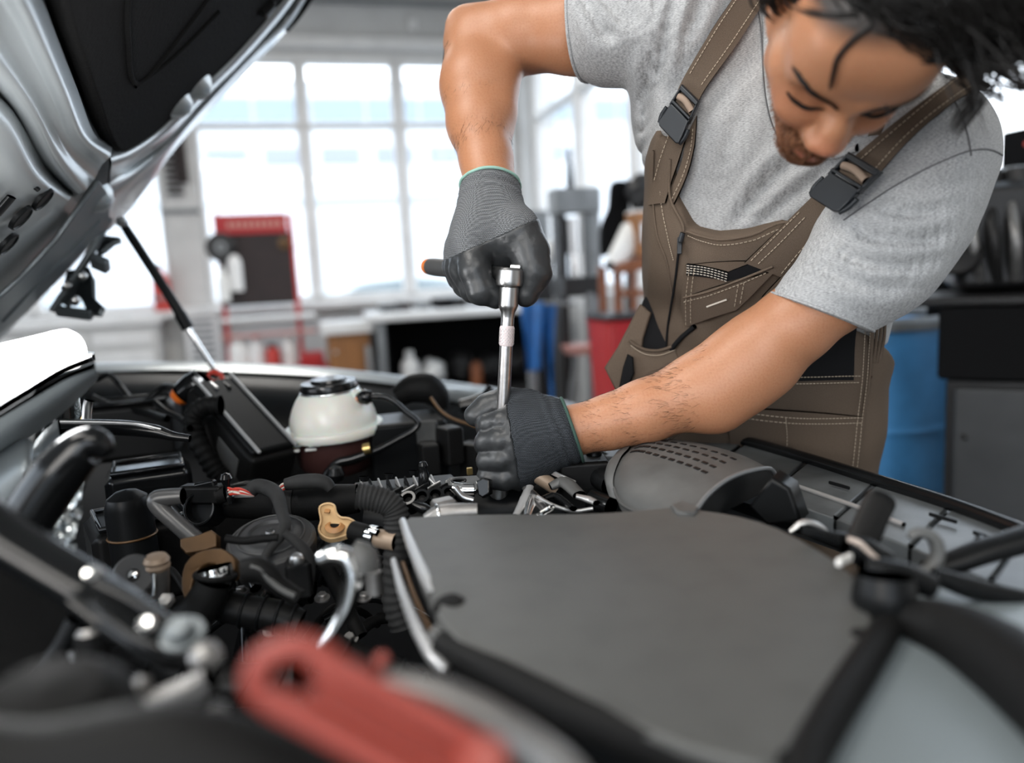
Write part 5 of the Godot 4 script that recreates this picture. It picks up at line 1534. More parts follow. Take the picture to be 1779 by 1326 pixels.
	put("pivot", G.new().lathe([Vector2(0, 0.006), Vector2(0.006, 0.006), Vector2(0.009, 0.002), Vector2(0.009, -0.006)], Kit.frame(V(-0.0156,1.0395,-0.2399), Vector3(0.1, 0.7, 0.7)), 20), M.handle_red, rh)
	loose("red_button", G.new().lathe([Vector2(0, 0.002), Vector2(0.0026, 0.0018), Vector2(0.0034, 0)], Kit.frame(V(-0.0662,1.0271,-0.3392), Vector3(0, 0.7, 0.7)), 14), M.handle_red, "tiny blurred red button right of the red plastic tool", "button")
	loose("grey_bar", G.new().tube([V(-0.0545,1.0476,-0.2815),V(-0.0347,1.0405,-0.2805),V(-0.0133,1.029,-0.2788),V(0.0078,1.0127,-0.2765),V(0.018,0.9991,-0.2746)], [.004, .0075, .008, .009, .009], 14, 4), M.cast_alloy, "blurred grey metal bar between the red plastic tool and the engine cover", "bar")

func back_row() -> void:
	var UP := Vector3.UP
	# gas strut
	var gs := thing("gas_strut", "black gas strut with a silver rod holding up the hood", "strut", V(-0.6106,1.0324,-1.6124))
	put("cylinder", G.new().tube([V(-0.7561,1.3357,-1.5946), V(-0.7365,1.2975,-1.5943), V(-0.6821,1.1922,-1.5945), V(-0.6523,1.1205,-1.6046)], [.008, .0095, .0095, .0115], 18, 3), M.black_satin, gs)
	put("collar", G.new().tube([V(-0.664,1.1482,-1.6005), V(-0.6514,1.117,-1.6041)], 0.0125, 18, 1), M.black_satin, gs)
	put("rod", G.new().tube([V(-0.6535,1.1206,-1.6046), V(-0.6107,1.03,-1.6121)], 0.0058, 14, 1), M.chrome, gs)
	put("ball_joint", G.new().lathe([Vector2(0, 0.012), Vector2(0.009, 0.008), Vector2(0.012, 0), Vector2(0.009, -0.008), Vector2(0, -0.012)], Kit.frame(V(-0.7526,1.334,-1.5893), UP), 16), M.steel, gs)
	put("ball_joint", G.new().lathe([Vector2(0, 0.014), Vector2(0.010, 0.009), Vector2(0.013, 0), Vector2(0.010, -0.009), Vector2(0, -0.014)], Kit.frame(V(-0.6049,1.024,-1.6011), UP), 16), M.steel, gs)
	var rc := thing("red_wire", "red wire coiled round the foot of the gas strut", "wire", V(-0.5413,1.0287,-1.4402))
	put("coil", G.new().tube([V(-0.5575,1.0421,-1.4421),V(-0.5446,1.0457,-1.4426),V(-0.5323,1.0366,-1.4413),V(-0.5392,1.0265,-1.4399),V(-0.554,1.0293,-1.4403),V(-0.5577,1.038,-1.4415),V(-0.5469,1.0416,-1.442),V(-0.5306,1.0302,-1.4404),V(-0.5269,1.0195,-1.4389),V(-0.5417,1.0203,-1.439),V(-0.5541,1.0273,-1.44)], 0.0026, 8, 5), M.wire_red, rc)
	put("tail", G.new().tube([V(-0.522,1.0277,-1.4098),V(-0.5102,1.0147,-1.4079),V(-0.4984,1.0018,-1.4061),V(-0.4843,0.9928,-1.4048)], 0.0026, 8, 5), M.wire_red, rc)
	# lamp socket with an amber end
	var ls := thing("amber_socket", "black lamp socket with an amber end beside the gas strut foot", "socket", V(-0.5521,1.0273,-1.339))
	put("body", G.new().tube([V(-0.5643,1.0202,-1.338),V(-0.5479,1.031,-1.3395),V(-0.5316,1.04,-1.3408)], [.020, .023, .022], 22, 2), M.black_gloss, ls)
	put("amber_end", G.new().tube([V(-0.5745,1.0117,-1.3318),V(-0.5663,1.0181,-1.3327)], [.014, .018], 20, 1), M.amber, ls)
	put("band", G.new().tube([V(-0.5369,1.0344,-1.34),V(-0.5254,1.0455,-1.3416)], [.0225, .018], 22, 1), M.steel, ls)
	# fuse box leaning across
	var fb := thing("fuse_box", "long black fuse box leaning between the gas strut and the white tank", "fuse box", V(-0.4504,0.9504,-1.2777))
	var p := V(-0.5135,1.0148,-1.317)
	var q := V(-0.3756,0.9102,-1.1912)
	var sd := (V(-0.4638,1.0143,-1.3675) - V(-0.5135,1.0148,-1.317)).normalized()
	put("body", G.new().bar(p, q, 0.085, 0.065, sd, 0.01), M.black_plastic, fb)
	var dn := (q - p).normalized()
	var up2 := dn.cross(sd).normalized()
	if up2.y < 0: up2 = -up2
	put("lid", G.new().bar(p + up2 * 0.036 + dn * 0.008, q + up2 * 0.036 - dn * 0.008, 0.078, 0.014, sd, 0.006), M.black_satin, fb)
	for k in [-0.5, 0.5]:
		put("edge_rail", G.new().bar(p + up2 * 0.044 + sd * 0.062 * k, q + up2 * 0.044 + sd * 0.062 * k, 0.006, 0.006, sd, 0.002), M.silver_edge, fb)
	put("label_plate", G.new().bar(p.lerp(q, 0.56) - sd * 0.044 - up2 * 0.006, p.lerp(q, 0.86) - sd * 0.044 - up2 * 0.006, 0.002, 0.036, sd, 0.001), M.airbox_grey, fb)
	for k in 3:
		var c := p.lerp(q, 0.05 + 0.02 * k) + up2 * 0.04 - sd * (0.03 - 0.02 * k)
		put("latch", G.new().bar(c, c + dn * 0.024 + up2 * 0.004, 0.007, 0.006, sd, 0.002), M.silver_edge if k == 1 else M.black_satin, fb)
	# ribbed hose from the fuse box
	loose("ribbed_hose", ribbed([V(-0.4521,1.0168,-1.2062),V(-0.4771,1.0163,-1.2062),V(-0.4958,1.0014,-1.2041),V(-0.4955,0.9731,-1.2001),V(-0.4794,0.9404,-1.1955),V(-0.4646,0.9149,-1.1919),V(-0.4511,0.9018,-1.19)], 0.0145, 0.010, 0.07), M.rubber, "ribbed black hose curving down left of the fuse box", "hose")
	loose("thin_hose", G.new().tube([V(-0.4864,0.9864,-1.2221),V(-0.4789,0.9555,-1.2178),V(-0.468,0.9225,-1.2131),V(-0.4581,0.9041,-1.2105)], 0.006, 10, 4), M.rubber, "thin black hose running beside the ribbed hose", "hose")
	for k in 4:
		var g := G.new().tube([[V(-0.7899,1.0347,-1.4915), V(-0.7653,1.0421,-1.4926), V(-0.7446,1.0193,-1.4894), V(-0.698,0.9948,-1.4354)], [V(-0.6662,0.9933,-1.3847), V(-0.6519,1.0077,-1.4069), V(-0.6261,1.0249,-1.4094), V(-0.5825,1.0244,-1.3689)], [V(-0.5897,1.0141,-1.2867), V(-0.5628,1.0012,-1.2646), V(-0.5247,0.9919,-1.233), V(-0.4938,0.9875,-1.1819)], [V(-0.747,1.0158,-1.3879), V(-0.7071,0.9955,-1.385), V(-0.6376,0.9909,-1.344), V(-0.5722,0.9868,-1.2828)]][k], 0.005 + 0.001 * (k % 2), 10, 5)
		loose("loom_wire", g, M.black_satin, ["glossy black wire arching beside the cowl edge, furthest back", "black wire arching to the amber socket", "short black wire right of the glossy cross bar", "black wire lying along the back of the bay under the cowl"][k], "wire")
	# dark lumps and boxes that fill the far left of the bay
	var k0 := 0
	for q2 in [[V(-0.6881,0.9529,-1.3992), Vector3(0.16, 0.10, 0.10)], [V(-0.5211,0.9188,-1.0914), Vector3(0.11, 0.07, 0.10)], [V(-0.4782,0.8699,-0.9633), Vector3(0.12, 0.10, 0.12)], [V(-0.387,0.8775,-1.0654), Vector3(0.12, 0.07, 0.10)]]:
		var b := thing("bay_box", ["low black box at the back left of the bay, behind the cross bar", "glossy black box with a raised lid rim below the cross bar", "black box low in the bay behind the round washer", "black box low in the bay under the cable duct"][k0], "box", q2[0])
		var tt := Transform3D(Basis(F_DIR, UP, -L_DIR) * Basis(UP, 0.15 * k0), q2[0])
		put("body", G.new().box(tt, q2[1], 0.012), M.black_gloss if k0 == 1 else M.black_plastic, b)
		put("lid_rim", G.new().tube([tt * Vector3(-0.4 * q2[1].x, 0.52 * q2[1].y, 0.4 * q2[1].z), tt * Vector3(0.4 * q2[1].x, 0.52 * q2[1].y, 0.4 * q2[1].z), tt * Vector3(0.4 * q2[1].x, 0.52 * q2[1].y, -0.4 * q2[1].z), tt * Vector3(-0.4 * q2[1].x, 0.52 * q2[1].y, -0.4 * q2[1].z)], 0.004, 8, 1, true), M.black_gloss, b)
		k0 += 1
	# coolant tank
	var t := thing("coolant_tank", "white plastic coolant tank with a black cap and reddish lower half", "tank", V(-0.2991,0.9143,-1.2726))
	var c := V(-0.2968,0.9575,-1.2787)
	var ax := Kit.frame(c, Vector3(-0.03, 1, 0.05))
	put("dome", G.new().lathe([Vector2(0.070, 0.0), Vector2(0.071, 0.012), Vector2(0.069, 0.024), Vector2(0.064, 0.038), Vector2(0.057, 0.051), Vector2(0.050, 0.060), Vector2(0.046, 0.066), Vector2(0.0, 0.067)], ax, 48), M.tank_plastic, t)
	put("flange", G.new().lathe([Vector2(0.070, 0.006), Vector2(0.079, 0.006), Vector2(0.081, 0.002), Vector2(0.081, -0.004), Vector2(0.079, -0.008), Vector2(0.068, -0.008)], ax, 48), M.tank_plastic, t)
	put("lower_half", G.new().lathe([Vector2(0.069, -0.008), Vector2(0.068, -0.03), Vector2(0.064, -0.055), Vector2(0.05, -0.07), Vector2(0, -0.072)], ax, 44), M.tank_lower, t)
	put("cap", G.new().lathe([Vector2(0.047, 0.062), Vector2(0.047, 0.074), Vector2(0.044, 0.079), Vector2(0.030, 0.080), Vector2(0.028, 0.084), Vector2(0.012, 0.085), Vector2(0, 0.085)], ax, 40), M.black_gloss, t)
	put("cap_ring", ring(0.046, 0.0025, ax * Transform3D(Basis(), Vector3(0, 0.064, 0)), 40, 8), M.chrome, t)
	for k in 3:
		put("flange_clip", G.new().box(Transform3D(ax.basis, ax * Vector3(-0.05 + 0.033 * k, -0.004, 0.062 + 0.008 * (k % 2))), Vector3(0.022, 0.014, 0.012), 0.003), M.tank_plastic, t)
	for k in 2:
		put("foot_clip", G.new().box(Transform3D(ax.basis, ax * Vector3(-0.052 + 0.027 * k, -0.016, 0.066)), Vector3(0.018, 0.004, 0.006), 0.001), M.white_plastic, t)
	put("spout", G.new().tube([V(-0.2495,1.007,-1.2553), V(-0.2392,1.0091,-1.2506)], [0.011, 0.009], 16, 1), M.copper, t)
	put("spout_neck", G.new().tube([V(-0.268,1.0119,-1.2661), V(-0.2476,1.0069,-1.2553)], [0.018, 0.013], 16, 1), M.tank_plastic, t)
	# hose from its spout
	var hs := thing("overflow_hose", "thin black hose looping from the white tank's spout down to the engine", "hose", V(-0.1783,0.9746,-1.1801))
	put("plug", G.new().tube([V(-0.2429,1.0093,-1.2506), V(-0.2345,1.0115,-1.2459), V(-0.2252,1.0119,-1.2459)], [0.010, 0.013, 0.009], 16, 2), M.black_gloss, hs)
	put("hose", G.new().tube([V(-0.2216,1.0149,-1.2262),V(-0.2018,1.013,-1.2259),V(-0.1842,1.0031,-1.2245),V(-0.1686,0.9879,-1.2224),V(-0.1547,0.9764,-1.2207),V(-0.1507,0.9672,-1.2194),V(-0.1612,0.957,-1.218),V(-0.1854,0.9456,-1.2164),V(-0.2096,0.9343,-1.2148),V(-0.2318,0.9265,-1.2137),V(-0.2576,0.9188,-1.2126),V(-0.2796,0.9146,-1.212),V(-0.2948,0.9028,-1.2103),V(-0.3046,0.8889,-1.2084)], [.005, .0048, .0045, .0045, .0045, .0045, .0045, .0045, .0055, .007, .0075, .0075, .0065, .006], 12, 4), M.black_gloss, hs)
	put("clip", G.new().tube([V(-0.2368,0.9353,-1.2048), V(-0.2258,0.9374,-1.2051)], 0.0085, 14, 1), M.brass, hs)
	loose("hose_bulb", G.new().lathe([Vector2(0, 0.014), Vector2(0.010, 0.010), Vector2(0.014, 0), Vector2(0.010, -0.010), Vector2(0, -0.014)], Kit.frame(V(-0.2713,0.9115,-1.151), UP), 20), M.black_gloss, "black bulb beside the end of the tank's hose", "bulb")
	# battery box right of the tank
	var bx := thing("battery_box", "smoky black box standing right of the white tank", "box", V(-0.1748,0.9078,-1.2717))
	put("body", G.new().box(Transform3D(Basis(F_DIR, UP, -L_DIR), V(-0.1858,0.904,-1.3115)), Vector3(0.13, 0.12, 0.11), 0.008), M.black_satin, bx)
	put("window", G.new().box(Transform3D(Basis(F_DIR, UP, -L_DIR), V(-0.1411,0.948,-1.247)), Vector3(0.035, 0.04, 0.006), 0.003), M.airbox_grey, bx)
	put("corner_rib", G.new().tube([V(-0.1236,0.9627,-1.2491), V(-0.1247,0.8707,-1.2361)], 0.004, 8, 1), M.black_gloss, bx)
	loose("brake_line", G.new().tube([V(-0.1356,1,-1.2847),V(-0.1215,0.9785,-1.2816),V(-0.1033,0.9644,-1.2796),V(-0.0791,0.9537,-1.2781),V(-0.0586,0.9451,-1.2769)], 0.0028, 8, 5), M.rusty_bracket, "thin brown metal line curving behind the lower glove", "line")
	loose("rubber_cover", G.new().tube([V(-0.2083,0.9847,-1.4037),V(-0.1806,0.9976,-1.4055),V(-0.1515,0.9961,-1.4053),V(-0.1337,0.9787,-1.4028),V(-0.1245,0.9577,-1.3999)], [.018, .026, .028, .022, .010], 16, 4), M.rubber, "dark ribbed rubber cover below the far wing, right of the white tank", "cover")
	loose("black_elbow", G.new().tube([V(-0.0938,0.9657,-1.3808),V(-0.0669,0.9704,-1.3815),V(-0.0459,0.9794,-1.3827),V(-0.0349,0.9931,-1.3847)], [.012, .014, .013, .012], 14, 4), M.black_gloss, "black elbow pipe behind the extension bar", "pipe")
	# junk at the far right behind the glove
	for k in 5:
		var o := V(-0.0877,0.9149,-1.2222) + F_DIR * (0.035 * k - 0.05) + Vector3(0, 0.02 * sin(k * 2.1), 0)
		loose("relay_block", G.new().box(Transform3D(Basis(F_DIR, UP, -L_DIR) * Basis(UP, 0.3 * k), o), Vector3(0.03, 0.05 + 0.01 * (k % 3), 0.04), 0.004), M.black_plastic, "small black relay block behind the lower glove, %s" % ["leftmost of the row", "second from the left of the row", "middle of the row", "second from the right of the row", "rightmost of the row"][k], "relay", "black relay blocks behind the lower glove")
	loose("yellow_tag", G.new().box(Transform3D(Basis(F_DIR, UP, -L_DIR), V(-0.0626,0.9378,-1.0234)), Vector3(0.008, 0.010, 0.004), 0.001), M.brass, "tiny yellow tag left of the lower glove", "tag")

func middle() -> void:
	var UP := Vector3.UP
	# cable duct
	var cd := thing("cable_duct", "dark foam-wrapped duct lying behind the black disc", "duct", V(-0.2446,0.9446,-0.9032))
	put("duct", G.new().tube([V(-0.3453,0.9444,-0.9032),V(-0.3127,0.9427,-0.9029),V(-0.272,0.9406,-0.9026),V(-0.2311,0.9412,-0.9027),V(-0.1888,0.943,-0.903)], [.016, .018, .0215, .021, .017], 18, 4), M.rubber, cd)
	put("sleeve", G.new().tube([V(-0.2813,0.9451,-0.9033),V(-0.2719,0.942,-0.9028),V(-0.2624,0.9415,-0.9027)], [.0225, .0235, .0225], 18, 2), M.tape, cd)
	put("flat_edge", G.new().bar(V(-0.3473,0.9582,-0.89), V(-0.3058,0.9574,-0.8898), 0.006, 0.003, UP, 0.001), M.silver_edge, cd)
	for k in 5:
		var w := G.new().tube([V(-0.3323,0.963,-0.8755) + UP * 0.0022 * k, V(-0.316,0.9649,-0.8707) + UP * 0.003 * (k % 3), V(-0.3008,0.9607,-0.8752)], 0.0014, 6, 4)
		loose("sensor_wire", w, [M.wire_red, M.wire_white, M.wire_red, M.wire_white, M.wire_red][k], "%s wire at the connector of the black sensor" % ["red", "white"][k % 2], "wire", "%s wires at the connector of the black sensor" % ["red", "white"][k % 2])
	for k in 4:
		loose("loom_strand", G.new().tube([V(-0.2762,0.9586,-0.885) + UP * 0.002 * k, V(-0.2678,0.9648,-0.8808) + UP * 0.0022 * k, V(-0.2612,0.9644,-0.8858)], 0.0013, 6, 3), M.wire_red if k % 2 == 0 else M.wire_white, "thin %s strand where the taped loom opens above the duct" % ["red", "white"][k % 2], "wire", "%s strands of the open loom above the duct" % ["red", "white"][k % 2])
	# taped loom with its branches
	var lm := thing("taped_loom", "taped black cable loom running over the duct and the black disc", "cable", V(-0.27,0.9591,-0.8547))
	put("trunk", G.new().tube([V(-0.3011,0.9694,-0.8663),V(-0.293,0.9735,-0.8669),V(-0.2786,0.9709,-0.8614),V(-0.2639,0.9681,-0.8408),V(-0.2508,0.959,-0.8093),V(-0.2419,0.9516,-0.788),V(-0.2442,0.9444,-0.7769),V(-0.2538,0.9338,-0.7704),V(-0.2582,0.925,-0.759)], [.008, .0085, .0085, .008, .0065, .006, .006, .005, .0045], 12, 5), M.tape, lm)
	put("branch", G.new().tube([V(-0.2647,0.9712,-0.8766),V(-0.2488,0.973,-0.8769),V(-0.2303,0.9734,-0.8769),V(-0.2186,0.9702,-0.8765),V(-0.2124,0.9633,-0.8755)], [.007, .009, .009, .008, .006], 12, 4), M.tape, lm)
	put("branch", G.new().tube([V(-0.239,0.9481,-0.7724),V(-0.2289,0.9395,-0.7712),V(-0.2201,0.9298,-0.7698),V(-0.2161,0.9156,-0.7678),V(-0.2197,0.8926,-0.7646)], [.004, .005, .006, .007, .0075], 12, 4), M.tape, lm)
	put("branch", G.new().tube([V(-0.2989,0.9455,-0.772),V(-0.2803,0.9422,-0.7715),V(-0.2615,0.9435,-0.7717),V(-0.2451,0.9438,-0.7718)], .0042, 10, 4), M.rubber, lm)
	# thick braided loom
	loose("braided_loom", ribbed([V(-0.1664,0.9758,-0.7965),V(-0.1497,0.9726,-0.796),V(-0.1345,0.9658,-0.7951),V(-0.1279,0.9548,-0.7935),V(-0.1278,0.9334,-0.7905),V(-0.1306,0.9038,-0.7863),V(-0.1336,0.8683,-0.7813),V(-0.1268,0.8382,-0.7771)], 0.0135, 0.006, 0.05), M.tape, "thick braided black loom running down left of the engine cover", "cable")
	# black disc (vacuum pump)
	var vp := thing("pump_disc", "round black ribbed disc of the vacuum pump under the crossing cables", "pump", V(-0.266,0.9309,-0.8103))
	var f := Kit.frame(V(-0.2658,0.9339,-0.8108), Vector3(0.02, 0.93, 0.28))
	put("disc", G.new().lathe([Vector2(0, 0.004), Vector2(0.010, 0.004), Vector2(0.012, 0.001), Vector2(0.022, 0.0), Vector2(0.024, 0.003), Vector2(0.030, 0.003), Vector2(0.033, 0.0), Vector2(0.040, -0.001), Vector2(0.043, -0.004), Vector2(0.0465, -0.006), Vector2(0.047, -0.014), Vector2(0.044, -0.03), Vector2(0, -0.032)], f, 48, 0.9), M.airbox_dark, vp)
	put("hub", G.new().lathe([Vector2(0, 0.006), Vector2(0.004, 0.006), Vector2(0.0055, 0.003)], f, 18), M.steel, vp)
	for k in 2:
		put("groove_ring", ring(0.0355 + 0.0075 * k, 0.0010, f * Transform3D(Basis(), Vector3(0, 0.0012 - 0.005 * k, 0)), 44, 6), M.airbox_grey, vp)
	# round throttle sensor
	var ts := thing("throttle_sensor", "round black sensor facing the camera behind the brown bracket", "sensor", V(-0.3654,0.9484,-0.8734))
	var fs := Kit.frame(V(-0.3647,0.949,-0.8735), Vector3(-0.1, 0.35, 0.93))
	put("body", G.new().lathe([Vector2(0, -0.01), Vector2(0.014, -0.01), Vector2(0.016, 0.0), Vector2(0.019, 0.002), Vector2(0.020, -0.004), Vector2(0.020, -0.03), Vector2(0, -0.03)], fs, 30), M.black_satin, ts)
	put("bezel", ring(0.0175, 0.002, fs, 30, 8), M.black_gloss, ts)
	put("connector", G.new().bar(V(-0.3907,0.9617,-0.8955), V(-0.3336,0.9644,-0.8757), 0.022, 0.02, Vector3.UP, 0.004), M.black_plastic, ts)
	put("connector_cap", G.new().bar(V(-0.3715,0.9688,-0.8864), V(-0.3435,0.9753,-0.8772), 0.014, 0.01, Vector3.UP, 0.003), M.black_gloss, ts)
	put("plug", G.new().tube([V(-0.3429,0.9623,-0.8754), V(-0.3323,0.9643,-0.8757)], 0.010, 16, 1), M.rubber, ts)
	loose("ball_stud", G.new().lathe([Vector2(0, 0.016), Vector2(0.005, 0.014), Vector2(0.007, 0.009), Vector2(0.005, 0.004), Vector2(0.0035, 0.0), Vector2(0.004, -0.008), Vector2(0.007, -0.012), Vector2(0.007, -0.02)], Kit.frame(V(-0.3318,0.9728,-0.8769), UP), 16), M.black_gloss, "small ball stud standing above the round black sensor", "stud")
	# bent pipe over the bracket
	var bp := thing("bent_pipe", "bent grey-black metal pipe running down to the brown bracket", "pipe", V(-0.3552,0.9475,-0.8228))
	put("pipe", G.new().tube([V(-0.3653,0.9748,-0.8367),V(-0.3817,0.9744,-0.8367),V(-0.3944,0.9725,-0.8364),V(-0.3911,0.9636,-0.8352),V(-0.3744,0.9466,-0.8328),V(-0.354,0.9268,-0.83),V(-0.3336,0.9083,-0.8274)], [.009, .0095, .0098, .0098, .0096, .0096, .0096], 16, 5), M.grey_pipe, bp)
	# brown bracket with the shiny joint
	var bk := thing("brown_bracket", "brown metal bracket holding a shiny pipe joint", "bracket", V(-0.3116,0.9167,-0.7478))
	put("plate", G.new().plate([V(-0.3072,0.9401,-0.7612),V(-0.2958,0.9372,-0.7608),V(-0.287,0.9276,-0.7594),V(-0.2889,0.914,-0.7575),V(-0.2948,0.9108,-0.757),V(-0.308,0.9241,-0.7589),V(-0.3208,0.9225,-0.7587),V(-0.3295,0.9115,-0.7571),V(-0.3338,0.8968,-0.7551),V(-0.3409,0.8926,-0.7545),V(-0.3424,0.9087,-0.7567),V(-0.338,0.9257,-0.7591),V(-0.3259,0.9365,-0.7606)], Vector3(0.002, -0.010, -0.012), 0.002, 2), M.rusty_bracket, bk)
	put("upper_tab", G.new().plate([V(-0.3586,0.9384,-0.8013),V(-0.3414,0.9411,-0.8017),V(-0.3253,0.9463,-0.8024),V(-0.3195,0.9412,-0.8017),V(-0.3202,0.928,-0.7998),V(-0.3362,0.924,-0.7993),V(-0.3533,0.9225,-0.7991),V(-0.359,0.93,-0.8001)], Vector3(0.0, -0.008, -0.012), 0.002), M.rusty_bracket, bk)
	put("joint", G.new().tube([V(-0.3023,0.926,-0.744),V(-0.3016,0.9192,-0.7431),V(-0.3043,0.9115,-0.742)], [.0165, .0175, .016], 22, 2), M.chrome, bk)
	put("seal", ring(0.0185, 0.003, Kit.frame(V(-0.302,0.9177,-0.7439), (V(-0.3023,0.926,-0.744) - V(-0.3043,0.9115,-0.742))), 26, 8), M.rubber, bk)
	loose("lower_hose", G.new().tube([V(-0.3003,0.9152,-0.7324),V(-0.3054,0.9033,-0.7307),V(-0.3175,0.8873,-0.7285),V(-0.335,0.8738,-0.7265),V(-0.3479,0.8633,-0.7251)], [.016, .0175, .0185, .018, .017], 20, 4), M.rubber, "thick black hose leaving the shiny joint of the brown bracket", "hose")
	# dark cylinder, washer and tan cap at the left
	var cy := thing("black_cylinder", "upright black cylinder with a domed top left of the bent pipe", "cylinder", V(-0.452,0.8969,-0.8863))
	put("body", G.new().lathe([Vector2(0, 0.055), Vector2(0.012, 0.053), Vector2(0.022, 0.046), Vector2(0.026, 0.034), Vector2(0.026, -0.06), Vector2(0, -0.06)], Kit.frame(V(-0.4523,0.9169,-0.8892), Vector3(-0.02, 1, 0)), 28), M.black_satin, cy)
	put("band", ring(0.0265, 0.0015, Kit.frame(V(-0.4523,0.9169,-0.8892), Vector3(-0.02, 1, 0)), 28, 6), M.rusty_bracket, cy)
	var ws := thing("round_washer", "dark round washer with a shiny centre above the brace beam", "washer", V(-0.3692,0.9301,-0.7194))
	var fw := Kit.frame(V(-0.3691,0.9312,-0.7195), Vector3(0.15, 0.45, 0.88))
	put("rim", G.new().lathe([Vector2(0.006, 0.003), Vector2(0.018, 0.003), Vector2(0.020, 0.001), Vector2(0.020, -0.008), Vector2(0.006, -0.008)], fw, 28), M.airbox_dark, ws)
	put("centre", G.new().lathe([Vector2(0, 0.006), Vector2(0.004, 0.005), Vector2(0.006, 0.002)], fw, 16), M.chrome, ws)
	var tc := thing("tan_plug", "small ridged tan cap on a shiny stem right of the round washer", "cap", V(-0.3524,0.9265,-0.7289))
	var ft := Kit.frame(V(-0.3517,0.9386,-0.7306), Vector3(0.05, 1, 0.1))
	put("cap", G.new().lathe([Vector2(0, 0.008), Vector2(0.010, 0.007), Vector2(0.0125, 0.003), Vector2(0.0115, 0.0), Vector2(0.0125, -0.003), Vector2(0.0115, -0.006), Vector2(0, -0.006)], ft, 24), M.tan_cap, tc)
	put("stem", G.new().lathe([Vector2(0.011, -0.006), Vector2(0.010, -0.02), Vector2(0.008, -0.035), Vector2(0, -0.036)], ft, 24), M.cast_alloy, tc)
	put("drip", G.new().tube([V(-0.3472,0.9353,-0.712),V(-0.3468,0.9223,-0.7102),V(-0.3483,0.9149,-0.7091)], 0.0022, 8, 3), M.chrome, tc)
	put("nut", G.new().lathe([Vector2(0, 0.006), Vector2(0.006, 0.005), Vector2(0.008, 0)], Kit.frame(V(-0.3346,0.9096,-0.7064), Vector3(0, 0.6, 0.7)), 6), M.cast_alloy, tc)
	# cream clip
	var cc := thing("cream_clip", "cream plastic clip with a round hole lying on the engine", "clip", V(-0.1994,0.935,-0.8311))
	var n2 := Vector3(0.05, 0.86, 0.5).normalized()
	put("plate", G.new().plate([V(-0.2185,0.9534,-0.8337),V(-0.2139,0.9582,-0.8344),V(-0.2063,0.959,-0.8345),V(-0.2001,0.9562,-0.8341),V(-0.1986,0.9487,-0.8331),V(-0.1945,0.9435,-0.8323),V(-0.1858,0.9418,-0.8321),V(-0.1773,0.9363,-0.8313),V(-0.175,0.9312,-0.8306),V(-0.1816,0.9253,-0.8298),V(-0.1944,0.921,-0.8292),V(-0.2071,0.9192,-0.8289),V(-0.217,0.9234,-0.8295),V(-0.2203,0.9311,-0.8306),V(-0.2173,0.9409,-0.832)], n2 * -0.007, 0.002, 3), M.cream_plastic, cc)
	put("rim", G.new().tube([V(-0.2168,0.954,-0.8318),V(-0.2128,0.9581,-0.8324),V(-0.2058,0.959,-0.8325),V(-0.2003,0.9562,-0.8321),V(-0.1988,0.9487,-0.831),V(-0.1941,0.9434,-0.8303),V(-0.1854,0.9418,-0.8301),V(-0.1775,0.9364,-0.8293),V(-0.1758,0.9319,-0.8287),V(-0.1817,0.9273,-0.828),V(-0.1939,0.9229,-0.8274),V(-0.2066,0.9211,-0.8271),V(-0.2151,0.9253,-0.8277),V(-0.2185,0.9323,-0.8287),V(-0.2155,0.9415,-0.83)], 0.0013, 6, 3, true), M.cream_plastic, cc)
	var hc0 := V(-0.2013,0.9339,-0.831) + n2 * 0.0012
	put("hole", G.new().lathe([Vector2(0, 0.0004), Vector2(0.0052, 0.0004), Vector2(0.0056, -0.003)], Kit.frame(hc0, n2), 24), M.black_satin, cc)
	put("lip", G.new().lathe([Vector2(0.005, 0.0014), Vector2(0.0068, 0.0022), Vector2(0.0084, 0.0012), Vector2(0.011, -0.0008)], Kit.frame(hc0, n2), 28), M.cream_dark, cc)
	put("slot", G.new().box(Transform3D(Kit.frame(V(-0.2083,0.952,-0.8325), n2).basis, V(-0.2083,0.952,-0.8325)), Vector3(0.006, 0.002, 0.009), 0.0006), M.cream_dark, cc)
	# arched hose whose bright highlight is put into its silver colour
	var ap := thing("arched_pipe", "arched pipe with a highlight put into its silver colour, before the cream clip", "pipe", V(-0.1401,0.9552,-0.5714))
	put("pipe", G.new().tube([V(-0.1532,0.9889,-0.5762),V(-0.1425,0.9918,-0.5766),V(-0.133,0.9887,-0.5761),V(-0.1292,0.9781,-0.5746),V(-0.1313,0.9634,-0.5726),V(-0.136,0.9497,-0.5706),V(-0.1437,0.9371,-0.5688),V(-0.1521,0.9271,-0.5674),V(-0.1588,0.917,-0.566)], [.006, .008, .0085, .0082, .0078, .0072, .0062, .0056, .005], 18, 5), M.chrome, ap)
	put("collar", G.new().tube([V(-0.1294,0.9928,-0.5818),V(-0.1217,0.9881,-0.5811),V(-0.1213,0.9775,-0.5796)], [.009, .012, .012], 16, 3), M.airbox_grey, ap)
	# bolt on the black block and lower hose
	var bb := thing("black_block", "black block carrying a round-headed bolt below the pump disc", "block", V(-0.2227,0.9121,-0.7471))
	put("block", G.new().box(Transform3D(Basis(F_DIR, UP, -L_DIR), V(-0.2262,0.9023,-0.7659)), Vector3(0.026, 0.04, 0.028), 0.005), M.black_plastic, bb)
	put("bolt", G.new().lathe([Vector2(0, 0.009), Vector2(0.004, 0.0085), Vector2(0.0065, 0.006), Vector2(0.0075, 0.001), Vector2(0.007, 0)], Kit.frame(V(-0.2206,0.9274,-0.7442), Vector3(0, 0.9, 0.3)), 18), M.steel, bb)
	var gh := thing("grey_hose", "grey-black hose bending down in front of the black block", "hose", V(-0.2288,0.938,-0.67))
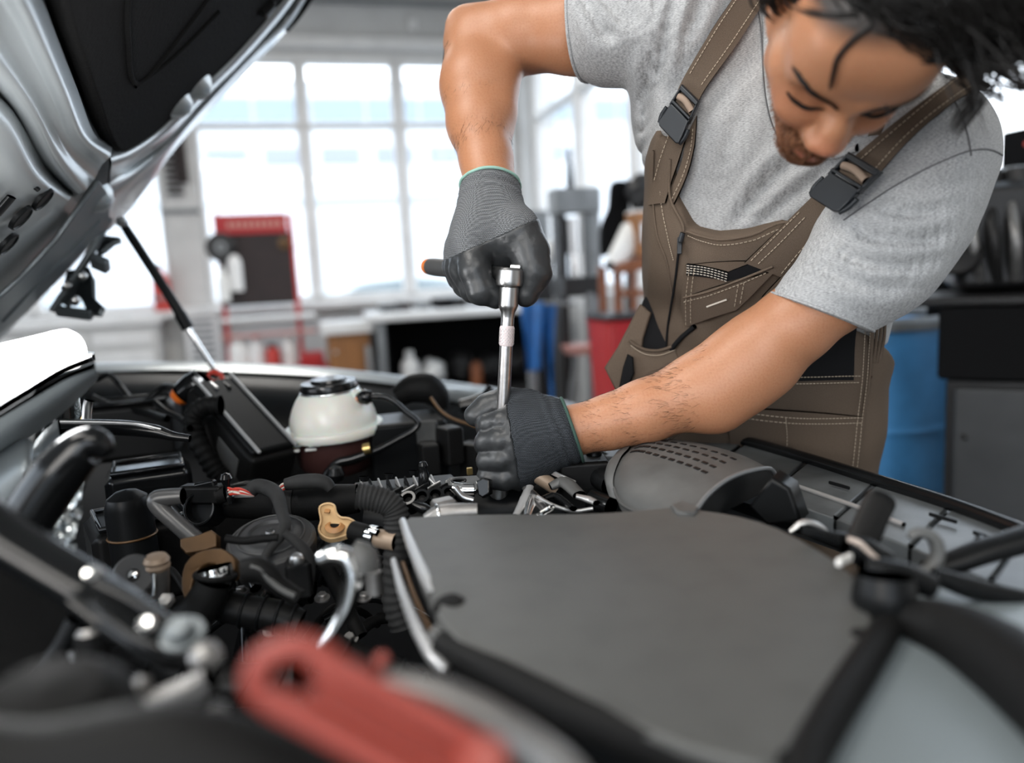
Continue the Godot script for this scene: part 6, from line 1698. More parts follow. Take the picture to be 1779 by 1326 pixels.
	put("hose", G.new().tube([V(-0.2467,0.9471,-0.6713),V(-0.2364,0.9486,-0.6715),V(-0.2274,0.9451,-0.671),V(-0.2187,0.9355,-0.6696),V(-0.2088,0.9279,-0.6685),V(-0.1989,0.9213,-0.6676)], [.011, .012, .011, .009, .008, .008], 16, 4), M.rubber, gh)
	put("painted_highlight", G.new().tube([V(-0.2376,0.9547,-0.6642),V(-0.2297,0.9512,-0.6638),V(-0.223,0.9429,-0.6626),V(-0.2124,0.9333,-0.6612),V(-0.2006,0.9267,-0.6603)], .003, 8, 4), M.airbox_grey, gh)  # lighter strip stands in for the highlight on the hose
	# dark castings and hoses low in the bay
	var low := [[[V(-0.3094,0.8799,-0.7628),V(-0.2806,0.8714,-0.7616),V(-0.2516,0.8653,-0.7607),V(-0.2287,0.8548,-0.7592)], .016, "dark casting with ribs below the grey-black hose"], [[V(-0.3587,0.8648,-0.7),V(-0.3166,0.8411,-0.6967),V(-0.2685,0.8279,-0.6948),V(-0.2142,0.8304,-0.6952)], .020, "dark ribbed casting low in the bay beyond the alloy lug"], [[V(-0.2017,0.862,-0.6996),V(-0.1702,0.8442,-0.6971),V(-0.1278,0.826,-0.6946),V(-0.0965,0.8029,-0.6913)], .020, "dark ribbed casting low under the arched pipe"], [[V(-0.2638,0.8623,-0.9522),V(-0.2216,0.8386,-0.9488),V(-0.1645,0.8212,-0.9464)], .028, "dark casting deep under the cream clip"], [[V(-0.5446,0.7775,-0.9705),V(-0.4682,0.8105,-0.9751),V(-0.3631,0.8198,-0.9765),V(-0.2734,0.8226,-0.9769)], .036, "long dark casting at the bottom of the bay behind the brown bracket"]]
	for q in low:
		var ca := thing("dark_casting", q[2], "casting", q[0][1])
		put("barrel", G.new().tube(q[0], q[1], 18, 4), M.black_plastic, ca)
		for k in 5:
			var p := Kit.along(Kit.smooth(q[0], 6), 0.1 + 0.2 * k)
			var tn: Vector3 = (q[0][1] - q[0][0]).normalized()
			put("rib", ring(q[1] * 1.06, q[1] * 0.10, Kit.frame(p, tn), 18, 6), M.black_satin, ca)
	var rng := RandomNumberGenerator.new()
	rng.seed = 44
	var spots := [V(-0.3992,0.8686,-0.8622),V(-0.3201,0.871,-0.8625),V(-0.2284,0.8598,-0.8609),V(-0.1776,0.8245,-0.8559),V(-0.2844,0.7974,-0.8521),V(-0.3633,0.8015,-0.8527),V(-0.2177,0.8135,-0.8544),V(-0.1662,0.7913,-0.8513),V(-0.4667,0.8395,-0.8581),V(-0.3024,0.831,-0.8569)]
	for q in spots:
		var d := (F_DIR * rng.randf_range(-1, 1) + L_DIR * rng.randf_range(-1, 1)).normalized() * 0.05
		var hz := G.new().tube([q - d, q + UP * rng.randf_range(0.005, 0.03), q + d + UP * rng.randf_range(-0.02, 0.01), q + d * 1.6 - UP * 0.04], rng.randf_range(0.004, 0.009), 10, 5)
		loose("vacuum_hose", hz, M.black_gloss if rng.randf() < 0.5 else M.rubber, "thin black vacuum hose curling low among the castings of the engine", "hose", "thin black hoses low in the engine bay")
	for q in [V(-0.3558,0.8594,-0.8003),V(-0.2997,0.8748,-0.8024),V(-0.2142,0.8642,-0.8009),V(-0.17,0.8619,-0.8006),V(-0.1858,0.8201,-0.7947),V(-0.2711,0.8337,-0.7966)]:
		var bo := bolt("flange_bolt", q, Vector3(rng.randfn(0, 0.2), 1, rng.randfn(0.3, 0.2)), 0.0055, M.cast_alloy, self)
		tag(bo, "small dull flange bolt low among the dark castings of the engine", "bolt", "dull flange bolts low in the engine bay")
	# hose clamp
	var hc := thing("hose_clamp", "shiny hose clamp on a short tan pipe left of the braided loom", "clamp", V(-0.1507,0.9322,-0.7903))
	put("pipe", G.new().tube([V(-0.1657,0.932,-0.8004), V(-0.1266,0.9296,-0.7799)], 0.010, 16, 1), M.tan_cap, hc)
	put("band", G.new().tube([V(-0.1563,0.9326,-0.7954), V(-0.1483,0.9321,-0.7903)], 0.0118, 20, 1), M.chrome, hc)
	put("screw", G.new().tube([V(-0.1541,0.9412,-0.7866), V(-0.1462,0.94,-0.7813)], 0.0038, 10, 1), M.chrome, hc)
	put("sleeve", G.new().tube([V(-0.1774,0.9358,-0.806), V(-0.1563,0.9326,-0.7954)], 0.0105, 16, 1), M.rubber, hc)
	var sb := thing("square_bolt", "square-headed bolt above a grey stud right of the arched pipe", "bolt", V(-0.1317,0.933,-0.6693))
	put("head", G.new().box(Transform3D(Kit.frame(V(-0.1329,0.9425,-0.6807), Vector3(0, 0.8, 0.5)).basis, V(-0.1329,0.9425,-0.6807)), Vector3(0.011, 0.008, 0.011), 0.001), M.steel, sb)
	put("stud", G.new().lathe([Vector2(0, 0.012), Vector2(0.007, 0.010), Vector2(0.008, -0.01), Vector2(0, -0.01)], Kit.frame(V(-0.1298,0.9358,-0.6596), UP), 16), M.cast_alloy, sb)

func fuel_rail() -> void:
	var UP := Vector3.UP
	# finned black rail behind
	var fr := thing("finned_rail", "black plastic rail with silver-edged fins beside the ball stud", "rail", V(-0.1451,0.9461,-0.9236))
	put("base", G.new().bar(V(-0.203,0.9407,-0.9329), V(-0.0771,0.9426,-0.9433), 0.05, 0.016, UP.cross(F_DIR), 0.004), M.black_plastic, fr)
	put("front_lip", G.new().tube([V(-0.1981,0.9543,-0.8995),V(-0.162,0.9458,-0.8983),V(-0.1352,0.9404,-0.8975),V(-0.1,0.9412,-0.8977)], 0.004, 8, 4), M.black_gloss, fr)
	for k in 9:
		var s := k / 8.0
		var p := (V(-0.1901,0.9553,-0.9299)).lerp(V(-0.1058,0.9539,-0.9398), s)
		put("fin", G.new().bar(p, p + Vector3(0.012, -0.016, 0.024), 0.0022, 0.012, F_DIR, 0.0006), M.silver_edge if k % 2 == 0 else M.black_gloss, fr)
	for k in 3:
		put("fin_post", G.new().tube([V(-0.1849,0.9578,-0.9252) + F_DIR * 0.03 * k, V(-0.1846,0.9633,-0.926) + F_DIR * 0.03 * k], [0.004, 0.006], 10, 1), M.black_satin, fr)
	var bs := thing("long_stud", "long ball-headed stud standing on the black rail", "stud", V(-0.1083,0.9524,-0.8942))
	put("stud", G.new().lathe([Vector2(0, 0.024), Vector2(0.004, 0.0225), Vector2(0.0055, 0.0185), Vector2(0.0042, 0.014), Vector2(0.0058, 0.009), Vector2(0.0072, 0.001), Vector2(0.0078, -0.014), Vector2(0.0074, -0.026)], Kit.frame(V(-0.1085,0.9618,-0.8955), UP), 20), M.black_gloss, bs)
	put("brace", G.new().bar(V(-0.1049,0.9669,-0.8962), V(-0.0924,0.957,-0.8847), 0.003, 0.003, UP, 0.001), M.silver_edge, bs)
	# row of injector connectors
	for k in 6:
		var o: Vector3 = (V(-0.1354,0.947,-0.853)).lerp(V(-0.0657,0.9479,-0.8733), k / 5.0)
		var n := thing("injector_plug", "black injector plug in the row before the chrome bracket, %s" % ["at its left end", "second from the left", "third from the left", "fourth from the left", "fifth from the left", "at its right end"][k], "plug", o, "black injector plugs before the chrome bracket")
		put("socket", G.new().lathe([Vector2(0.006, 0.012), Vector2(0.009, 0.012), Vector2(0.010, 0.009), Vector2(0.010, -0.008), Vector2(0, -0.008)], Kit.frame(o, Vector3(-0.2 + 0.1 * k, 0.7, 0.6)), 20), M.black_gloss, n)
		put("core", G.new().lathe([Vector2(0, 0.008), Vector2(0.004, 0.007), Vector2(0.005, 0)], Kit.frame(o, Vector3(-0.2 + 0.1 * k, 0.7, 0.6)), 12), M.black_plastic, n)
		put("clip", G.new().bar(o + Vector3(-0.008, 0.012, 0), o + Vector3(0.006, 0.016, -0.014), 0.005, 0.003, UP, 0.001), [M.black_satin, M.steel][k % 2], n)
	# chrome bracket with an oval hole
	var cb := thing("chrome_bracket", "shiny chrome bracket with an oval hole beside the lower glove", "bracket", V(-0.06,0.9554,-0.8744))
	put("plate", G.new().plate([V(-0.0818,0.967,-0.876),V(-0.0763,0.9706,-0.8765),V(-0.046,0.971,-0.8766),V(-0.041,0.9662,-0.8759),V(-0.0414,0.9584,-0.8748),V(-0.0482,0.9535,-0.8741),V(-0.0745,0.9549,-0.8743),V(-0.0835,0.9592,-0.8749)], Vector3(0, -0.006, -0.002), 0.0015), M.chrome, cb)
	put("hole", G.new().tube([V(-0.075,0.9668,-0.873),V(-0.067,0.9683,-0.8732),V(-0.0592,0.9672,-0.873),V(-0.0606,0.9647,-0.8727),V(-0.0686,0.9638,-0.8726)], 0.0014, 8, 4, true), M.black_gloss, cb)
	put("hole_floor", G.new().plate([V(-0.075,0.9662,-0.8724),V(-0.0709,0.968,-0.8726),V(-0.0644,0.9683,-0.8727),V(-0.0599,0.9668,-0.8725),V(-0.0613,0.9649,-0.8722),V(-0.0672,0.9639,-0.8721),V(-0.0725,0.9642,-0.8721)], Vector3(0, -0.001, 0), 0.0003), M.black_satin, cb)
	put("front_lip", G.new().tube([V(-0.0731,0.9628,-0.8603),V(-0.0616,0.9583,-0.8597),V(-0.0487,0.9577,-0.8596)], [.006, .009, .008], 14, 4), M.chrome, cb)
	put("side_tab", G.new().plate([V(-0.0466,0.9691,-0.8561),V(-0.0374,0.9725,-0.8566),V(-0.0311,0.9696,-0.8562),V(-0.0319,0.9543,-0.8541),V(-0.0399,0.9497,-0.8534),V(-0.0449,0.9537,-0.854)], Vector3(0.004, -0.003, -0.01), 0.002), M.black_gloss, cb)
	put("claw", G.new().tube([V(-0.0697,0.9641,-0.8504),V(-0.0613,0.9535,-0.8489),V(-0.05,0.9491,-0.8483)], .004, 10, 4), M.steel, cb)
	# alloy pieces in front of them
	var al := thing("alloy_block", "small shiny alloy block with black grooves behind the engine cover", "block", V(-0.0785,0.9576,-0.7939))
	put("body", G.new().bar(V(-0.0892,0.9587,-0.7941), V(-0.067,0.9594,-0.8043), 0.02, 0.016, UP.cross(F_DIR), 0.003), M.cast_alloy, al)
	for k in 3:
		put("groove", G.new().bar(V(-0.0844,0.965,-0.7849) + F_DIR * 0.008 * k, V(-0.0809,0.957,-0.7787) + F_DIR * 0.008 * k, 0.003, 0.006, UP, 0.001), M.black_gloss, al)
	var ac := thing("alloy_tube", "dark alloy tube end with bright rings beside the braided loom", "tube", V(-0.0852,0.9552,-0.7734))
	put("tube", G.new().tube([V(-0.0936,0.9522,-0.773),V(-0.0816,0.9574,-0.7737),V(-0.0651,0.9588,-0.7739),V(-0.0417,0.9588,-0.7739)], [.008, .0105, .0105, .009], 16, 3), M.cast_alloy, ac)
	put("ring", ring(0.0108, 0.002, Kit.frame(V(-0.0828,0.9569,-0.7736), F_DIR), 20, 6), M.chrome, ac)
	loose("black_lever", G.new().tube([V(-0.1132,0.9589,-0.8143),V(-0.1012,0.9534,-0.8135),V(-0.0904,0.9491,-0.8129)], [.004, .006, .004], 10, 3), M.black_gloss, "short black lever left of the shiny alloy block", "lever")
	# under the fist: brown-silver levers and pipes
	for k in 6:
		var q: Array = [[V(-0.0035,0.941,-0.8118), V(0.0074,0.9517,-0.8335), V(0.0134,0.9596,-0.8548)], [V(0.0087,0.9434,-0.802), V(0.0132,0.9493,-0.8231), V(0.0164,0.955,-0.8339)], [V(0.0283,0.9472,-0.8026), V(0.0187,0.9524,-0.8336), V(0.0095,0.9586,-0.8547)], [V(0.0275,0.9519,-0.8335), V(0.042,0.9508,-0.8435), V(0.0582,0.9451,-0.8124)], [V(0.0374,0.953,-0.8741), V(0.0534,0.9573,-0.8747), V(0.0674,0.9507,-0.8435)], [V(0.0628,0.9526,-0.8336), V(0.0764,0.9481,-0.833), V(0.084,0.9469,-0.8227)]][k]
		loose("metal_lever", G.new().tube(q, [.004, .0065, .005] if k != 4 else [.007, .010, .008], 12, 4, false, true, 0.6), [M.silver_edge, M.chrome, M.brushed_steel, M.black_gloss, M.airbox_grey, M.silver_edge][k], ["pale lever leaning left under the lower glove", "small bright lever between two larger ones under the lower glove", "brownish steel lever leaning right under the lower glove", "glossy black lever behind the steel levers", "grey rounded lever with a sharp fold before the air box", "short pale lever tip nearest the air box"][k], "lever")
	loose("lever_plate", G.new().plate([V(0.0171,0.9485,-0.7926),V(0.0306,0.9549,-0.7935),V(0.0379,0.9569,-0.7938),V(0.0352,0.9511,-0.793),V(0.0229,0.9458,-0.7923)], Vector3(0, -0.003, 0), 0.001), M.chrome, "small bright metal plate at the foot of the steel lever", "plate")
	loose("tan_pipe", G.new().tube([V(0.0215,0.9617,-0.8955),V(0.0345,0.953,-0.8943),V(0.0461,0.9444,-0.893)], [.008, .0085, .008], 14, 3), M.tan_cap, "short tan pipe under the cuff of the lower glove", "pipe")
	loose("lever_arc", G.new().tube([V(0.0199,0.9576,-0.8242),V(0.0368,0.9469,-0.8227),V(0.0588,0.9396,-0.8217),V(0.08,0.941,-0.8219)], .0022, 8, 5), M.silver_edge, "thin bright arc of metal around the grey lever", "bracket")
	# black block right of the fist
	var kb := thing("black_module", "black electronic module with knobs between the lower glove and the air box", "module", V(0.0775,0.9483,-0.9239))
	put("body", G.new().box(Transform3D(Basis(F_DIR, UP, -L_DIR) * Basis(UP, -0.25), V(0.08,0.9426,-0.9231)), Vector3(0.062, 0.06, 0.05), 0.005), M.black_plastic, kb)
	put("knob", G.new().lathe([Vector2(0, 0.010), Vector2(0.008, 0.010), Vector2(0.010, 0.006), Vector2(0.010, -0.006)], Kit.frame(V(0.0949,0.9677,-0.9367), UP), 10), M.black_satin, kb)
	put("strip", G.new().bar(V(0.0329,0.9659,-0.9062), V(0.0665,0.9554,-0.8744), 0.006, 0.003, UP, 0.001), M.silver_edge, kb)
	put("bracket", G.new().bar(V(0.0584,0.9682,-0.9368), V(0.0789,0.9672,-0.9165), 0.012, 0.004, UP, 0.001), M.black_gloss, kb)
	put("label", G.new().bar(V(0.0589,0.9718,-0.9222), V(0.0636,0.9688,-0.9217), 0.004, 0.002, UP, 0.0005), M.white_plastic, kb)
	put("side_plug", G.new().tube([V(0.0976,0.9525,-0.9043), V(0.1084,0.9492,-0.8836)], 0.014, 14, 1), M.black_satin, kb)
	loose("lower_plug", G.new().tube([V(0.0839,0.9362,-0.8717), V(0.1035,0.9333,-0.8511)], 0.012, 14, 1), M.black_gloss, "black plug below the module, beside the air box", "plug")
	loose("wing_corner_plate", G.new().plate([V(0.0897,0.9342,-1.0936),V(0.1132,0.9443,-1.095),V(0.1356,0.9334,-1.0935),V(0.1545,0.9194,-1.0915),V(0.1412,0.9153,-1.0909),V(0.1172,0.9262,-1.0925)], Vector3(0, -0.006, 0), 0.002), M.silver_paint, "bright silver plate corner just right of the lower glove's cuff", "plate")
	loose("dark_casting", G.new().tube([V(-0.1874,0.9045,-0.948),V(-0.116,0.8972,-0.947),V(-0.0296,0.9034,-0.9479),V(0.0562,0.8989,-0.9472)], [.04, .04, .04, .04], 18, 4), M.black_satin, "long dark casting under the injector plugs", "casting")

func covers() -> void:
	var UP := Vector3.UP
	# big engine cover
	var ec := thing("engine_cover", "large flat grey plastic engine cover filling the near middle of the bay", "engine cover", V(0.0747,0.97,-0.511))
	var out := [V(-0.1121,0.968,-0.7348),V(-0.0963,0.968,-0.7429),V(-0.0568,0.968,-0.7417),V(-0.0008,0.968,-0.7357),V(0.0541,0.968,-0.7263),V(0.109,0.968,-0.7259),V(0.143,0.968,-0.731),V(0.1705,0.968,-0.7188),V(0.2034,0.968,-0.692),V(0.2265,0.968,-0.6527),V(0.2396,0.968,-0.5984),V(0.2437,0.968,-0.5553),V(0.2384,0.968,-0.514),V(0.2224,0.968,-0.4711),V(0.1922,0.968,-0.4292),V(0.1642,0.968,-0.394),V(0.1353,0.968,-0.3583),V(0.1139,0.968,-0.3371),V(0.0961,0.968,-0.3404),V(0.0723,0.968,-0.3552),V(0.0474,0.968,-0.3774),V(0.0197,0.968,-0.4059),V(-0.0121,0.968,-0.4427),V(-0.0455,0.968,-0.4793),V(-0.0599,0.968,-0.5172),V(-0.076,0.968,-0.5764),V(-0.0958,0.968,-0.6555)]
	put("top", G.new().plate(out, Vector3(0, -0.016, 0), 0.005, 2), M.cover_grey, ec)
	put("skirt", G.new().plate([V(-0.108,0.953,-0.7619),V(-0.0011,0.953,-0.7699),V(0.114,0.953,-0.7598),V(0.1784,0.953,-0.7525),V(0.2379,0.953,-0.6857),V(0.2565,0.953,-0.5845),V(0.2417,0.953,-0.5191),V(0.1702,0.953,-0.4162),V(0.1214,0.953,-0.3636),V(0.0778,0.953,-0.3822),V(0.0214,0.953,-0.4372),V(-0.0464,0.953,-0.517),V(-0.0762,0.953,-0.613)], Vector3(0, -0.04, 0), 0.004, 2), M.black_satin, ec)
	put("left_edge", G.new().tube([V(-0.1131,0.964,-0.7401),V(-0.0954,0.964,-0.6665),V(-0.0772,0.964,-0.598),V(-0.0671,0.964,-0.5586)], [.004, .0052, .0052, .0035], 12, 4), M.silver_edge, ec)
	put("lower_edge", G.new().tube([V(-0.1135,0.95,-0.6725),V(-0.0958,0.95,-0.5994),V(-0.0776,0.95,-0.5358),V(-0.0619,0.95,-0.4915),V(-0.0512,0.95,-0.4707)], [.003, .0042, .0046, .0048, .003], 12, 4), M.silver_edge, ec)
	put("side_strip", G.new().tube([V(-0.1052,0.948,-0.671),V(-0.0818,0.948,-0.5803),V(-0.06,0.948,-0.5132),V(-0.0449,0.948,-0.4858)], .0018, 8, 4), M.rusty_bracket, ec)
	put("peg", G.new().lathe([Vector2(0, 0.008), Vector2(0.010, 0.007), Vector2(0.0135, 0.002), Vector2(0.0135, -0.012), Vector2(0, -0.012)], Kit.frame(V(-0.0528,0.962,-0.5352), Vector3(-0.2, 1, 0.2)), 24), M.rubber, ec)
	put("peg_base", G.new().lathe([Vector2(0, 0.003), Vector2(0.009, 0.002), Vector2(0.011, -0.002)], Kit.frame(V(-0.0561,0.957,-0.5116), UP), 18), M.airbox_grey, ec)
	put("front_seal", G.new().tube([V(-0.0551,0.955,-0.497),V(-0.0199,0.955,-0.4567),V(0.0136,0.955,-0.4194),V(0.043,0.955,-0.3927),V(0.0746,0.955,-0.3674),V(0.1016,0.955,-0.3504),V(0.1224,0.955,-0.346)], [.010, .012, .013, .013, .013, .013, .012], 14, 4), M.rubber, ec)
	put("rear_tab", G.new().plate([V(0.1441,0.972,-0.7251),V(0.159,0.972,-0.7377),V(0.1687,0.972,-0.7134),V(0.1606,0.972,-0.697),V(0.146,0.972,-0.7031)], Vector3(0, -0.006, 0), 0.002), M.airbox_grey, ec)
	for q in [V(0.2061,0.964,-0.4559), V(0.1638,0.962,-0.3975)]:
		put("side_clip", G.new().lathe([Vector2(0, 0.006), Vector2(0.006, 0.005), Vector2(0.008, 0), Vector2(0.008, -0.012), Vector2(0, -0.012)], Kit.frame(q, UP), 16), M.rubber, ec)
	# air box: rounded housing with a perforated field
	var ab := thing("air_box", "rounded grey air box with rows of small vent holes", "air box", V(0.1863,0.9502,-0.8232))
	var rows := []
	var prof := []
	# stations along its length, each: left foot, left shoulder, crown, right shoulder, right foot
	var st := [
		[V(0.1078,0.9465,-0.8328), V(0.1064,0.9651,-0.8455), V(0.1178,0.9812,-0.8679), V(0.1303,0.9863,-0.8889), V(0.139,0.9845,-0.9189), V(0.1474,0.9718,-0.9474), V(0.1538,0.9443,-0.9738)],
		[V(0.1094,0.9418,-0.8018), V(0.1096,0.9631,-0.8149), V(0.1265,0.983,-0.848), V(0.1475,0.9929,-0.8797), V(0.1683,0.9911,-0.9198), V(0.1805,0.9799,-0.9486), V(0.1893,0.9512,-0.9748)],
		[V(0.1213,0.941,-0.7714), V(0.1253,0.9612,-0.7843), V(0.1462,0.9807,-0.8174), V(0.1728,0.9919,-0.8493), V(0.2025,0.9918,-0.8896), V(0.2228,0.9815,-0.9185), V(0.2332,0.9561,-0.9452)],
		[V(0.1413,0.945,-0.7417), V(0.1476,0.9618,-0.7541), V(0.1711,0.9764,-0.7865), V(0.2006,0.9864,-0.8182), V(0.2402,0.9849,-0.8584), V(0.2615,0.9729,-0.887), V(0.2733,0.9475,-0.9137)],
		[V(0.1605,0.9515,-0.7123), V(0.1667,0.961,-0.7237), V(0.1892,0.971,-0.7554), V(0.2222,0.9784,-0.7868), V(0.2628,0.9771,-0.8169), V(0.2834,0.9648,-0.8454), V(0.2962,0.9395,-0.8722)]]
	for s in st:
		rows.append(PackedVector3Array(Kit.smooth(s, 5)))
	var fine := []
	for k in rows[0].size():
		var col := []
		for s in rows:
			col.append(s[k])
		fine.append(Kit.smooth(col, 6))
	var skin := []
	for i in fine[0].size():
		var row := PackedVector3Array()
		for k in fine.size():
			row.append(fine[k][i])
		skin.append(row)
	put("housing", G.new().sheet(skin, 0.004), M.airbox_grey, ab)
	# end cap on the far left, rounded
	var first: PackedVector3Array = skin[0]
	var mid := Vector3.ZERO
	for q in first: mid += q
	mid /= first.size()
	var capr := [first]
	for s in [0.9, 0.7, 0.4, 0.05]:
		var row := PackedVector3Array()
		for q in first:
			row.append(mid.lerp(q, s) - F_DIR * 0.018 * sqrt(1.0 - s * s))
		capr.append(row)
	put("end_cap", G.new().sheet(capr, 0.003), M.airbox_grey, ab)
	var last: PackedVector3Array = skin[skin.size() - 1]
	put("mouth", G.new().plate(Array(last), (skin[skin.size() - 4][0] - last[0]).normalized() * 0.012, 0.001), M.black_satin, ab)
	put("mouth_lip", G.new().tube(Array(last).slice(1, last.size() - 2), 0.0026, 8, 1), M.silver_dark, ab)
	put("side_baffle", G.new().plate([V(0.2515,0.9836,-0.7572),V(0.2692,0.9714,-0.7555),V(0.2788,0.9381,-0.7508),V(0.2433,0.9365,-0.7506),V(0.2273,0.9566,-0.7534)], Vector3(0.02, 0, -0.03), 0.004), M.black_satin, ab)
	put("base_seam", G.new().tube(Array(PackedVector3Array([skin[0][3], skin[6][2], skin[12][2], skin[18][2], skin[skin.size() - 1][2]])), 0.0022, 8, 4), M.airbox_grey, ab)
	# vent holes: small dark sunk cells on the shoulder of the housing
	for i in 11:
		for j in 4:
			var fi := 3.5 + i * 1.62
			var fj := 13.2 + j * 1.75
			var i0 := int(fi)
			var j0 := int(fj)
			var p: Vector3 = skin[i0][j0].lerp(skin[i0 + 1][j0], fi - i0).lerp(skin[i0][j0 + 1].lerp(skin[i0 + 1][j0 + 1], fi - i0), fj - j0)
			var n: Vector3 = (skin[i0 + 1][j0] - skin[i0][j0]).cross(skin[i0][j0 + 1] - skin[i0][j0]).normalized()
			if n.y < 0: n = -n
			var tx: Vector3 = (skin[i0 + 1][j0] - skin[i0][j0]).normalized()
			put("vent_hole", G.new().box(Transform3D(Basis(tx, n, tx.cross(n)), p), Vector3(0.0074, 0.0018, 0.0048), 0.0006), M.black_satin, ab)

func near_right() -> void:
	var UP := Vector3.UP
	# lower panel
	var lp := thing("radiator_cover", "smooth blue-grey radiator cover at the lower right corner", "cover", V(0.2127,0.96,-0.3861))
	put("panel", G.new().plate([V(0.2425,0.955,-0.4863),V(0.2549,0.955,-0.4783),V(0.265,0.955,-0.4568),V(0.2714,0.955,-0.4213),V(0.2748,0.955,-0.3831),V(0.2613,0.955,-0.3362),V(0.2141,0.955,-0.2882),V(0.1514,0.955,-0.2802),V(0.1097,0.955,-0.2957),V(0.1302,0.955,-0.3449),V(0.1564,0.955,-0.3823),V(0.1954,0.955,-0.4318)], Vector3(0, -0.014, 0), 0.004, 2), M.panel_blue, lp)
	put("edge_seal", G.new().tube([V(0.1134,0.962,-0.307),V(0.1289,0.962,-0.3413),V(0.1544,0.962,-0.3774),V(0.1915,0.962,-0.4245),V(0.23,0.962,-0.473),V(0.2451,0.962,-0.4951)], [.009, .010, .0105, .0105, .0095, .007], 14, 4), M.rubber, lp)
	loose("upper_panel", G.new().plate([V(0.2821,0.95,-0.5634),V(0.3143,0.95,-0.5748),V(0.3445,0.95,-0.5662),V(0.3621,0.95,-0.5403),V(0.374,0.95,-0.5095),V(0.3263,0.95,-0.4425),V(0.3193,0.95,-0.4747),V(0.313,0.95,-0.5133),V(0.2939,0.95,-0.5368)], Vector3(0, -0.01, 0), 0.003, 2), M.panel_blue, "light grey panel between the front cover and the thick black seal", "panel")
	loose("thick_seal", G.new().tube([V(0.2411,0.965,-0.4837),V(0.253,0.965,-0.4722),V(0.2647,0.965,-0.4518),V(0.2701,0.965,-0.4198),V(0.2705,0.965,-0.3775),V(0.2676,0.965,-0.3381)], [.010, .016, .020, .023, .025, .026], 18, 4), M.rubber, "thick black rubber seal running off the right edge", "seal")
	# latch tower with the tilted stub
	var st := thing("pipe_stub", "short tilted black pipe stub standing at the right of the engine cover", "pipe", V(0.2883,0.9764,-0.6148))
	put("tube", G.new().tube([V(0.2677,0.9714,-0.5939), V(0.2794,0.9838,-0.6057), V(0.2932,0.9984,-0.6179)], [.0125, .0122, .0120], 22, 2), M.black_plastic, st)
	put("mouth", G.new().lathe([Vector2(0, -0.002), Vector2(0.008, -0.002), Vector2(0.0118, 0.001), Vector2(0.0122, -0.003)], Kit.frame(V(0.2942,0.9998,-0.6181), V(0.2932,0.9984,-0.6179) - V(0.2794,0.9838,-0.6057)), 22), M.black_satin, st)
	put("foot", G.new().tube([V(0.2478,0.9803,-0.5749),V(0.2606,0.9735,-0.574),V(0.2776,0.9639,-0.5726)], [.008, .012, .010], 14, 3), M.black_satin, st)
	put("pale_tab", G.new().tube([V(0.2439,0.9882,-0.566),V(0.2532,0.9843,-0.5654),V(0.2614,0.9762,-0.5643),V(0.2688,0.9698,-0.5634)], [.003, .0042, .004, .003], 10, 4, false, true, 0.6), M.tan_pale, st)
	var lt := thing("hood_latch", "black latch with levers and a tower beside the engine cover", "latch", V(0.2539,0.9717,-0.5232))
	put("tower", G.new().tube([V(0.2387,0.988,-0.4952),V(0.2379,0.9729,-0.4931),V(0.2385,0.9548,-0.4906)], [.018, .021, .014], 20, 3), M.black_satin, lt)
	put("cross_bar", G.new().tube([V(0.2332,0.9868,-0.5153),V(0.2457,0.983,-0.5147),V(0.2612,0.9783,-0.5141),V(0.2806,0.9703,-0.5129)], [.006, .009, .010, .008], 14, 4), M.black_satin, lt)
	put("pin", G.new().bar(V(0.2248,0.9822,-0.5348), V(0.2424,0.9782,-0.5544), 0.006, 0.004, UP, 0.001), M.white_plastic, lt)
	put("rear_bar", G.new().tube([V(0.2275,0.9796,-0.6152),V(0.2506,0.9719,-0.6142),V(0.269,0.9663,-0.6134),V(0.2838,0.9627,-0.6129)], [.004, .006, .008, .008], 12, 4), M.black_gloss, lt)
	put("lever", G.new().plate([V(0.2304,0.9324,-0.5278),V(0.2403,0.9344,-0.5281),V(0.2482,0.9275,-0.5271),V(0.2446,0.922,-0.5263),V(0.2357,0.9249,-0.5267)], Vector3(0, -0.01, 0), 0.002), M.rubber, lt)
	var hk := thing("hook", "grey curved hook standing right of the tilted pipe stub", "hook", V(0.3044,0.9712,-0.5737))
	put("hook", G.new().tube([V(0.2962,0.983,-0.5753),V(0.3017,0.9862,-0.5758),V(0.3104,0.9848,-0.5756),V(0.3161,0.9776,-0.5746),V(0.3165,0.9671,-0.5731),V(0.3098,0.9579,-0.5718),V(0.3009,0.9557,-0.5715)], [.0035, .005, .0065, .0075, .0078, .0075, .006], 14, 5, false, true, 0.7), M.airbox_grey, hk)
	put("pale_stop", G.new().tube([V(0.2654,0.9766,-0.5239),V(0.2741,0.9738,-0.5235),V(0.2805,0.9719,-0.5233)], [.003, .0045, .003], 10, 3), M.tan_pale, hk)
	loose("support_rod", G.new().tube([V(0.3183,0.9499,-0.5909),V(0.3413,0.955,-0.5916),V(0.3644,0.9619,-0.5926),V(0.3961,0.9693,-0.5936),V(0.4288,0.9783,-0.5949)], [.009, .012, .013, .014, .014], 16, 4, false, true, 0.7), M.black_satin, "black arm reaching from the hook to the right edge", "arm")
	loose("latch_rod", G.new().tube([V(0.2914,0.9699,-0.5331),V(0.3155,0.9605,-0.5318),V(0.3397,0.9536,-0.5308),V(0.3721,0.9462,-0.5297)], [.006, .008, .007, .006], 14, 4), M.black_satin, "thin black rod below the latch arm", "rod")
	loose("cable_pin", G.new().tube([V(0.3836,0.9568,-0.6322), V(0.3836,0.9538,-0.6116)], [.004, .0025], 10, 1), M.black_gloss, "small black pin standing near the right edge", "pin")
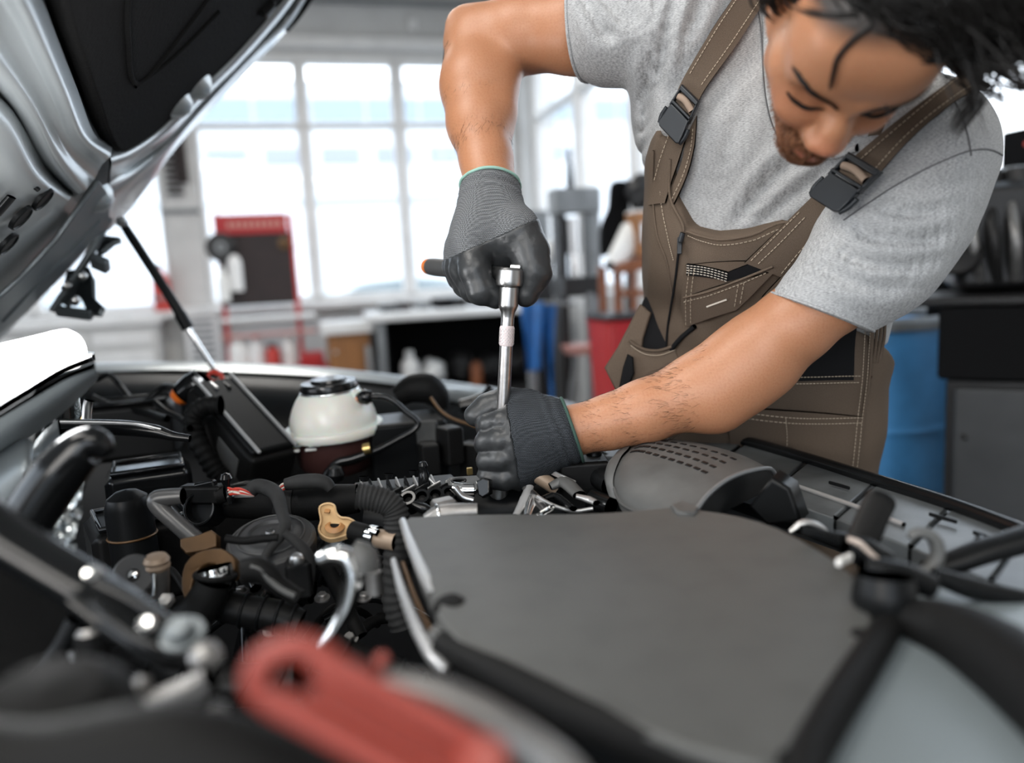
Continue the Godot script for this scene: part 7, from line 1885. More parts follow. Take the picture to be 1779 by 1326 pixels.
	loose("silver_clamp", G.new().tube([V(0.2396,0.9574,-0.6727),V(0.2523,0.9648,-0.6738),V(0.2644,0.9622,-0.6734),V(0.2743,0.9545,-0.6723)], [.003, .005, .005, .003], 12, 4, false, true, 0.5), M.silver_edge, "bright flat clamp behind the engine cover, right of the air box", "clamp")


# ---------------------------------------------------------------- the mechanic and his tool
var torso := Field.new()
var chest_x := Vector3.ZERO
var chest_y := Vector3.ZERO
const SKIN := Color(0.47, 0.222, 0.118)

func mix(a: Color, b: Color, t: float) -> Color:
	return a.lerp(b, clampf(t, 0, 1))

func blobmask(p: Vector3, c: Vector3, r: float) -> float:
	return clampf(1.0 - p.distance_to(c) / r, 0.0, 1.0)

func person() -> void:
	var man := thing("person", "man in grey t-shirt and brown work overalls leaning over the engine bay with a ratchet", "person", V(0.4276,0.804,-1.156))
	man.position.y = 0.0
	chest_x = (V(0.3708,1.2301,-0.9827) - V(0.2334,1.2381,-1.0012)).normalized()
	chest_y = (V(-0.1155,0.2439,0.9629)).cross(chest_x).normalized()
	var body := G.new()
	arms(body)
	head(body)
	put("body", body, M.skin, man, "", true)
	hair(man)
	tshirt(man)
	overalls(man)
	gloves(man)
	ratchet()

func arms(g: G) -> void:
	var f := Field.new()
	g.tint = SKIN
	# his right arm: shoulder, raised elbow, wrist above the ratchet
	f.chain([V(0.2324,1.5027,-1.0526),V(0.1076,1.5067,-1.0885),V(0.0366,1.5148,-1.12),V(-0.0081,1.5184,-1.1407)], [0.046, 0.0515, 0.0475, 0.043], 0.02)
	f.chain([V(-0.0213,1.5096,-1.1394),V(-0.0245,1.4473,-1.1054),V(-0.0242,1.3928,-1.0724),V(-0.0179,1.3395,-1.0346),V(-0.0142,1.3045,-1.0095),V(-0.0122,1.2861,-1.0018)], [0.0465, 0.0482, 0.0405, 0.0305, 0.0282, 0.028], 0.02)
	f.bone(V(-0.0408,1.5404,-1.1539), V(-0.0373,1.5211,-1.1562), 0.024, 0.030, 0.02)
	f.bone(V(0.0054,1.4676,-1.1032), V(0.0055,1.409,-1.0697), 0.020, 0.014, 0.025)
	# his left arm: shoulder, elbow across the hip, wrist at the socket
	f.chain([V(0.4613,1.2924,-0.9118),V(0.4114,1.2033,-0.8973),V(0.3716,1.1576,-0.8949),V(0.3261,1.1203,-0.9027),V(0.2912,1.0912,-0.9188),V(0.2659,1.0718,-0.9211),V(0.2264,1.0481,-0.9228),V(0.152,1.0249,-0.9196),V(0.1118,1.0155,-0.9182),V(0.0724,1.0087,-0.9173),V(0.0483,1.0066,-0.917)], [0.040, 0.044, 0.0435, 0.0430, 0.0450, 0.0455, 0.0440, 0.0355, 0.0302, 0.0270, 0.027], 0.015)
	f.bone(V(0.2983,1.0707,-0.9159), V(0.2434,1.0325,-0.9156), 0.030, 0.030, 0.03)
	# neck and the shoulders under the shirt
	f.bone(V(0.4023,1.4066,-1.0189), V(0.3133,1.4285,-0.7897), 0.058, 0.050, 0.03)
	f.bone(V(0.2324,1.5027,-1.0526), V(0.4076,1.4127,-1.0803), 0.040, 0.045, 0.03)
	f.bone(V(0.4076,1.4127,-1.0803), V(0.4587,1.2918,-0.9067), 0.045, 0.042, 0.03)
	var lo := f.a[0]
	var hi := f.a[0]
	for i in f.a.size():
		for q in [f.a[i], f.a[i] + f.b[i]]:
			lo = lo.min(q); hi = hi.max(q)
	f.net(lo - Vector3.ONE * 0.08, hi + Vector3.ONE * 0.08, 0.0055, g)

func head_tr() -> Transform3D:
	return Transform3D(Basis(V(0.983,-0.1779,0.0454), V(0.0047,0.2715,0.9624), V(-0.1836,-0.9458,0.2677)).scaled_local(Vector3(0.85, 0.95, 0.95)), V(0.3073,1.3973,-0.705))

func head_field() -> Field:
	var f := Field.new()
	var w := Vector3.ZERO
	f.bone(Vector3(0, 0.040, -0.045), Vector3(0, 0.046, 0.022), 0.076, 0.070, 0.02)
	f.bone(Vector3(0, 0.012, -0.06), Vector3(0, -0.03, -0.055), 0.062, 0.05, 0.03)
	for s in [-1.0, 1.0]:
		f.bone(Vector3(s * 0.026, 0.052, 0.05), Vector3(s * 0.030, 0.030, 0.052), 0.036, 0.036, 0.03)
		f.bone(Vector3(s * 0.048, -0.020, 0.038), Vector3(s * 0.036, -0.034, 0.060), 0.027, 0.0265, 0.03)      # cheekbones
		f.bone(Vector3(s * 0.052, -0.012, 0.0), Vector3(s * 0.044, -0.060, 0.008), 0.018, 0.016, 0.03)       # jaw angle
		f.bone(Vector3(s * 0.044, -0.060, 0.008), Vector3(s * 0.015, -0.100, 0.058), 0.016, 0.017, 0.03)     # jaw line
		f.bone(Vector3(s * 0.014, 0.012, 0.083), Vector3(s * 0.046, 0.017, 0.066), 0.0105, 0.0095, 0.016)     # brow ridge
		f.bone(Vector3(s * 0.0350, -0.008, 0.0690), Vector3(s * 0.0385, -0.008, 0.0675), 0.0155, 0.0150, 0.008) # eyelid
		f.bone(Vector3(s * 0.0140, -0.046, 0.092), Vector3(s * 0.0120, -0.047, 0.097), 0.0085, 0.0085, 0.008)   # nostril wing
		f.bone(Vector3(s * 0.004, -0.071, 0.0915), Vector3(s * 0.021, -0.074, 0.080), 0.0065, 0.004, 0.007)  # upper lip
		f.bone(Vector3(s * 0.003, -0.081, 0.0895), Vector3(s * 0.017, -0.079, 0.081), 0.0072, 0.0045, 0.007) # lower lip
		# ear
		f.bone(Vector3(s * 0.078, 0.018, -0.006), Vector3(s * 0.073, -0.026, 0.002), 0.011, 0.0075, 0.01, Vector3(1, 0, 0), 0.6)
		f.bone(Vector3(s * 0.084, 0.024, -0.014), Vector3(s * 0.083, 0.002, -0.024), 0.006, 0.006, 0.006)
		f.bone(Vector3(s * 0.083, 0.002, -0.024), Vector3(s * 0.076, -0.024, -0.006), 0.006, 0.006, 0.006)
	f.bone(Vector3(0, -0.045, 0.045), Vector3(0, -0.072, 0.054), 0.036, 0.033, 0.03)
	f.bone(Vector3(0, -0.106, 0.066), Vector3(0, -0.104, 0.060), 0.0175, 0.018, 0.025)                       # chin
	f.bone(Vector3(0, 0.010, 0.080), Vector3(0, -0.022, 0.0935), 0.0090, 0.0095, 0.018)                      # nose bridge
	f.bone(Vector3(0, -0.022, 0.0935), Vector3(0, -0.039, 0.1010), 0.0098, 0.0125, 0.012)                    # nose tip
	for s in [-1.0, 1.0]:
		f.carve.append([Vector3(s * 0.026, 0.000, 0.0960), Vector3(s * 0.016, 0.0, -0.008), 0.0105, 0.018])
		f.carve.append([Vector3(s * 0.0065, -0.0535, 0.100), Vector3(s * 0.002, 0.0, -0.006), 0.0035, 0.004])
	f.carve.append([Vector3(-0.018, -0.0765, 0.0950), Vector3(0.036, 0, 0), 0.0012, 0.005])
	return f

func head(g: G) -> void:
	var f := head_field()
	var h := G.new()
	f.net(Vector3(-0.105, -0.14, -0.135), Vector3(0.105, 0.135, 0.135), 0.0032, h)
	var t := head_tr()
	for i in h.v.size():
		var p := h.v[i]
		var c := SKIN
		c = mix(c, Color(0.56, 0.20, 0.12), 0.7 * blobmask(p, Vector3(0, -0.042, 0.112), 0.028) + 0.35 * (blobmask(p, Vector3(0.042, -0.03, 0.07), 0.04) + blobmask(p, Vector3(-0.042, -0.03, 0.07), 0.04)))
		c = mix(c, Color(0.40, 0.13, 0.09), clampf(1.6 * (blobmask(p, Vector3(0.008, -0.077, 0.094), 0.017) + blobmask(p, Vector3(-0.008, -0.077, 0.094), 0.017)), 0, 1))
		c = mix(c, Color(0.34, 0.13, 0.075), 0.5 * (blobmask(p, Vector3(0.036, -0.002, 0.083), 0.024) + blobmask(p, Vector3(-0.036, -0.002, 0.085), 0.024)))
		# stubble: moustache, chin and jaw
		var beard := clampf((-0.056 - p.y) * 45.0, 0, 1) * clampf((p.z + 0.015) * 30.0, 0, 1) * (0.0 if absf(p.y + 0.077) < 0.006 and absf(p.x) < 0.02 and p.z > 0.07 else 1.0)
		c = mix(c, Color(0.22, 0.092, 0.040), beard * 0.6)
		c = mix(c, Color(0.03, 0.02, 0.016), clampf((p.y - 0.062 - 0.25 * p.z + absf(p.x) * 0.15) * 60.0, 0, 1) if p.z > -0.02 else clampf((p.y + 0.02) * 60.0, 0, 1))
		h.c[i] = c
	var k := g.v.size()
	for i in h.v.size():
		h.v[i] = t * h.v[i]
		h.n[i] = (t.basis * h.n[i]).normalized()
	g.add(h)

# tapered flat hair ribbons collected in one mesh
func strand(g: G, pts: Array, r: float, sides := 4, sub := 3, tip := 0.15) -> void:
	g.tube(pts, [r, r, r * 0.8, r * tip], sides, sub, false, false)

func hair(man: Node3D) -> void:
	var t := head_tr()
	var f := head_field()
	var rng := RandomNumberGenerator.new()
	rng.seed = 21
	# the mass of hair: cap over the skull and the heavy locks that fall to his left
	var m := Field.new()
	m.bone(Vector3(0, 0.050, -0.055), Vector3(0, 0.062, 0.004), 0.080, 0.068, 0.02)
	m.bone(Vector3(0, 0.0, -0.075), Vector3(0, -0.04, -0.075), 0.060, 0.045, 0.03)
	m.bone(Vector3(-0.066, 0.04, -0.01), Vector3(-0.074, 0.005, -0.03), 0.026, 0.018, 0.02)
	m.bone(Vector3(0.060, 0.05, -0.01), Vector3(0.076, 0.0, -0.03), 0.032, 0.022, 0.02)
	m.bone(Vector3(0.03, 0.085, 0.02), Vector3(0.085, 0.065, 0.018), 0.045, 0.034, 0.03)
	m.bone(Vector3(0.085, 0.065, 0.018), Vector3(0.125, 0.040, 0.0), 0.034, 0.022, 0.03)
	m.bone(Vector3(0.11, 0.07, 0.02), Vector3(0.185, 0.055, 0.005), 0.042, 0.030, 0.03)
	m.bone(Vector3(0.10, 0.04, -0.03), Vector3(0.17, 0.02, -0.03), 0.040, 0.026, 0.03)
	m.bone(Vector3(-0.02, 0.095, 0.02), Vector3(0.04, 0.095, 0.045), 0.036, 0.030, 0.03)
	m.bone(Vector3(0.05, 0.06, -0.04), Vector3(0.115, 0.02, -0.05), 0.05, 0.03, 0.03)
	var nz := FastNoiseLite.new()
	nz.seed = 9
	nz.frequency = 30.0
	m.bump = func(p: Vector3) -> float: return 0.006 * nz.get_noise_3d(p.x * 0.35 + p.z * 0.8, p.y * 1.3 - p.x * 1.0, p.z * 1.4)
	var g := G.new()
	m.net(Vector3(-0.13, -0.12, -0.16), Vector3(0.24, 0.18, 0.11), 0.0055, g)
	for i in g.v.size():
		g.v[i] = t * g.v[i]
		g.n[i] = (t.basis * g.n[i]).normalized()
	m.bump = func(_p: Vector3) -> float: return 0.0
	m.all()
	# strands lying over the mass, combed from the crown towards his left and down
	var down: Vector3 = t.basis.inverse() * Vector3.DOWN
	var side := t.basis.inverse() * (V(0.4057,1.3752,-0.6913) - V(0.358,1.3873,-0.693)).normalized()
	for k in 900:
		var d := Vector3(rng.randfn(0.25, 0.6), rng.randf_range(-0.1, 1.0), rng.randfn(0.0, 0.6)).normalized()
		var p := Vector3(0.01, 0.04, -0.02) + d * 0.3
		var q := m.hit(p, -d, 0.0, 0.001)
		if q.distance_to(p) < 0.05 or q.y < -0.02 and q.z > 0.0:
			continue
		var pts := [t * q]
		var dir := (side * 0.8 + down * 0.45 + Vector3(rng.randfn(0, 0.25), rng.randfn(0, 0.25), rng.randfn(0, 0.25))).normalized()
		var lift := rng.randf_range(0.001, 0.006)
		for s in 4:
			q += dir * rng.randf_range(0.014, 0.026)
			dir = (dir + down * 0.22 + Vector3(rng.randfn(0, 0.16), rng.randfn(0, 0.16), rng.randfn(0, 0.16))).normalized()
			var e := m.at(q) - lift
			if e < 0.02:
				q -= m.grad(q, 0.003) * e
			pts.append(t * q)
		strand(g, pts, rng.randf_range(0.0004, 0.0013), 4, 3)
	# loose locks: over the forehead, beside the temple, off the right side
	for k in 9:
		var j := Vector3(rng.randfn(0, 0.0009), rng.randfn(0, 0.0009), rng.randfn(0, 0.0009))
		strand(g, [V(0.2964,1.3762,-0.651),V(0.2832,1.367,-0.6497),V(0.2698,1.3533,-0.6478),V(0.2651,1.341,-0.646),V(0.2617,1.3286,-0.6443)].map(func(q): return t * f.hit(t.affine_inverse() * q, (t.basis.inverse() * (q - Vector3(0, 1.2, 0))).normalized(), 0.12, 0.0025) + j), 0.0012, 5, 5)
	for k in 5:
		var j := Vector3(rng.randfn(0, 0.0010), rng.randfn(0, 0.0010), rng.randfn(0, 0.0010))
		strand(g, [V(0.2869,1.3848,-0.6522),V(0.2687,1.3848,-0.6522),V(0.2508,1.3884,-0.6527),V(0.2374,1.3936,-0.6535)].map(func(q): return t * f.hit(t.affine_inverse() * q, (t.basis.inverse() * (q - Vector3(0, 1.2, 0))).normalized(), 0.12, 0.0015) + j), 0.0008, 5, 5)
	for k in 26:
		var j := Vector3(rng.randfn(0, 0.004), rng.randfn(0, 0.004), rng.randfn(0, 0.004))
		strand(g, [V(0.3647,1.3575,-0.6686) + j * 2, V(0.3811,1.3383,-0.6558) + j * 2, V(0.3786,1.3175,-0.6427) + j, V(0.3679,1.3024,-0.6406) + j, V(0.3629,1.29,-0.6489) + j * 0.8], rng.randf_range(0.0006, 0.0014), 5, 5)
	for k in 34:
		var j := Vector3(rng.randfn(0, 0.006), rng.randfn(0, 0.006), rng.randfn(0, 0.006))
		strand(g, [V(0.363,1.3655,-0.6495) + j * 2, V(0.3764,1.3371,-0.6253) + j * 2, V(0.3913,1.3252,-0.6135) + j * 2, V(0.4041,1.3305,-0.6042) + j * 3], rng.randf_range(0.0006, 0.0016), 5, 5)
	for k in 30:
		var j := Vector3(rng.randfn(0, 0.005), rng.randfn(0, 0.004), rng.randfn(0, 0.005))
		strand(g, [V(0.2303,1.4294,-0.6787) + j, V(0.226,1.4193,-0.6874) + j, V(0.2297,1.4092,-0.6961) + j, V(0.2397,1.4053,-0.7056) + j], rng.randf_range(0.0007, 0.0016), 5, 4)
	put("hair", g, M.hair, man)
	# brows and lash lines
	for s in [-1.0, 1.0]:
		var b := G.new()
		for k in 220:
			var x := rng.randf()
			var p := Vector3(s * lerpf(0.012, 0.060, x), lerpf(0.0085, 0.0310, minf(1.0, x * 1.1)) - 0.002 * maxf(0, x - 0.7) / 0.3 + rng.randfn(0, 0.0026 - 0.0014 * x), 0.15)
			var q := f.hit(p, Vector3(0, 0, -1), 0.0, 0.0006)
			var d := Vector3(s * 0.8, 0.45 - x * 0.6, 0.0) * 0.009
			var e := f.hit(q + d + Vector3(0, 0, 0.05), Vector3(0, 0, -1), 0.0, 0.0012)
			b.tube([t * q, t * ((q + e) * 0.5 + Vector3(0, 0, 0.0006)), t * e], [0.0006, 0.0005, 0.0001], 3, 1, false, false)
		put("eyebrow", b, M.hair, man)
	for s in [-1.0, 1.0]:
		var l := G.new()
		var row := []
		for k in 7:
			var x := k / 6.0
			var p := Vector3(s * lerpf(0.018, 0.057, x), -0.0120 - 0.0035 * sin(x * PI) + 0.002 * x, 0.15)
			row.append(t * f.hit(p, Vector3(0, 0, -1), 0.0, 0.0004))
		l.tube(row, [0.0006, 0.0016, 0.0020, 0.0018, 0.0009], 6, 3)
		put("eyelashes", l, M.hair, man)
	# stubble and moustache
	var s2 := G.new()
	for k in 2600:
		var p := Vector3(rng.randfn(0, 0.028), rng.randf_range(-0.125, -0.056), 0.2)
		if absf(p.x) > 0.062 or (absf(p.y + 0.077) < 0.008 and absf(p.x) < 0.022):
			continue
		var q := f.hit(p, Vector3(0, 0, -1), 0.0, 0.0)
		if q.z < 0.0 or f.at(q) > 0.004:
			continue
		var d := (f.grad(q) * 0.5 + Vector3(p.x * 4.0, -0.9, 0.1) + Vector3(rng.randfn(0, 0.2), rng.randfn(0, 0.2), 0)).normalized() * (0.0065 if p.y > -0.07 else 0.0048)
		s2.tube([t * q, t * (q + d * 0.6), t * (q + d)], [0.00032, 0.00028, 0.0001], 3, 1, false, false)
	var st := put("stubble", s2, M.beard_hair, man)
	st.set_meta("kind", "stuff")
	# fine hair on the forearms
	var ah := G.new()
	for side_arm in 2:
		var ax: Array = [V(-0.0218,1.5002,-1.1381),V(-0.0245,1.4473,-1.1054),V(-0.0242,1.3928,-1.0724),V(-0.0179,1.3395,-1.0346),V(-0.0145,1.3143,-1.0159)] if side_arm == 0 else [V(0.2659,1.0718,-0.9211),V(0.2264,1.0481,-0.9228),V(0.152,1.0249,-0.9196),V(0.1118,1.0155,-0.9182),V(0.0807,1.0096,-0.9174)]
		var rr := [0.0465, 0.0482, 0.0405, 0.0305, 0.0285] if side_arm == 0 else [0.0455, 0.0440, 0.0355, 0.0302, 0.0275]
		for k in 2600:
			var x := rng.randf() * 3.98
			var i := int(x)
			var c: Vector3 = ax[i].lerp(ax[i + 1], x - i)
			var tan: Vector3 = (ax[i + 1] - ax[i]).normalized()
			var n := tan.cross(Vector3(rng.randfn(), rng.randfn(), rng.randfn())).normalized()
			var r: float = lerpf(rr[i], rr[i + 1], x - i) + 0.0006
			var p := c + n * r
			var d := (tan * 0.8 + tan.cross(n) * rng.randf_range(-0.2, 0.8) + n * 0.25).normalized() * rng.randf_range(0.006, 0.013)
			ah.tube([p, p + d * 0.5, p + d + n * -0.001], [0.00013, 0.00011, 0.00004], 3, 1, false, false)
	put("arm_hair", ah, M.arm_hair, man).set_meta("kind", "stuff")

func torso_bones() -> void:
	var f := torso
	f.bone(V(0.2263,1.497,-1.0417), V(0.3778,1.4172,-1.0607), 0.072, 0.072, 0.04)
	f.bone(V(0.3778,1.4172,-1.0607), V(0.4546,1.2995,-0.8927), 0.072, 0.078, 0.04)
	f.bone(V(0.2758,1.397,-1.0781), V(0.4421,1.2767,-1.0005), 0.082, 0.088, 0.05)
	f.bone(V(0.2758,1.397,-1.0781), V(0.2827,1.2251,-1.1043), 0.082, 0.076, 0.05)
	f.bone(V(0.2827,1.2251,-1.1043), V(0.3022,1.0743,-1.1639), 0.076, 0.081, 0.05)
	f.bone(V(0.359,1.3442,-1.0504), V(0.3726,1.0725,-1.1434), 0.090, 0.096, 0.06)
	f.bone(V(0.4412,1.2711,-1.0149), V(0.4442,1.0698,-1.1329), 0.085, 0.089, 0.05)

func tshirt(man: Node3D) -> void:
	torso_bones()
	var f := Field.new()
	torso_into(f)
	# sleeves
	f.bone(V(0.2263,1.497,-1.0417), V(0.1495,1.5014,-1.0625), 0.074, 0.064, 0.03)
	f.bone(V(0.1495,1.5014,-1.0625), V(0.0858,1.5109,-1.0992), 0.064, 0.0565, 0.02)
	f.bone(V(0.4546,1.2995,-0.8927), V(0.4418,1.2398,-0.8943), 0.082, 0.072, 0.03)
	f.bone(V(0.4418,1.2398,-0.8943), V(0.4173,1.1927,-0.8958), 0.072, 0.0635, 0.03)
	f.bone(V(0.4173,1.1927,-0.8958), V(0.3424,1.1263,-0.8985), 0.0635, 0.0525, 0.03)
	f.cut.append([V(0.1095,1.4976,-1.0721), (V(0.0628,1.5059,-1.1036) - V(0.1146,1.5041,-1.0831)).normalized(), 0.003])
	f.cut.append([V(0.343,1.1383,-0.8952), (V(0.3203,1.0865,-0.8979) - V(0.343,1.1383,-0.8952)).normalized(), 0.003])
	f.carve.append([V(0.1495,1.5014,-1.0625), V(0.0634,1.5127,-1.1096) - V(0.1495,1.5014,-1.0625), 0.0515, 0.002])
	# neck opening
	f.carve.append([V(0.3635,1.3995,-0.8967), V(0.4039,1.3996,-0.9876) - V(0.3635,1.3995,-0.8967), 0.068, 0.008])
	# folds: grooves that run over the cloth, given as lines on the plane of the chest
	var nz := FastNoiseLite.new()
	nz.seed = 3
	nz.frequency = 7.0
	var cx := chest_x
	var cy := chest_y
	var o0 := V(0.2821,1.2353,-0.9947)
	var lines := [
		[[V(0.1147,1.5545,-1.0956),V(0.1175,1.5153,-1.0853),V(0.1289,1.4842,-1.0761),V(0.1394,1.4642,-1.0698),V(0.1527,1.4539,-1.0656)], 0.0087, 0.0078], [[V(0.1259,1.5534,-1.094),V(0.1312,1.5195,-1.0848),V(0.1477,1.4895,-1.0752),V(0.1707,1.46,-1.0649)], 0.0095, 0.0078],
		[[V(0.1427,1.5595,-1.0935),V(0.1512,1.5084,-1.0795),V(0.1669,1.4786,-1.0701),V(0.1793,1.4577,-1.0633)], 0.0095, 0.0078], [[V(0.167,1.5571,-1.09),V(0.1696,1.5182,-1.0798),V(0.1759,1.4824,-1.07),V(0.1836,1.4558,-1.0623)], 0.0094, 0.0078],
		[[V(0.1883,1.5551,-1.0869),V(0.1873,1.5089,-1.0753),V(0.1904,1.4704,-1.0652)], 0.0072, 0.0078], [[V(0.2561,1.5331,-1.0732),V(0.2282,1.4899,-1.0656),V(0.2108,1.4407,-1.0552),V(0.2003,1.4047,-1.0474)], 0.0087, 0.0078], [[V(0.2273,1.5359,-1.0774),V(0.21,1.4992,-1.0702),V(0.1969,1.4592,-1.0616)], 0.0072, 0.0078],
		[[V(0.2701,1.5089,-1.0654),V(0.2463,1.461,-1.0561),V(0.2313,1.4352,-1.0514)], 0.0065, 0.0078], [[V(0.197,1.4396,-1.0566),V(0.1906,1.401,-1.0476),V(0.1902,1.3445,-1.0334)], 0.0072, 0.0078],
		[[V(0.2884,1.2449,-0.9964),V(0.3283,1.2826,-1.0011),V(0.3848,1.309,-1.001),V(0.4177,1.3253,-1.0012)], 0.0087, 0.0090], [[V(0.2653,1.2867,-1.0097),V(0.2847,1.3362,-1.0199),V(0.3148,1.378,-1.0269)], 0.0036, 0.0100],
		[[V(0.3027,1.2341,-0.9919),V(0.3462,1.26,-0.9932),V(0.3882,1.2716,-0.9911)], 0.0048, 0.0080],
		[[V(0.3884,1.201,-0.9732),V(0.3999,1.1808,-0.9668),V(0.4418,1.1731,-0.9598),V(0.4728,1.1798,-0.9578)], 0.0087, 0.0078], [[V(0.3661,1.1784,-0.9702),V(0.3897,1.1577,-0.9621),V(0.427,1.1504,-0.9558),V(0.4625,1.1555,-0.9529)], 0.0087, 0.0078],
		[[V(0.4031,1.2142,-0.9748),V(0.435,1.1984,-0.967),V(0.4794,1.2057,-0.9635)], 0.0072, 0.0078], [[V(0.3461,1.1668,-0.9697),V(0.3711,1.1448,-0.9611),V(0.4087,1.1334,-0.9537),V(0.4421,1.1359,-0.9503)], 0.0065, 0.0078], [[V(0.4178,1.2274,-0.9764),V(0.4501,1.2171,-0.9699),V(0.4975,1.2283,-0.9671)], 0.0042, 0.0078]]
	var seg := PackedVector2Array()
	var dep := PackedVector2Array()
	for ln in lines:
		var fine := Kit.smooth(ln[0], 3)
		for k in fine.size() - 1:
			seg.append(Vector2((fine[k] - o0).dot(cx), (fine[k] - o0).dot(cy)))
			seg.append(Vector2((fine[k + 1] - o0).dot(cx), (fine[k + 1] - o0).dot(cy)))
			dep.append(Vector2(ln[1] * clampf(minf(k + 1.0, fine.size() - 1.0 - k) / 2.5, 0.3, 1.0), ln[2]))
	f.bump = func(p: Vector3) -> float:
		var h := 0.0028 * nz.get_noise_3d(p.x * 1.2, p.y * 0.7, p.z)
		var q := Vector2((p - o0).dot(cx), (p - o0).dot(cy))
		var best := 0.0
		var rise := 0.0
		for k in dep.size():
			var a := seg[k * 2]
			var ab := seg[k * 2 + 1] - a
			var aq := q - a
			if absf(aq.x) > 0.09 or absf(aq.y) > 0.09:
				continue
			var d2 := (aq - ab * clampf(aq.dot(ab) / ab.length_squared(), 0.0, 1.0)).length_squared()
			var w := dep[k].y
			if d2 < w * w * 20.0:
				best = maxf(best, dep[k].x * exp(-d2 / (w * w)))
				rise = maxf(rise, dep[k].x * 0.7 * exp(-pow((sqrt(d2) - 2.1 * w) / (1.1 * w), 2.0)))
		return h - best + rise
	var g := G.new()
	f.net(V(0.0833,1.6598,-1.0748) - Vector3(0.02, 0.62, 0.30), V(0.0833,1.6598,-1.0748) + Vector3(0.72, 0.10, 0.45), 0.0050, g, 2.0)
	var ts := put("t_shirt", g, M.tshirt_grey, man)
	# hems and collar
	f.cut.clear()
	f.carve.clear()
	put("sleeve_hem", hem_ring(f, V(0.1106,1.4997,-1.0744), (V(0.0628,1.5059,-1.1036) - V(0.1146,1.5041,-1.0831)).normalized(), 0.0022), M.tshirt_grey, ts)
	put("sleeve_hem", hem_ring(f, V(0.3449,1.1401,-0.8949), (V(0.3203,1.0865,-0.8979) - V(0.343,1.1383,-0.8952)).normalized(), 0.0016), M.tshirt_grey, ts)
	var nrm: Vector3 = V(-0.1155,0.2439,0.9629)
	for sm in [[V(0.5233,1.279,-0.8797),V(0.4867,1.2771,-0.8794),V(0.4573,1.2699,-0.8784),V(0.4208,1.2569,-0.8765),V(0.393,1.2446,-0.8748),V(0.3646,1.2299,-0.8727)], [V(0.4614,1.3376,-0.8677),V(0.4686,1.3098,-0.8638),V(0.4754,1.2754,-0.8589)]]:
		var on := []
		for q in Kit.smooth(sm, 4):
			on.append(f.hit(q, -nrm, 0.25, 0.0004))
		put("shoulder_seam", G.new().tube(on, 0.0008, 6, 1), M.thread_dark, ts)
	var col := []
	for q in [V(0.2867,1.4751,-0.8871),V(0.2928,1.4545,-0.8893),V(0.2948,1.4252,-0.8902),V(0.2961,1.3955,-0.891),V(0.3012,1.3695,-0.8975),V(0.3104,1.3458,-0.9042),V(0.3271,1.3256,-0.9115),V(0.3516,1.3122,-0.9146),V(0.3733,1.3084,-0.904),V(0.3949,1.3146,-0.8948)]:
		col.append(q)
	var lay := func(list: Array, off: float) -> Array:
		var on := []
		for q in list:
			on.append(f.hit(q, (q - Vector3(0, 1.2, 0)).normalized(), 0.15, off))
		return on
	put("collar", G.new().tube(lay.call(col, 0.001), 0.0055, 10, 5, false, true, 0.6), M.tshirt_grey, ts)
	put("collar_seam", G.new().tube(lay.call([V(0.2803,1.4711,-0.8845),V(0.2856,1.4481,-0.8863),V(0.2876,1.4188,-0.8873),V(0.289,1.3923,-0.8886),V(0.2943,1.3648,-0.8938),V(0.304,1.3399,-0.9004),V(0.3221,1.3191,-0.9086)], 0.001), 0.0008, 6, 4), M.thread_dark, ts)

# a thin roll lying on the field's surface where a plane cuts it
func hem_ring(f: Field, c: Vector3, n: Vector3, r: float, start := 0.11) -> G:
	var x := n.cross(Vector3(0.3, 0.2, 1)).normalized()
	var y := n.cross(x)
	var pts := []
	for k in 40:
		var d := x * cos(TAU * k / 40.0) + y * sin(TAU * k / 40.0)
		var q := c + d * 0.012
		for s in 120:
			if f.at(q) > -0.0002 or q.distance_to(c) > start:
				break
			q += d * maxf(0.0004, -f.at(q) * 0.6)
		pts.append(q)
	return G.new().tube(pts, r, 8, 1, true)

func torso_into(f: Field) -> void:
	for i in torso.a.size():
		f.bone(torso.a[i], torso.a[i] + torso.b[i], torso.ra[i], torso.ra[i] + torso.dr[i], torso.kk[i])

var lap := Field.new()
var over := Field.new()
var on_shoulder := false

# lays a strip over the body: left and right edges given as points near it
func drape(left: Array, right: Array, off: float, thick := 0.003, n := 24, m := 8) -> G:
	var l := Kit.smooth(left, 8)
	var r := Kit.smooth(right, 8)
	var rows := []
	for i in n + 1:
		var row := PackedVector3Array()
		var a := Kit.along(l, float(i) / n)
		var b := Kit.along(r, float(i) / n)
		for j in m + 1:
			row.append(onto(a.lerp(b, float(j) / m), off))
		rows.append(row)
	return G.new().sheet(rows, thick)

func onto(p: Vector3, off: float) -> Vector3:
	return (over if on_shoulder else lap).hit(p, -(V(-0.1155,0.2439,0.9629)), 0.25, off)

# a run of stitches along points near the body
func stitches(pts: Array, off: float, m: Material, parent: Node3D, step := 0.0042, r := 0.00055) -> void:
	var s := Kit.smooth(pts, 10)
	var total := 0.0
	for i in s.size() - 1:
		total += s[i].distance_to(s[i + 1])
	var n := int(total / step)
	var g := G.new()
	for k in n:
		var a := onto(Kit.along(s, (k + 0.12) / n), off)
		var b := onto(Kit.along(s, (k + 0.80) / n), off)
		g.tube([a, b], r, 5, 1)
	if n > 0:
		put("stitching", g, m, parent)

func cord(pts: Array, off: float, r: float, called: String, m: Material, parent: Node3D) -> void:
	var out := []
	for q in Kit.smooth(pts, 4):
		out.append(onto(q, off))
	put(called, G.new().tube(out, r, 7, 1), m, parent)

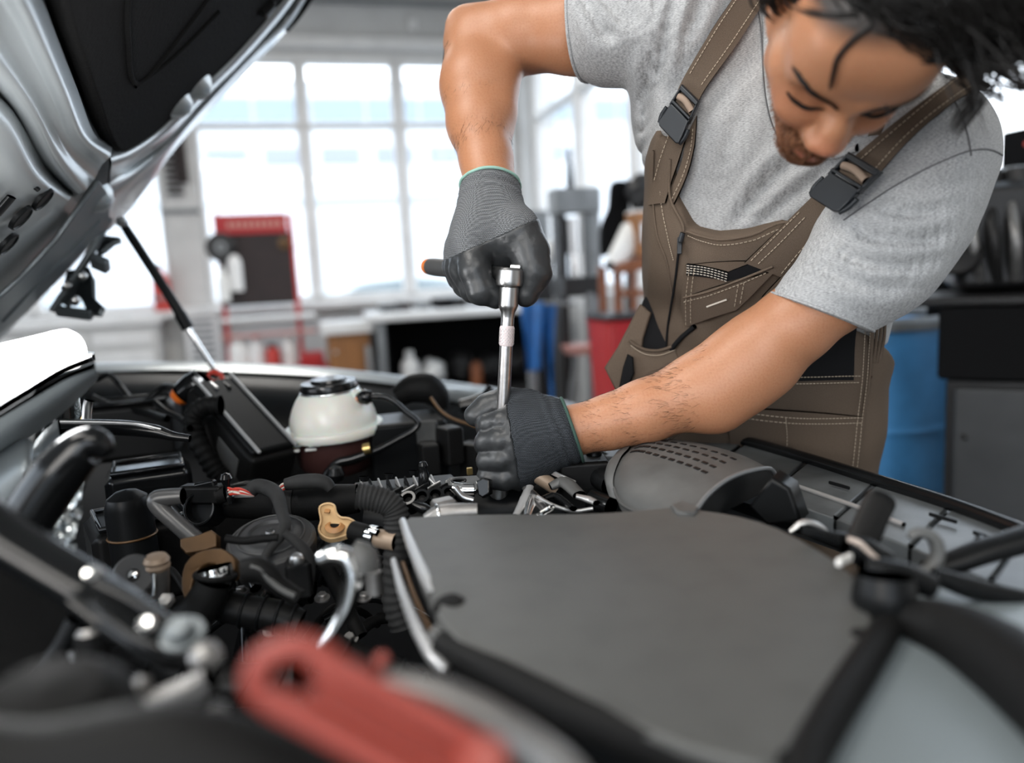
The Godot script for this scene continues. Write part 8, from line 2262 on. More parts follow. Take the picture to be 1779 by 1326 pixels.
func overalls(man: Node3D) -> void:
	# trousers and the lower half of the bib follow the body
	torso_into(lap)
	lap.bone(V(0.3022,1.0743,-1.1639), V(0.3184,0.9965,-1.2135), 0.081, 0.090, 0.04)
	lap.bone(V(0.4442,1.0698,-1.1329), V(0.4551,0.9592,-1.1779), 0.083, 0.082, 0.04)
	lap.bone(V(0.3184,0.9965,-1.2135), V(0.4551,0.9592,-1.1779), 0.090, 0.083, 0.05)
	var hip_l := V(0.458,0.9397,-1.1853)
	var hip_r := V(0.3416,0.934,-1.245)
	var knee_l := Vector3(hip_l.x + 0.035, 0.50, hip_l.z - 0.03)
	var knee_r := Vector3(hip_r.x + 0.06, 0.50, hip_r.z - 0.06)
	lap.bone(hip_l, knee_l, 0.082, 0.070, 0.03)
	lap.bone(knee_l, Vector3(knee_l.x, 0.09, knee_l.z - 0.05), 0.070, 0.062, 0.03)
	lap.bone(hip_r, knee_r, 0.090, 0.070, 0.03)
	lap.bone(knee_r, Vector3(knee_r.x, 0.09, knee_r.z - 0.05), 0.070, 0.062, 0.03)
	for i in lap.a.size():
		over.bone(lap.a[i], lap.a[i] + lap.b[i], lap.ra[i], lap.ra[i] + lap.dr[i], lap.kk[i])
	over.bone(V(0.4546,1.2995,-0.8927), V(0.4418,1.2398,-0.8943), 0.082, 0.072, 0.03)
	over.bone(V(0.4418,1.2398,-0.8943), V(0.4173,1.1927,-0.8958), 0.072, 0.0635, 0.03)
	over.bone(V(0.2263,1.497,-1.0417), V(0.1495,1.5014,-1.0625), 0.074, 0.064, 0.03)
	var o := Node3D.new()
	o.name = "overalls"
	man.add_child(o)
	var stand_c := V(0.2694,1.2075,-0.9892)
	var stand := func(p: Vector3) -> float:
		var w := p - stand_c
		var y := w.dot(chest_y) / 0.080
		var x := w.dot(chest_x) / 0.095
		return 0.020 * exp(-y * y - x * x)
	lap.bump = stand
	over.bump = stand
	var outline := [V(0.0413,0.4439,-0.8232),V(0.1016,0.9626,-0.9473),V(0.1535,1.1281,-0.9829),V(0.1748,1.1697,-0.9909),V(0.1856,1.2409,-1.0077),V(0.1878,1.321,-1.0277),V(0.1916,1.3444,-1.0332),V(0.2013,1.3599,-1.0359),V(0.2168,1.3367,-1.0282),V(0.2148,1.2899,-1.0166),V(0.2261,1.253,-1.0059),V(0.2281,1.2413,-1.0027),V(0.2435,1.2318,-0.9984),V(0.2671,1.2219,-0.9931),V(0.3017,1.222,-0.989),V(0.3366,1.2286,-0.9864),V(0.3699,1.2048,-0.9764),V(0.3488,1.1821,-0.9732),V(0.3294,1.1621,-0.9705),V(0.3607,1.119,-0.9558),V(0.4269,1.1161,-0.9471),V(0.5149,1.0853,-0.9288),V(0.5429,0.4648,-0.7683)]
	var o0 := V(0.2821,1.2353,-0.9947)
	var cx := chest_x
	var cy := chest_y
	var poly := PackedVector2Array()
	for q in outline:
		poly.append(Vector2((q - o0).dot(cx), (q - o0).dot(cy)))
	var pm := poly.size()
	var f := Field.new()
	for i in lap.a.size():
		f.bone(lap.a[i], lap.a[i] + lap.b[i], lap.ra[i], lap.ra[i] + lap.dr[i], lap.kk[i])
	f.offset = 0.009
	var nz := FastNoiseLite.new()
	nz.seed = 77
	nz.frequency = 5.0
	var eye := Vector3(0, 1.2, 0)
	var nrm: Vector3 = V(-0.1155,0.2439,0.9629)
	var crease_c := V(0.2363,1.0984,-1.0259)
	f.bump = func(p: Vector3) -> float:
		var q := Vector2((p - o0).dot(cx), (p - o0).dot(cy))
		var inside := Geometry2D.is_point_in_polygon(q, poly)
		var d := 1e3
		for i in pm:
			d = minf(d, q.distance_squared_to(Geometry2D.get_closest_point_to_segment(q, poly[i], poly[(i + 1) % pm])))
		d = sqrt(d)
		var h := 0.003 * nz.get_noise_3d(p.x, p.y * 1.6, p.z) * smoothstep(0.0, 0.02, d)
		var w := p - crease_c
		h += 0.004 * exp(-w.length_squared() / 0.006) * sin(w.dot(cy) * 120.0 + w.dot(cx) * 60.0)
		# outside the cut of the cloth the surface sinks under the shirt
		h += (stand as Callable).call(p)
		return h if inside else h - minf(d * 1.6, 0.05)
	var g := G.new()
	var c0 := V(0.3702,1.0592,-1.1112)
	f.net(c0 + Vector3(-0.34, -0.70, -0.22), c0 + Vector3(0.30, 0.36, 0.22), 0.0085, g, 2.2)
	put("trousers_and_bib", g, M.canvas_brown, o)
	for h in [hip_l, hip_r]:
		var k: Vector3 = knee_l if h == hip_l else knee_r
		var foot := Vector3(k.x, 0.0, k.z - 0.05)
		var bt := Field.new()
		bt.bone(foot + Vector3(0, 0.10, 0), foot + Vector3(0, 0.05, 0), 0.05, 0.05, 0.02)
		bt.bone(foot + Vector3(0, 0.045, -0.02), foot + Vector3(-0.03, 0.04, 0.16), 0.045, 0.04, 0.03)
		bt.cut.append([foot, Vector3.DOWN, 0.004])
		var bg := G.new()
		bt.net(foot + Vector3(-0.12, -0.02, -0.1), foot + Vector3(0.12, 0.18, 0.24), 0.01, bg)
		put("boot", bg, M.cloth_black, man)
	var OFF := 0.014
	var th: Material = M.thread
	# braces
	var s1 := put("strap", drape([V(0.2963,1.5421,-0.9875),V(0.2853,1.5022,-0.9818),V(0.2538,1.4593,-0.9758),V(0.2201,1.4153,-0.9696),V(0.214,1.4034,-0.9679)], [V(0.3394,1.5331,-0.9862),V(0.3167,1.4911,-0.9803),V(0.2829,1.443,-0.9735),V(0.2466,1.4017,-0.9677),V(0.2363,1.3861,-0.9655)], 0.012), M.canvas_brown, o)
	stitches([V(0.3,1.5351,-0.9865),V(0.2901,1.502,-0.9818),V(0.2592,1.4591,-0.9758),V(0.2285,1.4189,-0.9701)], 0.0135, th, s1)
	stitches([V(0.3325,1.5321,-0.9861),V(0.3114,1.4928,-0.9805),V(0.2776,1.446,-0.9739),V(0.2413,1.4047,-0.9681)], 0.0135, th, s1)
	var s2 := put("strap", drape([V(0.205,1.3813,-0.9345),V(0.1932,1.3585,-0.9313),V(0.1829,1.3368,-0.9282),V(0.1748,1.3085,-0.9242)], [V(0.2214,1.3674,-0.9325),V(0.2108,1.3419,-0.9289),V(0.2018,1.3215,-0.926),V(0.1942,1.301,-0.9232)], 0.012), M.canvas_brown, o)
	stitches([V(0.2006,1.3724,-0.9332),V(0.1903,1.3521,-0.9304),V(0.1827,1.3329,-0.9277)], 0.0135, th, s2)
	var s3 := put("strap", drape([V(0.2199,1.3649,-0.9322),V(0.2162,1.3442,-0.9293),V(0.2073,1.3251,-0.9266),V(0.1971,1.3061,-0.9239)], [V(0.2328,1.3838,-0.9348),V(0.2291,1.3514,-0.9303),V(0.2204,1.3244,-0.9265),V(0.2045,1.2966,-0.9225)], 0.009), M.canvas_brown, o)
	stitches([V(0.2282,1.371,-0.933),V(0.225,1.349,-0.9299),V(0.2166,1.3259,-0.9267),V(0.2021,1.3019,-0.9233)], 0.0105, th, s3)
	on_shoulder = true
	var s4 := put("strap", drape([V(0.4783,1.3783,-0.8331),V(0.4418,1.3524,-0.8294),V(0.3933,1.3212,-0.825),V(0.3533,1.2955,-0.8214)], [V(0.5007,1.3597,-0.8305),V(0.4574,1.3388,-0.8275),V(0.4112,1.3052,-0.8228),V(0.3778,1.2722,-0.8181)], 0.012), M.canvas_brown, o)
	stitches([V(0.4733,1.3727,-0.8323),V(0.4391,1.3467,-0.8286),V(0.3953,1.3153,-0.8242),V(0.3588,1.2906,-0.8207)], 0.0135, th, s4)
	stitches([V(0.4892,1.3626,-0.8309),V(0.4529,1.3413,-0.8279),V(0.4067,1.3089,-0.8233),V(0.3734,1.277,-0.8188)], 0.0135, th, s4)
	on_shoulder = false
	var s5 := put("strap", drape([V(0.3571,1.2801,-0.8798),V(0.3322,1.2615,-0.8772),V(0.3059,1.2404,-0.8742),V(0.2796,1.2193,-0.8712)], [V(0.3835,1.2538,-0.8761),V(0.3611,1.235,-0.8735),V(0.3437,1.2172,-0.8709),V(0.3264,1.1994,-0.8684)], 0.015), M.canvas_brown, o)
	stitches([V(0.3347,1.2601,-0.877),V(0.311,1.2414,-0.8744),V(0.286,1.2202,-0.8714)], 0.0165, th, s5)
	stitches([V(0.3406,1.2536,-0.8761),V(0.3182,1.2348,-0.8734),V(0.2946,1.2161,-0.8708)], 0.0165, th, s5)
	stitches([V(0.3575,1.239,-0.874),V(0.3402,1.2224,-0.8717),V(0.3229,1.2034,-0.869)], 0.0165, th, s5)
	var s6 := put("strap", drape([V(0.4064,1.3258,-0.9065),V(0.3941,1.3124,-0.9046),V(0.3898,1.3037,-0.9033)], [V(0.4152,1.3215,-0.9059),V(0.4043,1.3093,-0.9041),V(0.3987,1.3007,-0.9029)], 0.010, 0.003, 8, 3), M.canvas_brown, o)
	# side release buckles
	buckle(o, [V(0.222,1.4167,-0.9597),V(0.2411,1.3957,-0.9567),V(0.2142,1.3451,-0.9496),V(0.19,1.373,-0.9535)])
	on_shoulder = true
	buckle(o, [V(0.3704,1.2967,-0.867),V(0.4014,1.2737,-0.8638),V(0.3546,1.232,-0.8579),V(0.3212,1.2545,-0.8611)])
	on_shoulder = false
	# bib rim, zip, pockets
	cord([V(0.2255,1.2398,-0.9852),V(0.242,1.2298,-0.9838),V(0.2657,1.2209,-0.9825),V(0.2998,1.2212,-0.9826),V(0.3356,1.2278,-0.9835),V(0.3699,1.2049,-0.9803)], 0.0135, 0.0018, "bib_rim", M.canvas_brown, o)
	stitches([V(0.2266,1.2348,-0.9845),V(0.2431,1.2241,-0.983),V(0.2668,1.2152,-0.9817),V(0.3009,1.2155,-0.9818),V(0.3353,1.2222,-0.9827),V(0.3641,1.2024,-0.9799)], 0.0125, th, o)
	cord([V(0.2104,1.3299,-0.9979),V(0.2089,1.2878,-0.992),V(0.2212,1.252,-0.9869),V(0.2227,1.2407,-0.9853)], 0.0125, 0.0018, "bib_rim", M.canvas_brown, o)
	cord([V(0.1946,1.3409,-1.0298),V(0.1927,1.2917,-1.0228),V(0.1951,1.2408,-1.0157),V(0.2056,1.204,-1.0105),V(0.2123,1.1638,-1.0048)], 0.0105, 0.0013, "side_seam", M.canvas_brown, o)
	stitches([V(0.1993,1.3361,-0.9988),V(0.1982,1.2883,-0.9921),V(0.2041,1.2388,-0.9851),V(0.2097,1.2104,-0.9811)], 0.0115, th, o)
	cord([V(0.2198,1.2394,-0.9852),V(0.2158,1.2171,-0.982),V(0.2111,1.1822,-0.9771),V(0.2046,1.1404,-0.9712),V(0.2013,1.1054,-0.9663)], 0.0115, 0.0016, "zip", M.canvas_black, o)
	put("zip_pull", G.new().box(Kit.frame(onto(V(0.2168,1.2241,-0.983), 0.017), chest_y, V(-0.1155,0.2439,0.9629)), Vector3(0.006, 0.022, 0.003), 0.001), M.buckle, o)
	put("zip_pull", G.new().tube([onto(V(0.2211,1.2379,-0.985), 0.018), onto(V(0.2178,1.2283,-0.9836), 0.018)], 0.0035, 8, 1), M.buckle, o)
	cord([V(0.241,1.1254,-0.9994),V(0.2212,1.1119,-0.9975),V(0.2056,1.0924,-0.9947),V(0.2027,1.0665,-0.9911)], 0.0125, 0.0035, "fly_zip", M.canvas_black, o)
	# chest pockets
	var p1 := put("chest_pocket", drape([V(0.2242,1.1985,-0.9895),V(0.2215,1.1745,-0.9861),V(0.2203,1.1532,-0.9831)], [V(0.3284,1.1888,-0.9881),V(0.3162,1.1753,-0.9862),V(0.3127,1.1627,-0.9844)], 0.0125, 0.003, 8, 14), M.canvas_brown, o)
	var pb := put("pocket_band", drape([V(0.2256,1.1991,-0.9896),V(0.2257,1.1864,-0.9878)], [V(0.2735,1.1817,-0.9871),V(0.2744,1.1725,-0.9858)], 0.016, 0.003, 3, 10), M.canvas_black, o)
	for k in 4:
		stitches([V(0.2255,1.197,-0.9893),V(0.2495,1.1894,-0.9882),V(0.2741,1.1796,-0.9868)].map(func(q): return q - chest_y * 0.0026 * k), 0.0172, M.thread_pale, o)
	var pf := put("pocket_opening", drape([V(0.2735,1.1817,-0.9871),V(0.2744,1.1725,-0.9858)], [V(0.3491,1.2005,-0.9898),V(0.3294,1.1803,-0.9869)], 0.0145, 0.003, 4, 10), M.canvas_black, o)
	var p2 := put("lower_pocket", drape([V(0.2251,1.1581,-1.004),V(0.2255,1.1378,-1.0011),V(0.2293,1.126,-0.9995)], [V(0.3328,1.1728,-1.0061),V(0.3051,1.1481,-1.0026),V(0.2898,1.1359,-1.0009)], 0.015, 0.003, 8, 14), M.canvas_brown, o)
	cord([V(0.2251,1.1581,-1.004),V(0.2545,1.1594,-1.0042),V(0.2878,1.1664,-1.0052),V(0.3286,1.1773,-1.0067)], 0.017, 0.0016, "pocket_rim", M.canvas_brown, o)
	stitches([V(0.2256,1.1537,-1.0034),V(0.255,1.1551,-1.0036),V(0.2883,1.162,-1.0045),V(0.3225,1.1719,-1.0059)], 0.0165, th, o)
	stitches([V(0.2898,1.1634,-1.0047),V(0.2871,1.1389,-1.0013)], 0.0165, th, o)
	stitches([V(0.2965,1.1652,-1.005),V(0.2938,1.1415,-1.0016)], 0.0165, th, o)
	stitches([V(0.237,1.1879,-1.0082),V(0.2339,1.1576,-1.0039),V(0.2353,1.1286,-0.9998)], 0.0165, th, o)
	stitches([V(0.2311,1.1882,-1.0082),V(0.2281,1.1579,-1.004),V(0.2294,1.1274,-0.9997)], 0.0165, th, o)
	cord([V(0.2537,1.1435,-1.0019),V(0.2655,1.1458,-1.0023),V(0.2773,1.1481,-1.0026)], 0.0165, 0.0013, "bar_tack", M.thread_pale, o)
	# corner flap by the sleeve, hip pockets
	var fl2 := put("side_flap", drape([V(0.3532,1.2034,-0.9397),V(0.3317,1.183,-0.9368),V(0.3116,1.1638,-0.9341)], [V(0.3584,1.1978,-0.9389),V(0.3396,1.1772,-0.936),V(0.3182,1.1594,-0.9335)], 0.016, 0.003, 8, 3), M.canvas_brown, o)
	put("hip_opening", G.new().plate([V(0.1822,1.135,-1.1017),V(0.1964,1.1597,-1.1052),V(0.2096,1.1654,-1.106),V(0.2174,1.1291,-1.1009),V(0.2296,1.0863,-1.0948),V(0.219,1.0693,-1.0924),V(0.1853,1.071,-1.0927),V(0.1701,1.0877,-1.0951)], V(-0.1155,0.2439,0.9629) * -0.020, 0.004, 2), M.canvas_black, o)
	put("hip_pocket", G.new().plate([V(0.1657,1.0952,-1.086),V(0.1733,1.0885,-1.0851),V(0.1873,1.0815,-1.0841),V(0.2063,1.0797,-1.0838),V(0.229,1.0856,-1.0847),V(0.2369,1.0536,-1.0801),V(0.2376,1.0062,-1.0734),V(0.1971,0.9956,-1.072),V(0.1596,1.0102,-1.074)], V(-0.1155,0.2439,0.9629) * -0.026, 0.004), M.canvas_brown, o)
	put("pocket_rim", G.new().tube([V(0.1654,1.0954,-1.084),V(0.173,1.0887,-1.0831),V(0.1869,1.0817,-1.0821),V(0.206,1.0799,-1.0818),V(0.2286,1.0858,-1.0827)], 0.0022, 8, 4), M.canvas_brown, o)
	put("stitching", G.new().tube([V(0.1667,1.089,-1.0836),V(0.1743,1.0823,-1.0827),V(0.1875,1.0753,-1.0817),V(0.2065,1.0735,-1.0814),V(0.2276,1.0795,-1.0823)], 0.0006, 5, 4), th, o)
	# holster pouch hanging at his right hip
	var hq := [V(0.1851,1.1426,-1.1078),V(0.2006,1.1297,-1.106),V(0.1874,1.0944,-1.101),V(0.1805,1.0547,-1.0954),V(0.1719,1.0151,-1.0899),V(0.1507,1.0114,-1.0893),V(0.1304,1.0573,-1.0958),V(0.1496,1.0835,-1.0995),V(0.1709,1.1193,-1.1046)]
	put("holster_pouch", G.new().plate(hq, V(-0.1155,0.2439,0.9629) * 0.012, 0.004), M.canvas_brown, o)
	put("pouch_tool", G.new().plate([V(0.1541,1.0579,-1.0807),V(0.1615,1.0765,-1.0834),V(0.1692,1.0713,-1.0826),V(0.1696,1.0492,-1.0795),V(0.1536,1.0184,-1.0752),V(0.144,1.0174,-1.075)], V(-0.1155,0.2439,0.9629) * 0.010, 0.003), M.canvas_black, o)
	# dark side panel and the thigh pocket
	put("side_panel", drape([V(0.3469,1.1157,-1.0182),V(0.3349,1.0867,-1.0141),V(0.3207,1.0431,-1.008)], [V(0.442,1.1063,-1.0169),V(0.4447,1.0736,-1.0123),V(0.4488,1.0379,-1.0072)], 0.013, 0.003, 10, 14), M.canvas_black, o)
	var tp := put("thigh_pocket", drape([V(0.2927,1.0045,-1.0429),V(0.2986,0.9696,-1.038),V(0.3043,0.9309,-1.0325),V(0.3019,0.8849,-1.026)], [V(0.4746,0.9804,-1.0395),V(0.4758,0.945,-1.0345),V(0.4753,0.9066,-1.0291),V(0.4752,0.8759,-1.0248)], 0.014, 0.003, 10, 16), M.canvas_brown, o)
	for k in 2:
		stitches([V(0.2942,1.0036,-1.0428),V(0.3157,0.9979,-1.042),V(0.3772,0.987,-1.0405),V(0.4235,0.9831,-1.0399),V(0.4762,0.9819,-1.0397)].map(func(q): return q - chest_y * (0.002 + 0.007 * k)), 0.0155, th, o)
		stitches([V(0.3332,1.0354,-1.0473),V(0.395,1.0307,-1.0466),V(0.4616,1.0287,-1.0463)].map(func(q): return q + chest_y * (0.004 - 0.008 * k)), 0.0150, th, o)
		stitches([V(0.456,1.0982,-1.0561),V(0.4625,1.0456,-1.0487),V(0.467,0.9839,-1.04),V(0.4676,0.907,-1.0292)].map(func(q): return q + chest_x * 0.007 * k), 0.0165, th, o)
	stitches([V(0.3709,0.9858,-1.0403),V(0.3758,0.961,-1.0368),V(0.3786,0.927,-1.032)], 0.0155, th, o)
	cord([V(0.4653,1.0992,-1.0563),V(0.4749,1.045,-1.0486),V(0.4778,0.9833,-1.0399),V(0.4782,0.9019,-1.0284)], 0.012, 0.002, "side_seam", M.canvas_brown, o)
	var lo2 := put("belt_loop", G.new().plate([V(0.4625,1.0456,-1.0487),V(0.4737,1.0527,-1.0497),V(0.4869,1.0382,-1.0477),V(0.4785,1.0263,-1.046),V(0.4665,1.0331,-1.047)], V(-0.1155,0.2439,0.9629) * 0.008, 0.002), M.canvas_dark, o)
	for k in 4:
		cord([V(0.4696,1.0952,-1.0658) + chest_x * 0.006 * k, V(0.4732,1.0748,-1.0629) + chest_x * 0.006 * k, V(0.4765,1.0483,-1.0592) + chest_x * 0.004 * k], 0.011, 0.0022, "gather", M.canvas_brown, o)

# side release buckle on a strap: corners upper left, upper right, lower right, lower left
func buckle(o: Node3D, c: Array) -> void:
	var ctr: Vector3 = (c[0] + c[1] + c[2] + c[3]) * 0.25
	var h := onto(ctr, 0.015)
	var n := (over if on_shoulder else lap).grad(h, 0.03)
	var sight := (ctr - Vector3(0, 1.2, 0)).normalized()
	var on := []
	for q in c:
		var e: Vector3 = (q - ctr) * (h - Vector3(0, 1.2, 0)).length() / (ctr - Vector3(0, 1.2, 0)).length()
		on.append(h + e - sight * (e.dot(n) / sight.dot(n)))
	var ul: Vector3 = on[0]
	var ur: Vector3 = on[1]
	var lr: Vector3 = on[2]
	var ll: Vector3 = on[3]
	var at := func(x: float, y: float) -> Vector3:
		return ll.lerp(lr, x).lerp(ul.lerp(ur, x), y)
	var b := put("buckle", G.new().plate([at.call(0, 0.06), at.call(0.12, 0.0), at.call(0.88, 0.0), at.call(1, 0.06), at.call(0.96, 0.56), at.call(0.04, 0.56)], n * 0.009, 0.002), M.buckle, o, "black plastic buckle")
	put("bar", G.new().plate([at.call(0.02, 0.88), at.call(0.98, 0.88), at.call(1.0, 1.0), at.call(0.0, 1.0)], n * 0.010, 0.002), M.buckle, b)
	for x in [0.0, 0.90]:
		put("bar", G.new().plate([at.call(x, 0.5), at.call(x + 0.10, 0.5), at.call(x + 0.10, 0.95), at.call(x, 0.95)], n * 0.009, 0.002), M.buckle, b)
	put("bar", G.new().plate([at.call(0.03, 0.58), at.call(0.97, 0.58), at.call(0.97, 0.64), at.call(0.03, 0.64)], n * 0.011, 0.001), M.buckle, b)
	put("webbing", G.new().plate([at.call(0.1, 0.60), at.call(0.9, 0.60), at.call(0.9, 0.92), at.call(0.1, 0.92)], n * 0.004, 0.001), M.canvas_brown, b)
	put("webbing", G.new().tube([at.call(0.12, 0.76) + n * 0.005, at.call(0.45, 0.80) + n * 0.006, at.call(0.86, 0.74) + n * 0.005], 0.0042, 10, 3), M.canvas_light, b)
	for x in [-0.04, 1.04]:
		put("prong", G.new().tube([at.call(x, 0.40) + n * 0.004, at.call(x * 1.0, 0.2) + n * 0.004, at.call(clampf(x, 0.04, 0.96), 0.04) + n * 0.004], 0.0028, 8, 3), M.buckle, b)

func gloves(man: Node3D) -> void:
	# his right hand, closed round the ratchet handle
	var f := Field.new()
	f.bone(V(-0.0193,1.3437,-1.0382), V(-0.014,1.31,-1.0153), 0.0345, 0.0312, 0.01)
	f.bone(V(-0.014,1.31,-1.0153), V(-0.0152,1.2852,-1.0068), 0.0312, 0.0300, 0.02)
	f.bone(V(-0.015,1.2902,-1.0075), V(-0.0271,1.2477,-0.9944), 0.0285, 0.0285, 0.025)
	for q in [[V(-0.0413,1.2336,-0.9722), 0.0185], [V(-0.0496,1.2327,-0.9963), 0.0180], [V(-0.0569,1.2301,-1.0202), 0.0172], [V(-0.0629,1.2258,-1.0418), 0.0158]]:
		f.bone(V(-0.017,1.2796,-1.006), q[0], 0.024, q[1], 0.022)
	f.bone(V(-0.0217,1.2519,-0.9869), V(0.0053,1.2401,-0.9721), 0.030, 0.024, 0.022)
	f.bone(V(-0.0256,1.2258,-0.9984), V(0.0186,1.2204,-0.9845), 0.024, 0.021, 0.02)
	f.chain([V(-0.0012,1.2763,-0.9924),V(0.0183,1.2489,-0.9683),V(0.0307,1.2219,-0.9585),V(0.034,1.1957,-0.9527),V(0.0224,1.1702,-0.9522)], [0.026, 0.0225, 0.0188, 0.0168, 0.0142], 0.014)
	f.chain([V(-0.0413,1.2336,-0.9722),V(-0.0381,1.2035,-0.9549),V(-0.0312,1.1779,-0.9502)], [0.0185, 0.0168, 0.0158], 0.010)
	f.chain([V(-0.0312,1.1779,-0.9502),V(-0.0151,1.1712,-0.9604),V(-0.0103,1.1852,-0.9795)], [0.0155, 0.0142, 0.0130], 0.006)
	f.chain([V(-0.0496,1.2327,-0.9963),V(-0.052,1.2043,-0.9822),V(-0.0419,1.1792,-0.9767)], [0.0178, 0.0160, 0.0150], 0.008)
	f.chain([V(-0.0419,1.1792,-0.9767),V(-0.0239,1.1744,-0.9881),V(-0.0191,1.1882,-1.0032)], [0.0148, 0.0138, 0.0125], 0.005)
	f.chain([V(-0.0569,1.2301,-1.0202),V(-0.0606,1.2062,-1.0088),V(-0.0529,1.1842,-1.0036)], [0.0170, 0.0152, 0.0142], 0.008)
	f.chain([V(-0.0529,1.1842,-1.0036),V(-0.0346,1.1801,-1.0152),V(-0.0297,1.1929,-1.0271)], [0.0140, 0.0130, 0.0120], 0.005)
	f.chain([V(-0.0629,1.2258,-1.0418),V(-0.0665,1.2081,-1.0333),V(-0.0612,1.1916,-1.0289)], [0.0155, 0.0140, 0.0130], 0.008)
	f.chain([V(-0.0612,1.1916,-1.0289),V(-0.0469,1.1877,-1.0385),V(-0.0406,1.1978,-1.0459)], [0.0130, 0.0120, 0.0110], 0.005)
	var line0 := V(-0.0667,1.2205,-0.9825)
	var line1 := V(0.0256,1.2553,-0.9672)
	var eye := Vector3(0, 1.2, 0)
	var nk := (line1 - line0).cross(line0 - eye).normalized()
	if nk.y < 0: nk = -nk
	glove(man, f, line0, nk, V(-0.0142,1.3069,-1.0129), (V(-0.0179,1.3395,-1.0346) - V(-0.0139,1.2973,-1.0085)).normalized() + Vector3(0.12, 0, 0.05), V(-0.0119,1.236,-0.9847), 0.0325, "hem_mint")
	# his left hand, closed round the extension bar
	var h := Field.new()
	h.bone(V(0.1069,1.0144,-0.9181), V(0.0751,1.0086,-0.9173), 0.0330, 0.0298, 0.01)
	h.bone(V(0.0751,1.0086,-0.9173), V(0.0504,1.0065,-0.917), 0.0298, 0.0300, 0.02)
	h.bone(V(0.0552,1.0062,-0.9169), V(0.0239,0.9997,-0.913), 0.0300, 0.034, 0.03)
	for q in [[V(0.0044,1.0301,-0.9152), 0.0165], [V(0.0011,1.0101,-0.9023), 0.0172], [V(0.0013,0.9881,-0.8992), 0.0172], [V(0.0057,0.9663,-0.9022), 0.0165]]:
		h.bone(V(0.0435,1.0048,-0.9167), q[0], 0.026, q[1], 0.022)
	h.bone(V(0.0197,0.9823,-0.9135), V(0.005,0.9615,-0.9157), 0.024, 0.020, 0.02)
	h.chain([V(0.0464,1.0205,-0.9321),V(0.0184,1.0347,-0.9482),V(-0.0052,1.0398,-0.959),V(-0.0298,1.0337,-0.9602),V(-0.0471,1.0258,-0.953)], [0.021, 0.0185, 0.0165, 0.0155, 0.0130], 0.012)
	h.bone(V(0.0261,1.031,-0.9305), V(0.0011,1.0414,-0.9391), 0.016, 0.0105, 0.016)
	for q in [[V(0.0043,1.0287,-0.915),V(-0.0142,1.0252,-0.9065),V(-0.0295,1.0204,-0.9139),V(-0.0334,1.0124,-0.941),V(-0.0155,1.0067,-0.9574)], [V(0.0011,1.0098,-0.9003),V(-0.0179,1.005,-0.8955),V(-0.0331,1.0017,-0.9052),V(-0.0358,0.9921,-0.9361),V(-0.018,0.9865,-0.9535)], [V(0.0013,0.9879,-0.8972),V(-0.0177,0.9838,-0.8926),V(-0.0328,0.9811,-0.9013),V(-0.034,0.9715,-0.9322),V(-0.0177,0.966,-0.9506)], [V(0.0056,0.965,-0.902),V(-0.0149,0.9609,-0.8954),V(-0.0326,0.9609,-0.9014),V(-0.0322,0.9522,-0.9285),V(-0.0172,0.9476,-0.948)]]:
		h.bone(q[0], q[1], 0.0150, 0.0136, 0.004)
		h.bone(q[1], q[2], 0.0136, 0.0132, 0.0022)
		h.bone(q[2], q[3], 0.0130, 0.0128, 0.0022)
		h.bone(q[3], q[4], 0.0128, 0.0122, 0.0022)
	var l0 := V(-0.0017,1.0452,-0.9174)
	var l1 := V(0.0101,0.9462,-0.9034)
	var nk2 := (l1 - l0).cross(l0 - eye).normalized()
	if nk2.x < 0: nk2 = -nk2
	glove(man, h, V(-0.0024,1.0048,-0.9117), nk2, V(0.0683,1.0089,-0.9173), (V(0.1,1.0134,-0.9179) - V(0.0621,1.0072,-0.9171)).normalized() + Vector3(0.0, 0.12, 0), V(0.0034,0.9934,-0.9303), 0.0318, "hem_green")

# knitted glove with its dipped coating, a hem ring at the wrist
func glove(man: Node3D, f: Field, seam: Vector3, toward_knit: Vector3, hem: Vector3, out: Vector3, mid: Vector3, r: float, trim: String) -> void:
	out = out.normalized()
	var nz := FastNoiseLite.new()
	nz.seed = 5
	nz.frequency = 28.0
	var o := Node3D.new()
	o.name = "glove"
	man.add_child(o, true)
	f.bump = func(p: Vector3) -> float:
		var s := (p - hem).dot(out)
		var w := smoothstep(-0.036, -0.016, s)
		return 0.0011 * nz.get_noise_3dv(p) * (1.0 - w * 0.6) + w * 0.0009 * sin(s * 520.0 + 3.0 * nz.get_noise_3dv(p * 0.4))
	f.cut = [[hem, out, 0.002], [seam - toward_knit * 0.004, -toward_knit, 0.001]]
	var g := G.new()
	f.net(mid - Vector3.ONE * 0.13, mid + Vector3.ONE * 0.13, 0.0030, g, 1.5)
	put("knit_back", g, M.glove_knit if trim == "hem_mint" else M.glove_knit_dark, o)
	f.cut = [[seam, toward_knit, 0.0008]]
	f.offset = 0.0011
	f.bump = func(p: Vector3) -> float: return 0.0013 * nz.get_noise_3dv(p) + 0.0006 * nz.get_noise_3dv(p * 2.3)
	var c := G.new()
	f.net(mid - Vector3.ONE * 0.13, mid + Vector3.ONE * 0.13, 0.0027, c, 1.5)
	put("dipped_coating", c, M.glove_coat, o)
	f.cut.clear()
	f.offset = 0.0
	put("hem", hem_ring(f, hem, out, 0.0019, 0.06), M[trim], o)

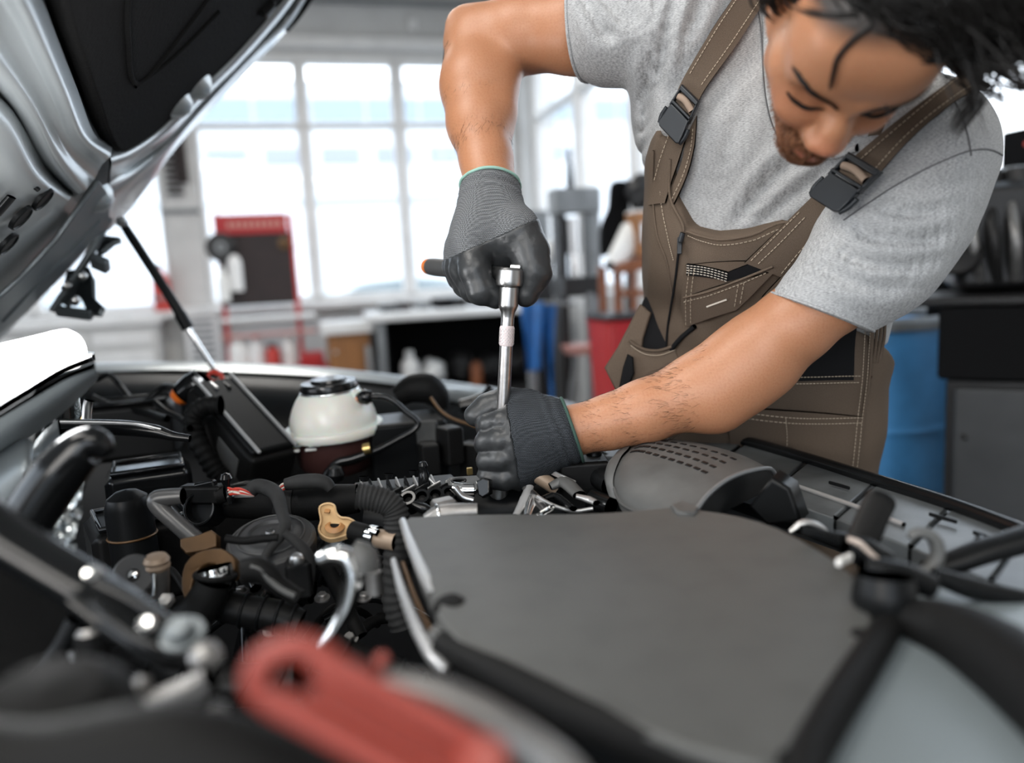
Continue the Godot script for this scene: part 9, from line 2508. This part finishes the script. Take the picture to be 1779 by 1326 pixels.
func ratchet() -> void:
	var t := thing("ratchet", "steel ratchet with a long extension bar and socket held in both gloves", "ratchet", V(-0.0237,0.9301,-0.9264))
	var top := V(0.0044,1.1986,-0.939)
	var bot := V(-0.0226,0.9378,-0.9295)
	var ax := (top - bot).normalized()
	var len := top.distance_to(bot)
	var fr := Kit.frame(bot, ax)
	put("head", G.new().lathe([Vector2(0, len + 0.004), Vector2(0.013, len + 0.004), Vector2(0.0155, len + 0.001), Vector2(0.0162, len - 0.012), Vector2(0.0150, len - 0.0165), Vector2(0.011, len - 0.018)], fr, 36), M.tool_steel, t)
	put("selector", G.new().box(Transform3D(fr.basis, top + ax * 0.006 + fr.basis.x * 0.006), Vector3(0.014, 0.006, 0.007), 0.002), M.chrome, t)
	put("collar", G.new().lathe([Vector2(0.009, len - 0.016), Vector2(0.0115, len - 0.019), Vector2(0.0118, len - 0.040), Vector2(0.0105, len - 0.044), Vector2(0.0085, len - 0.048), Vector2(0.0080, len - 0.054)], fr, 32), M.tool_steel, t)
	put("shaft", G.new().lathe([Vector2(0.0078, len - 0.045), Vector2(0.0078, 0.0)], fr, 28), M.brushed_steel, t)
	var kn := put("knurl_band", G.new().lathe([Vector2(0.0078, len - 0.064), Vector2(0.0088, len - 0.066), Vector2(0.0088, len - 0.086), Vector2(0.0078, len - 0.088)], fr, 28), M.knurl_pale, t)
	var kg := G.new()
	for i in 9:
		for j in 14:
			var a := TAU * (j + 0.5 * (i % 2)) / 14.0
			var p := fr * Vector3(cos(a) * 0.0089, len - 0.068 - i * 0.0021, sin(a) * 0.0089)
			kg.box(Transform3D(Kit.frame(p, fr.basis * Vector3(cos(a), 0, sin(a)), ax).basis * Basis(Vector3.UP, PI / 4), p), Vector3(0.0012, 0.0009, 0.0012), 0.0003)
	put("knurling", kg, M.steel, kn)
	put("socket", G.new().lathe([Vector2(0, -0.012), Vector2(0.009, -0.012), Vector2(0.0125, -0.011), Vector2(0.013, -0.008), Vector2(0.013, 0.018), Vector2(0.0118, 0.020), Vector2(0.008, 0.024)], fr, 32), M.tool_steel, t)
	# handle through the fist, orange end
	var h0 := V(-0.0012,1.1962,-0.9467)
	var h1 := V(-0.111,1.2116,-1.1226)
	var hd := (h1 - h0).normalized()
	put("neck", G.new().tube([h0, h0 + hd * 0.05], [0.0085, 0.0075], 18, 1), M.steel, t)
	put("handle", G.new().tube([h0 + hd * 0.045, h0 + hd * 0.06, h0 + hd * 0.10, h1 - hd * 0.03, h1 - hd * 0.013], [0.0095, 0.0105, 0.0112, 0.0122, 0.0118], 22, 3), M.handle_grey, t)
	put("end_cap", G.new().tube([h1 - hd * 0.014, h1 - hd * 0.004, h1 + hd * 0.003, h1 + hd * 0.006], [0.0116, 0.0112, 0.0085, 0.003], 22, 3), M.orange_plastic, t)
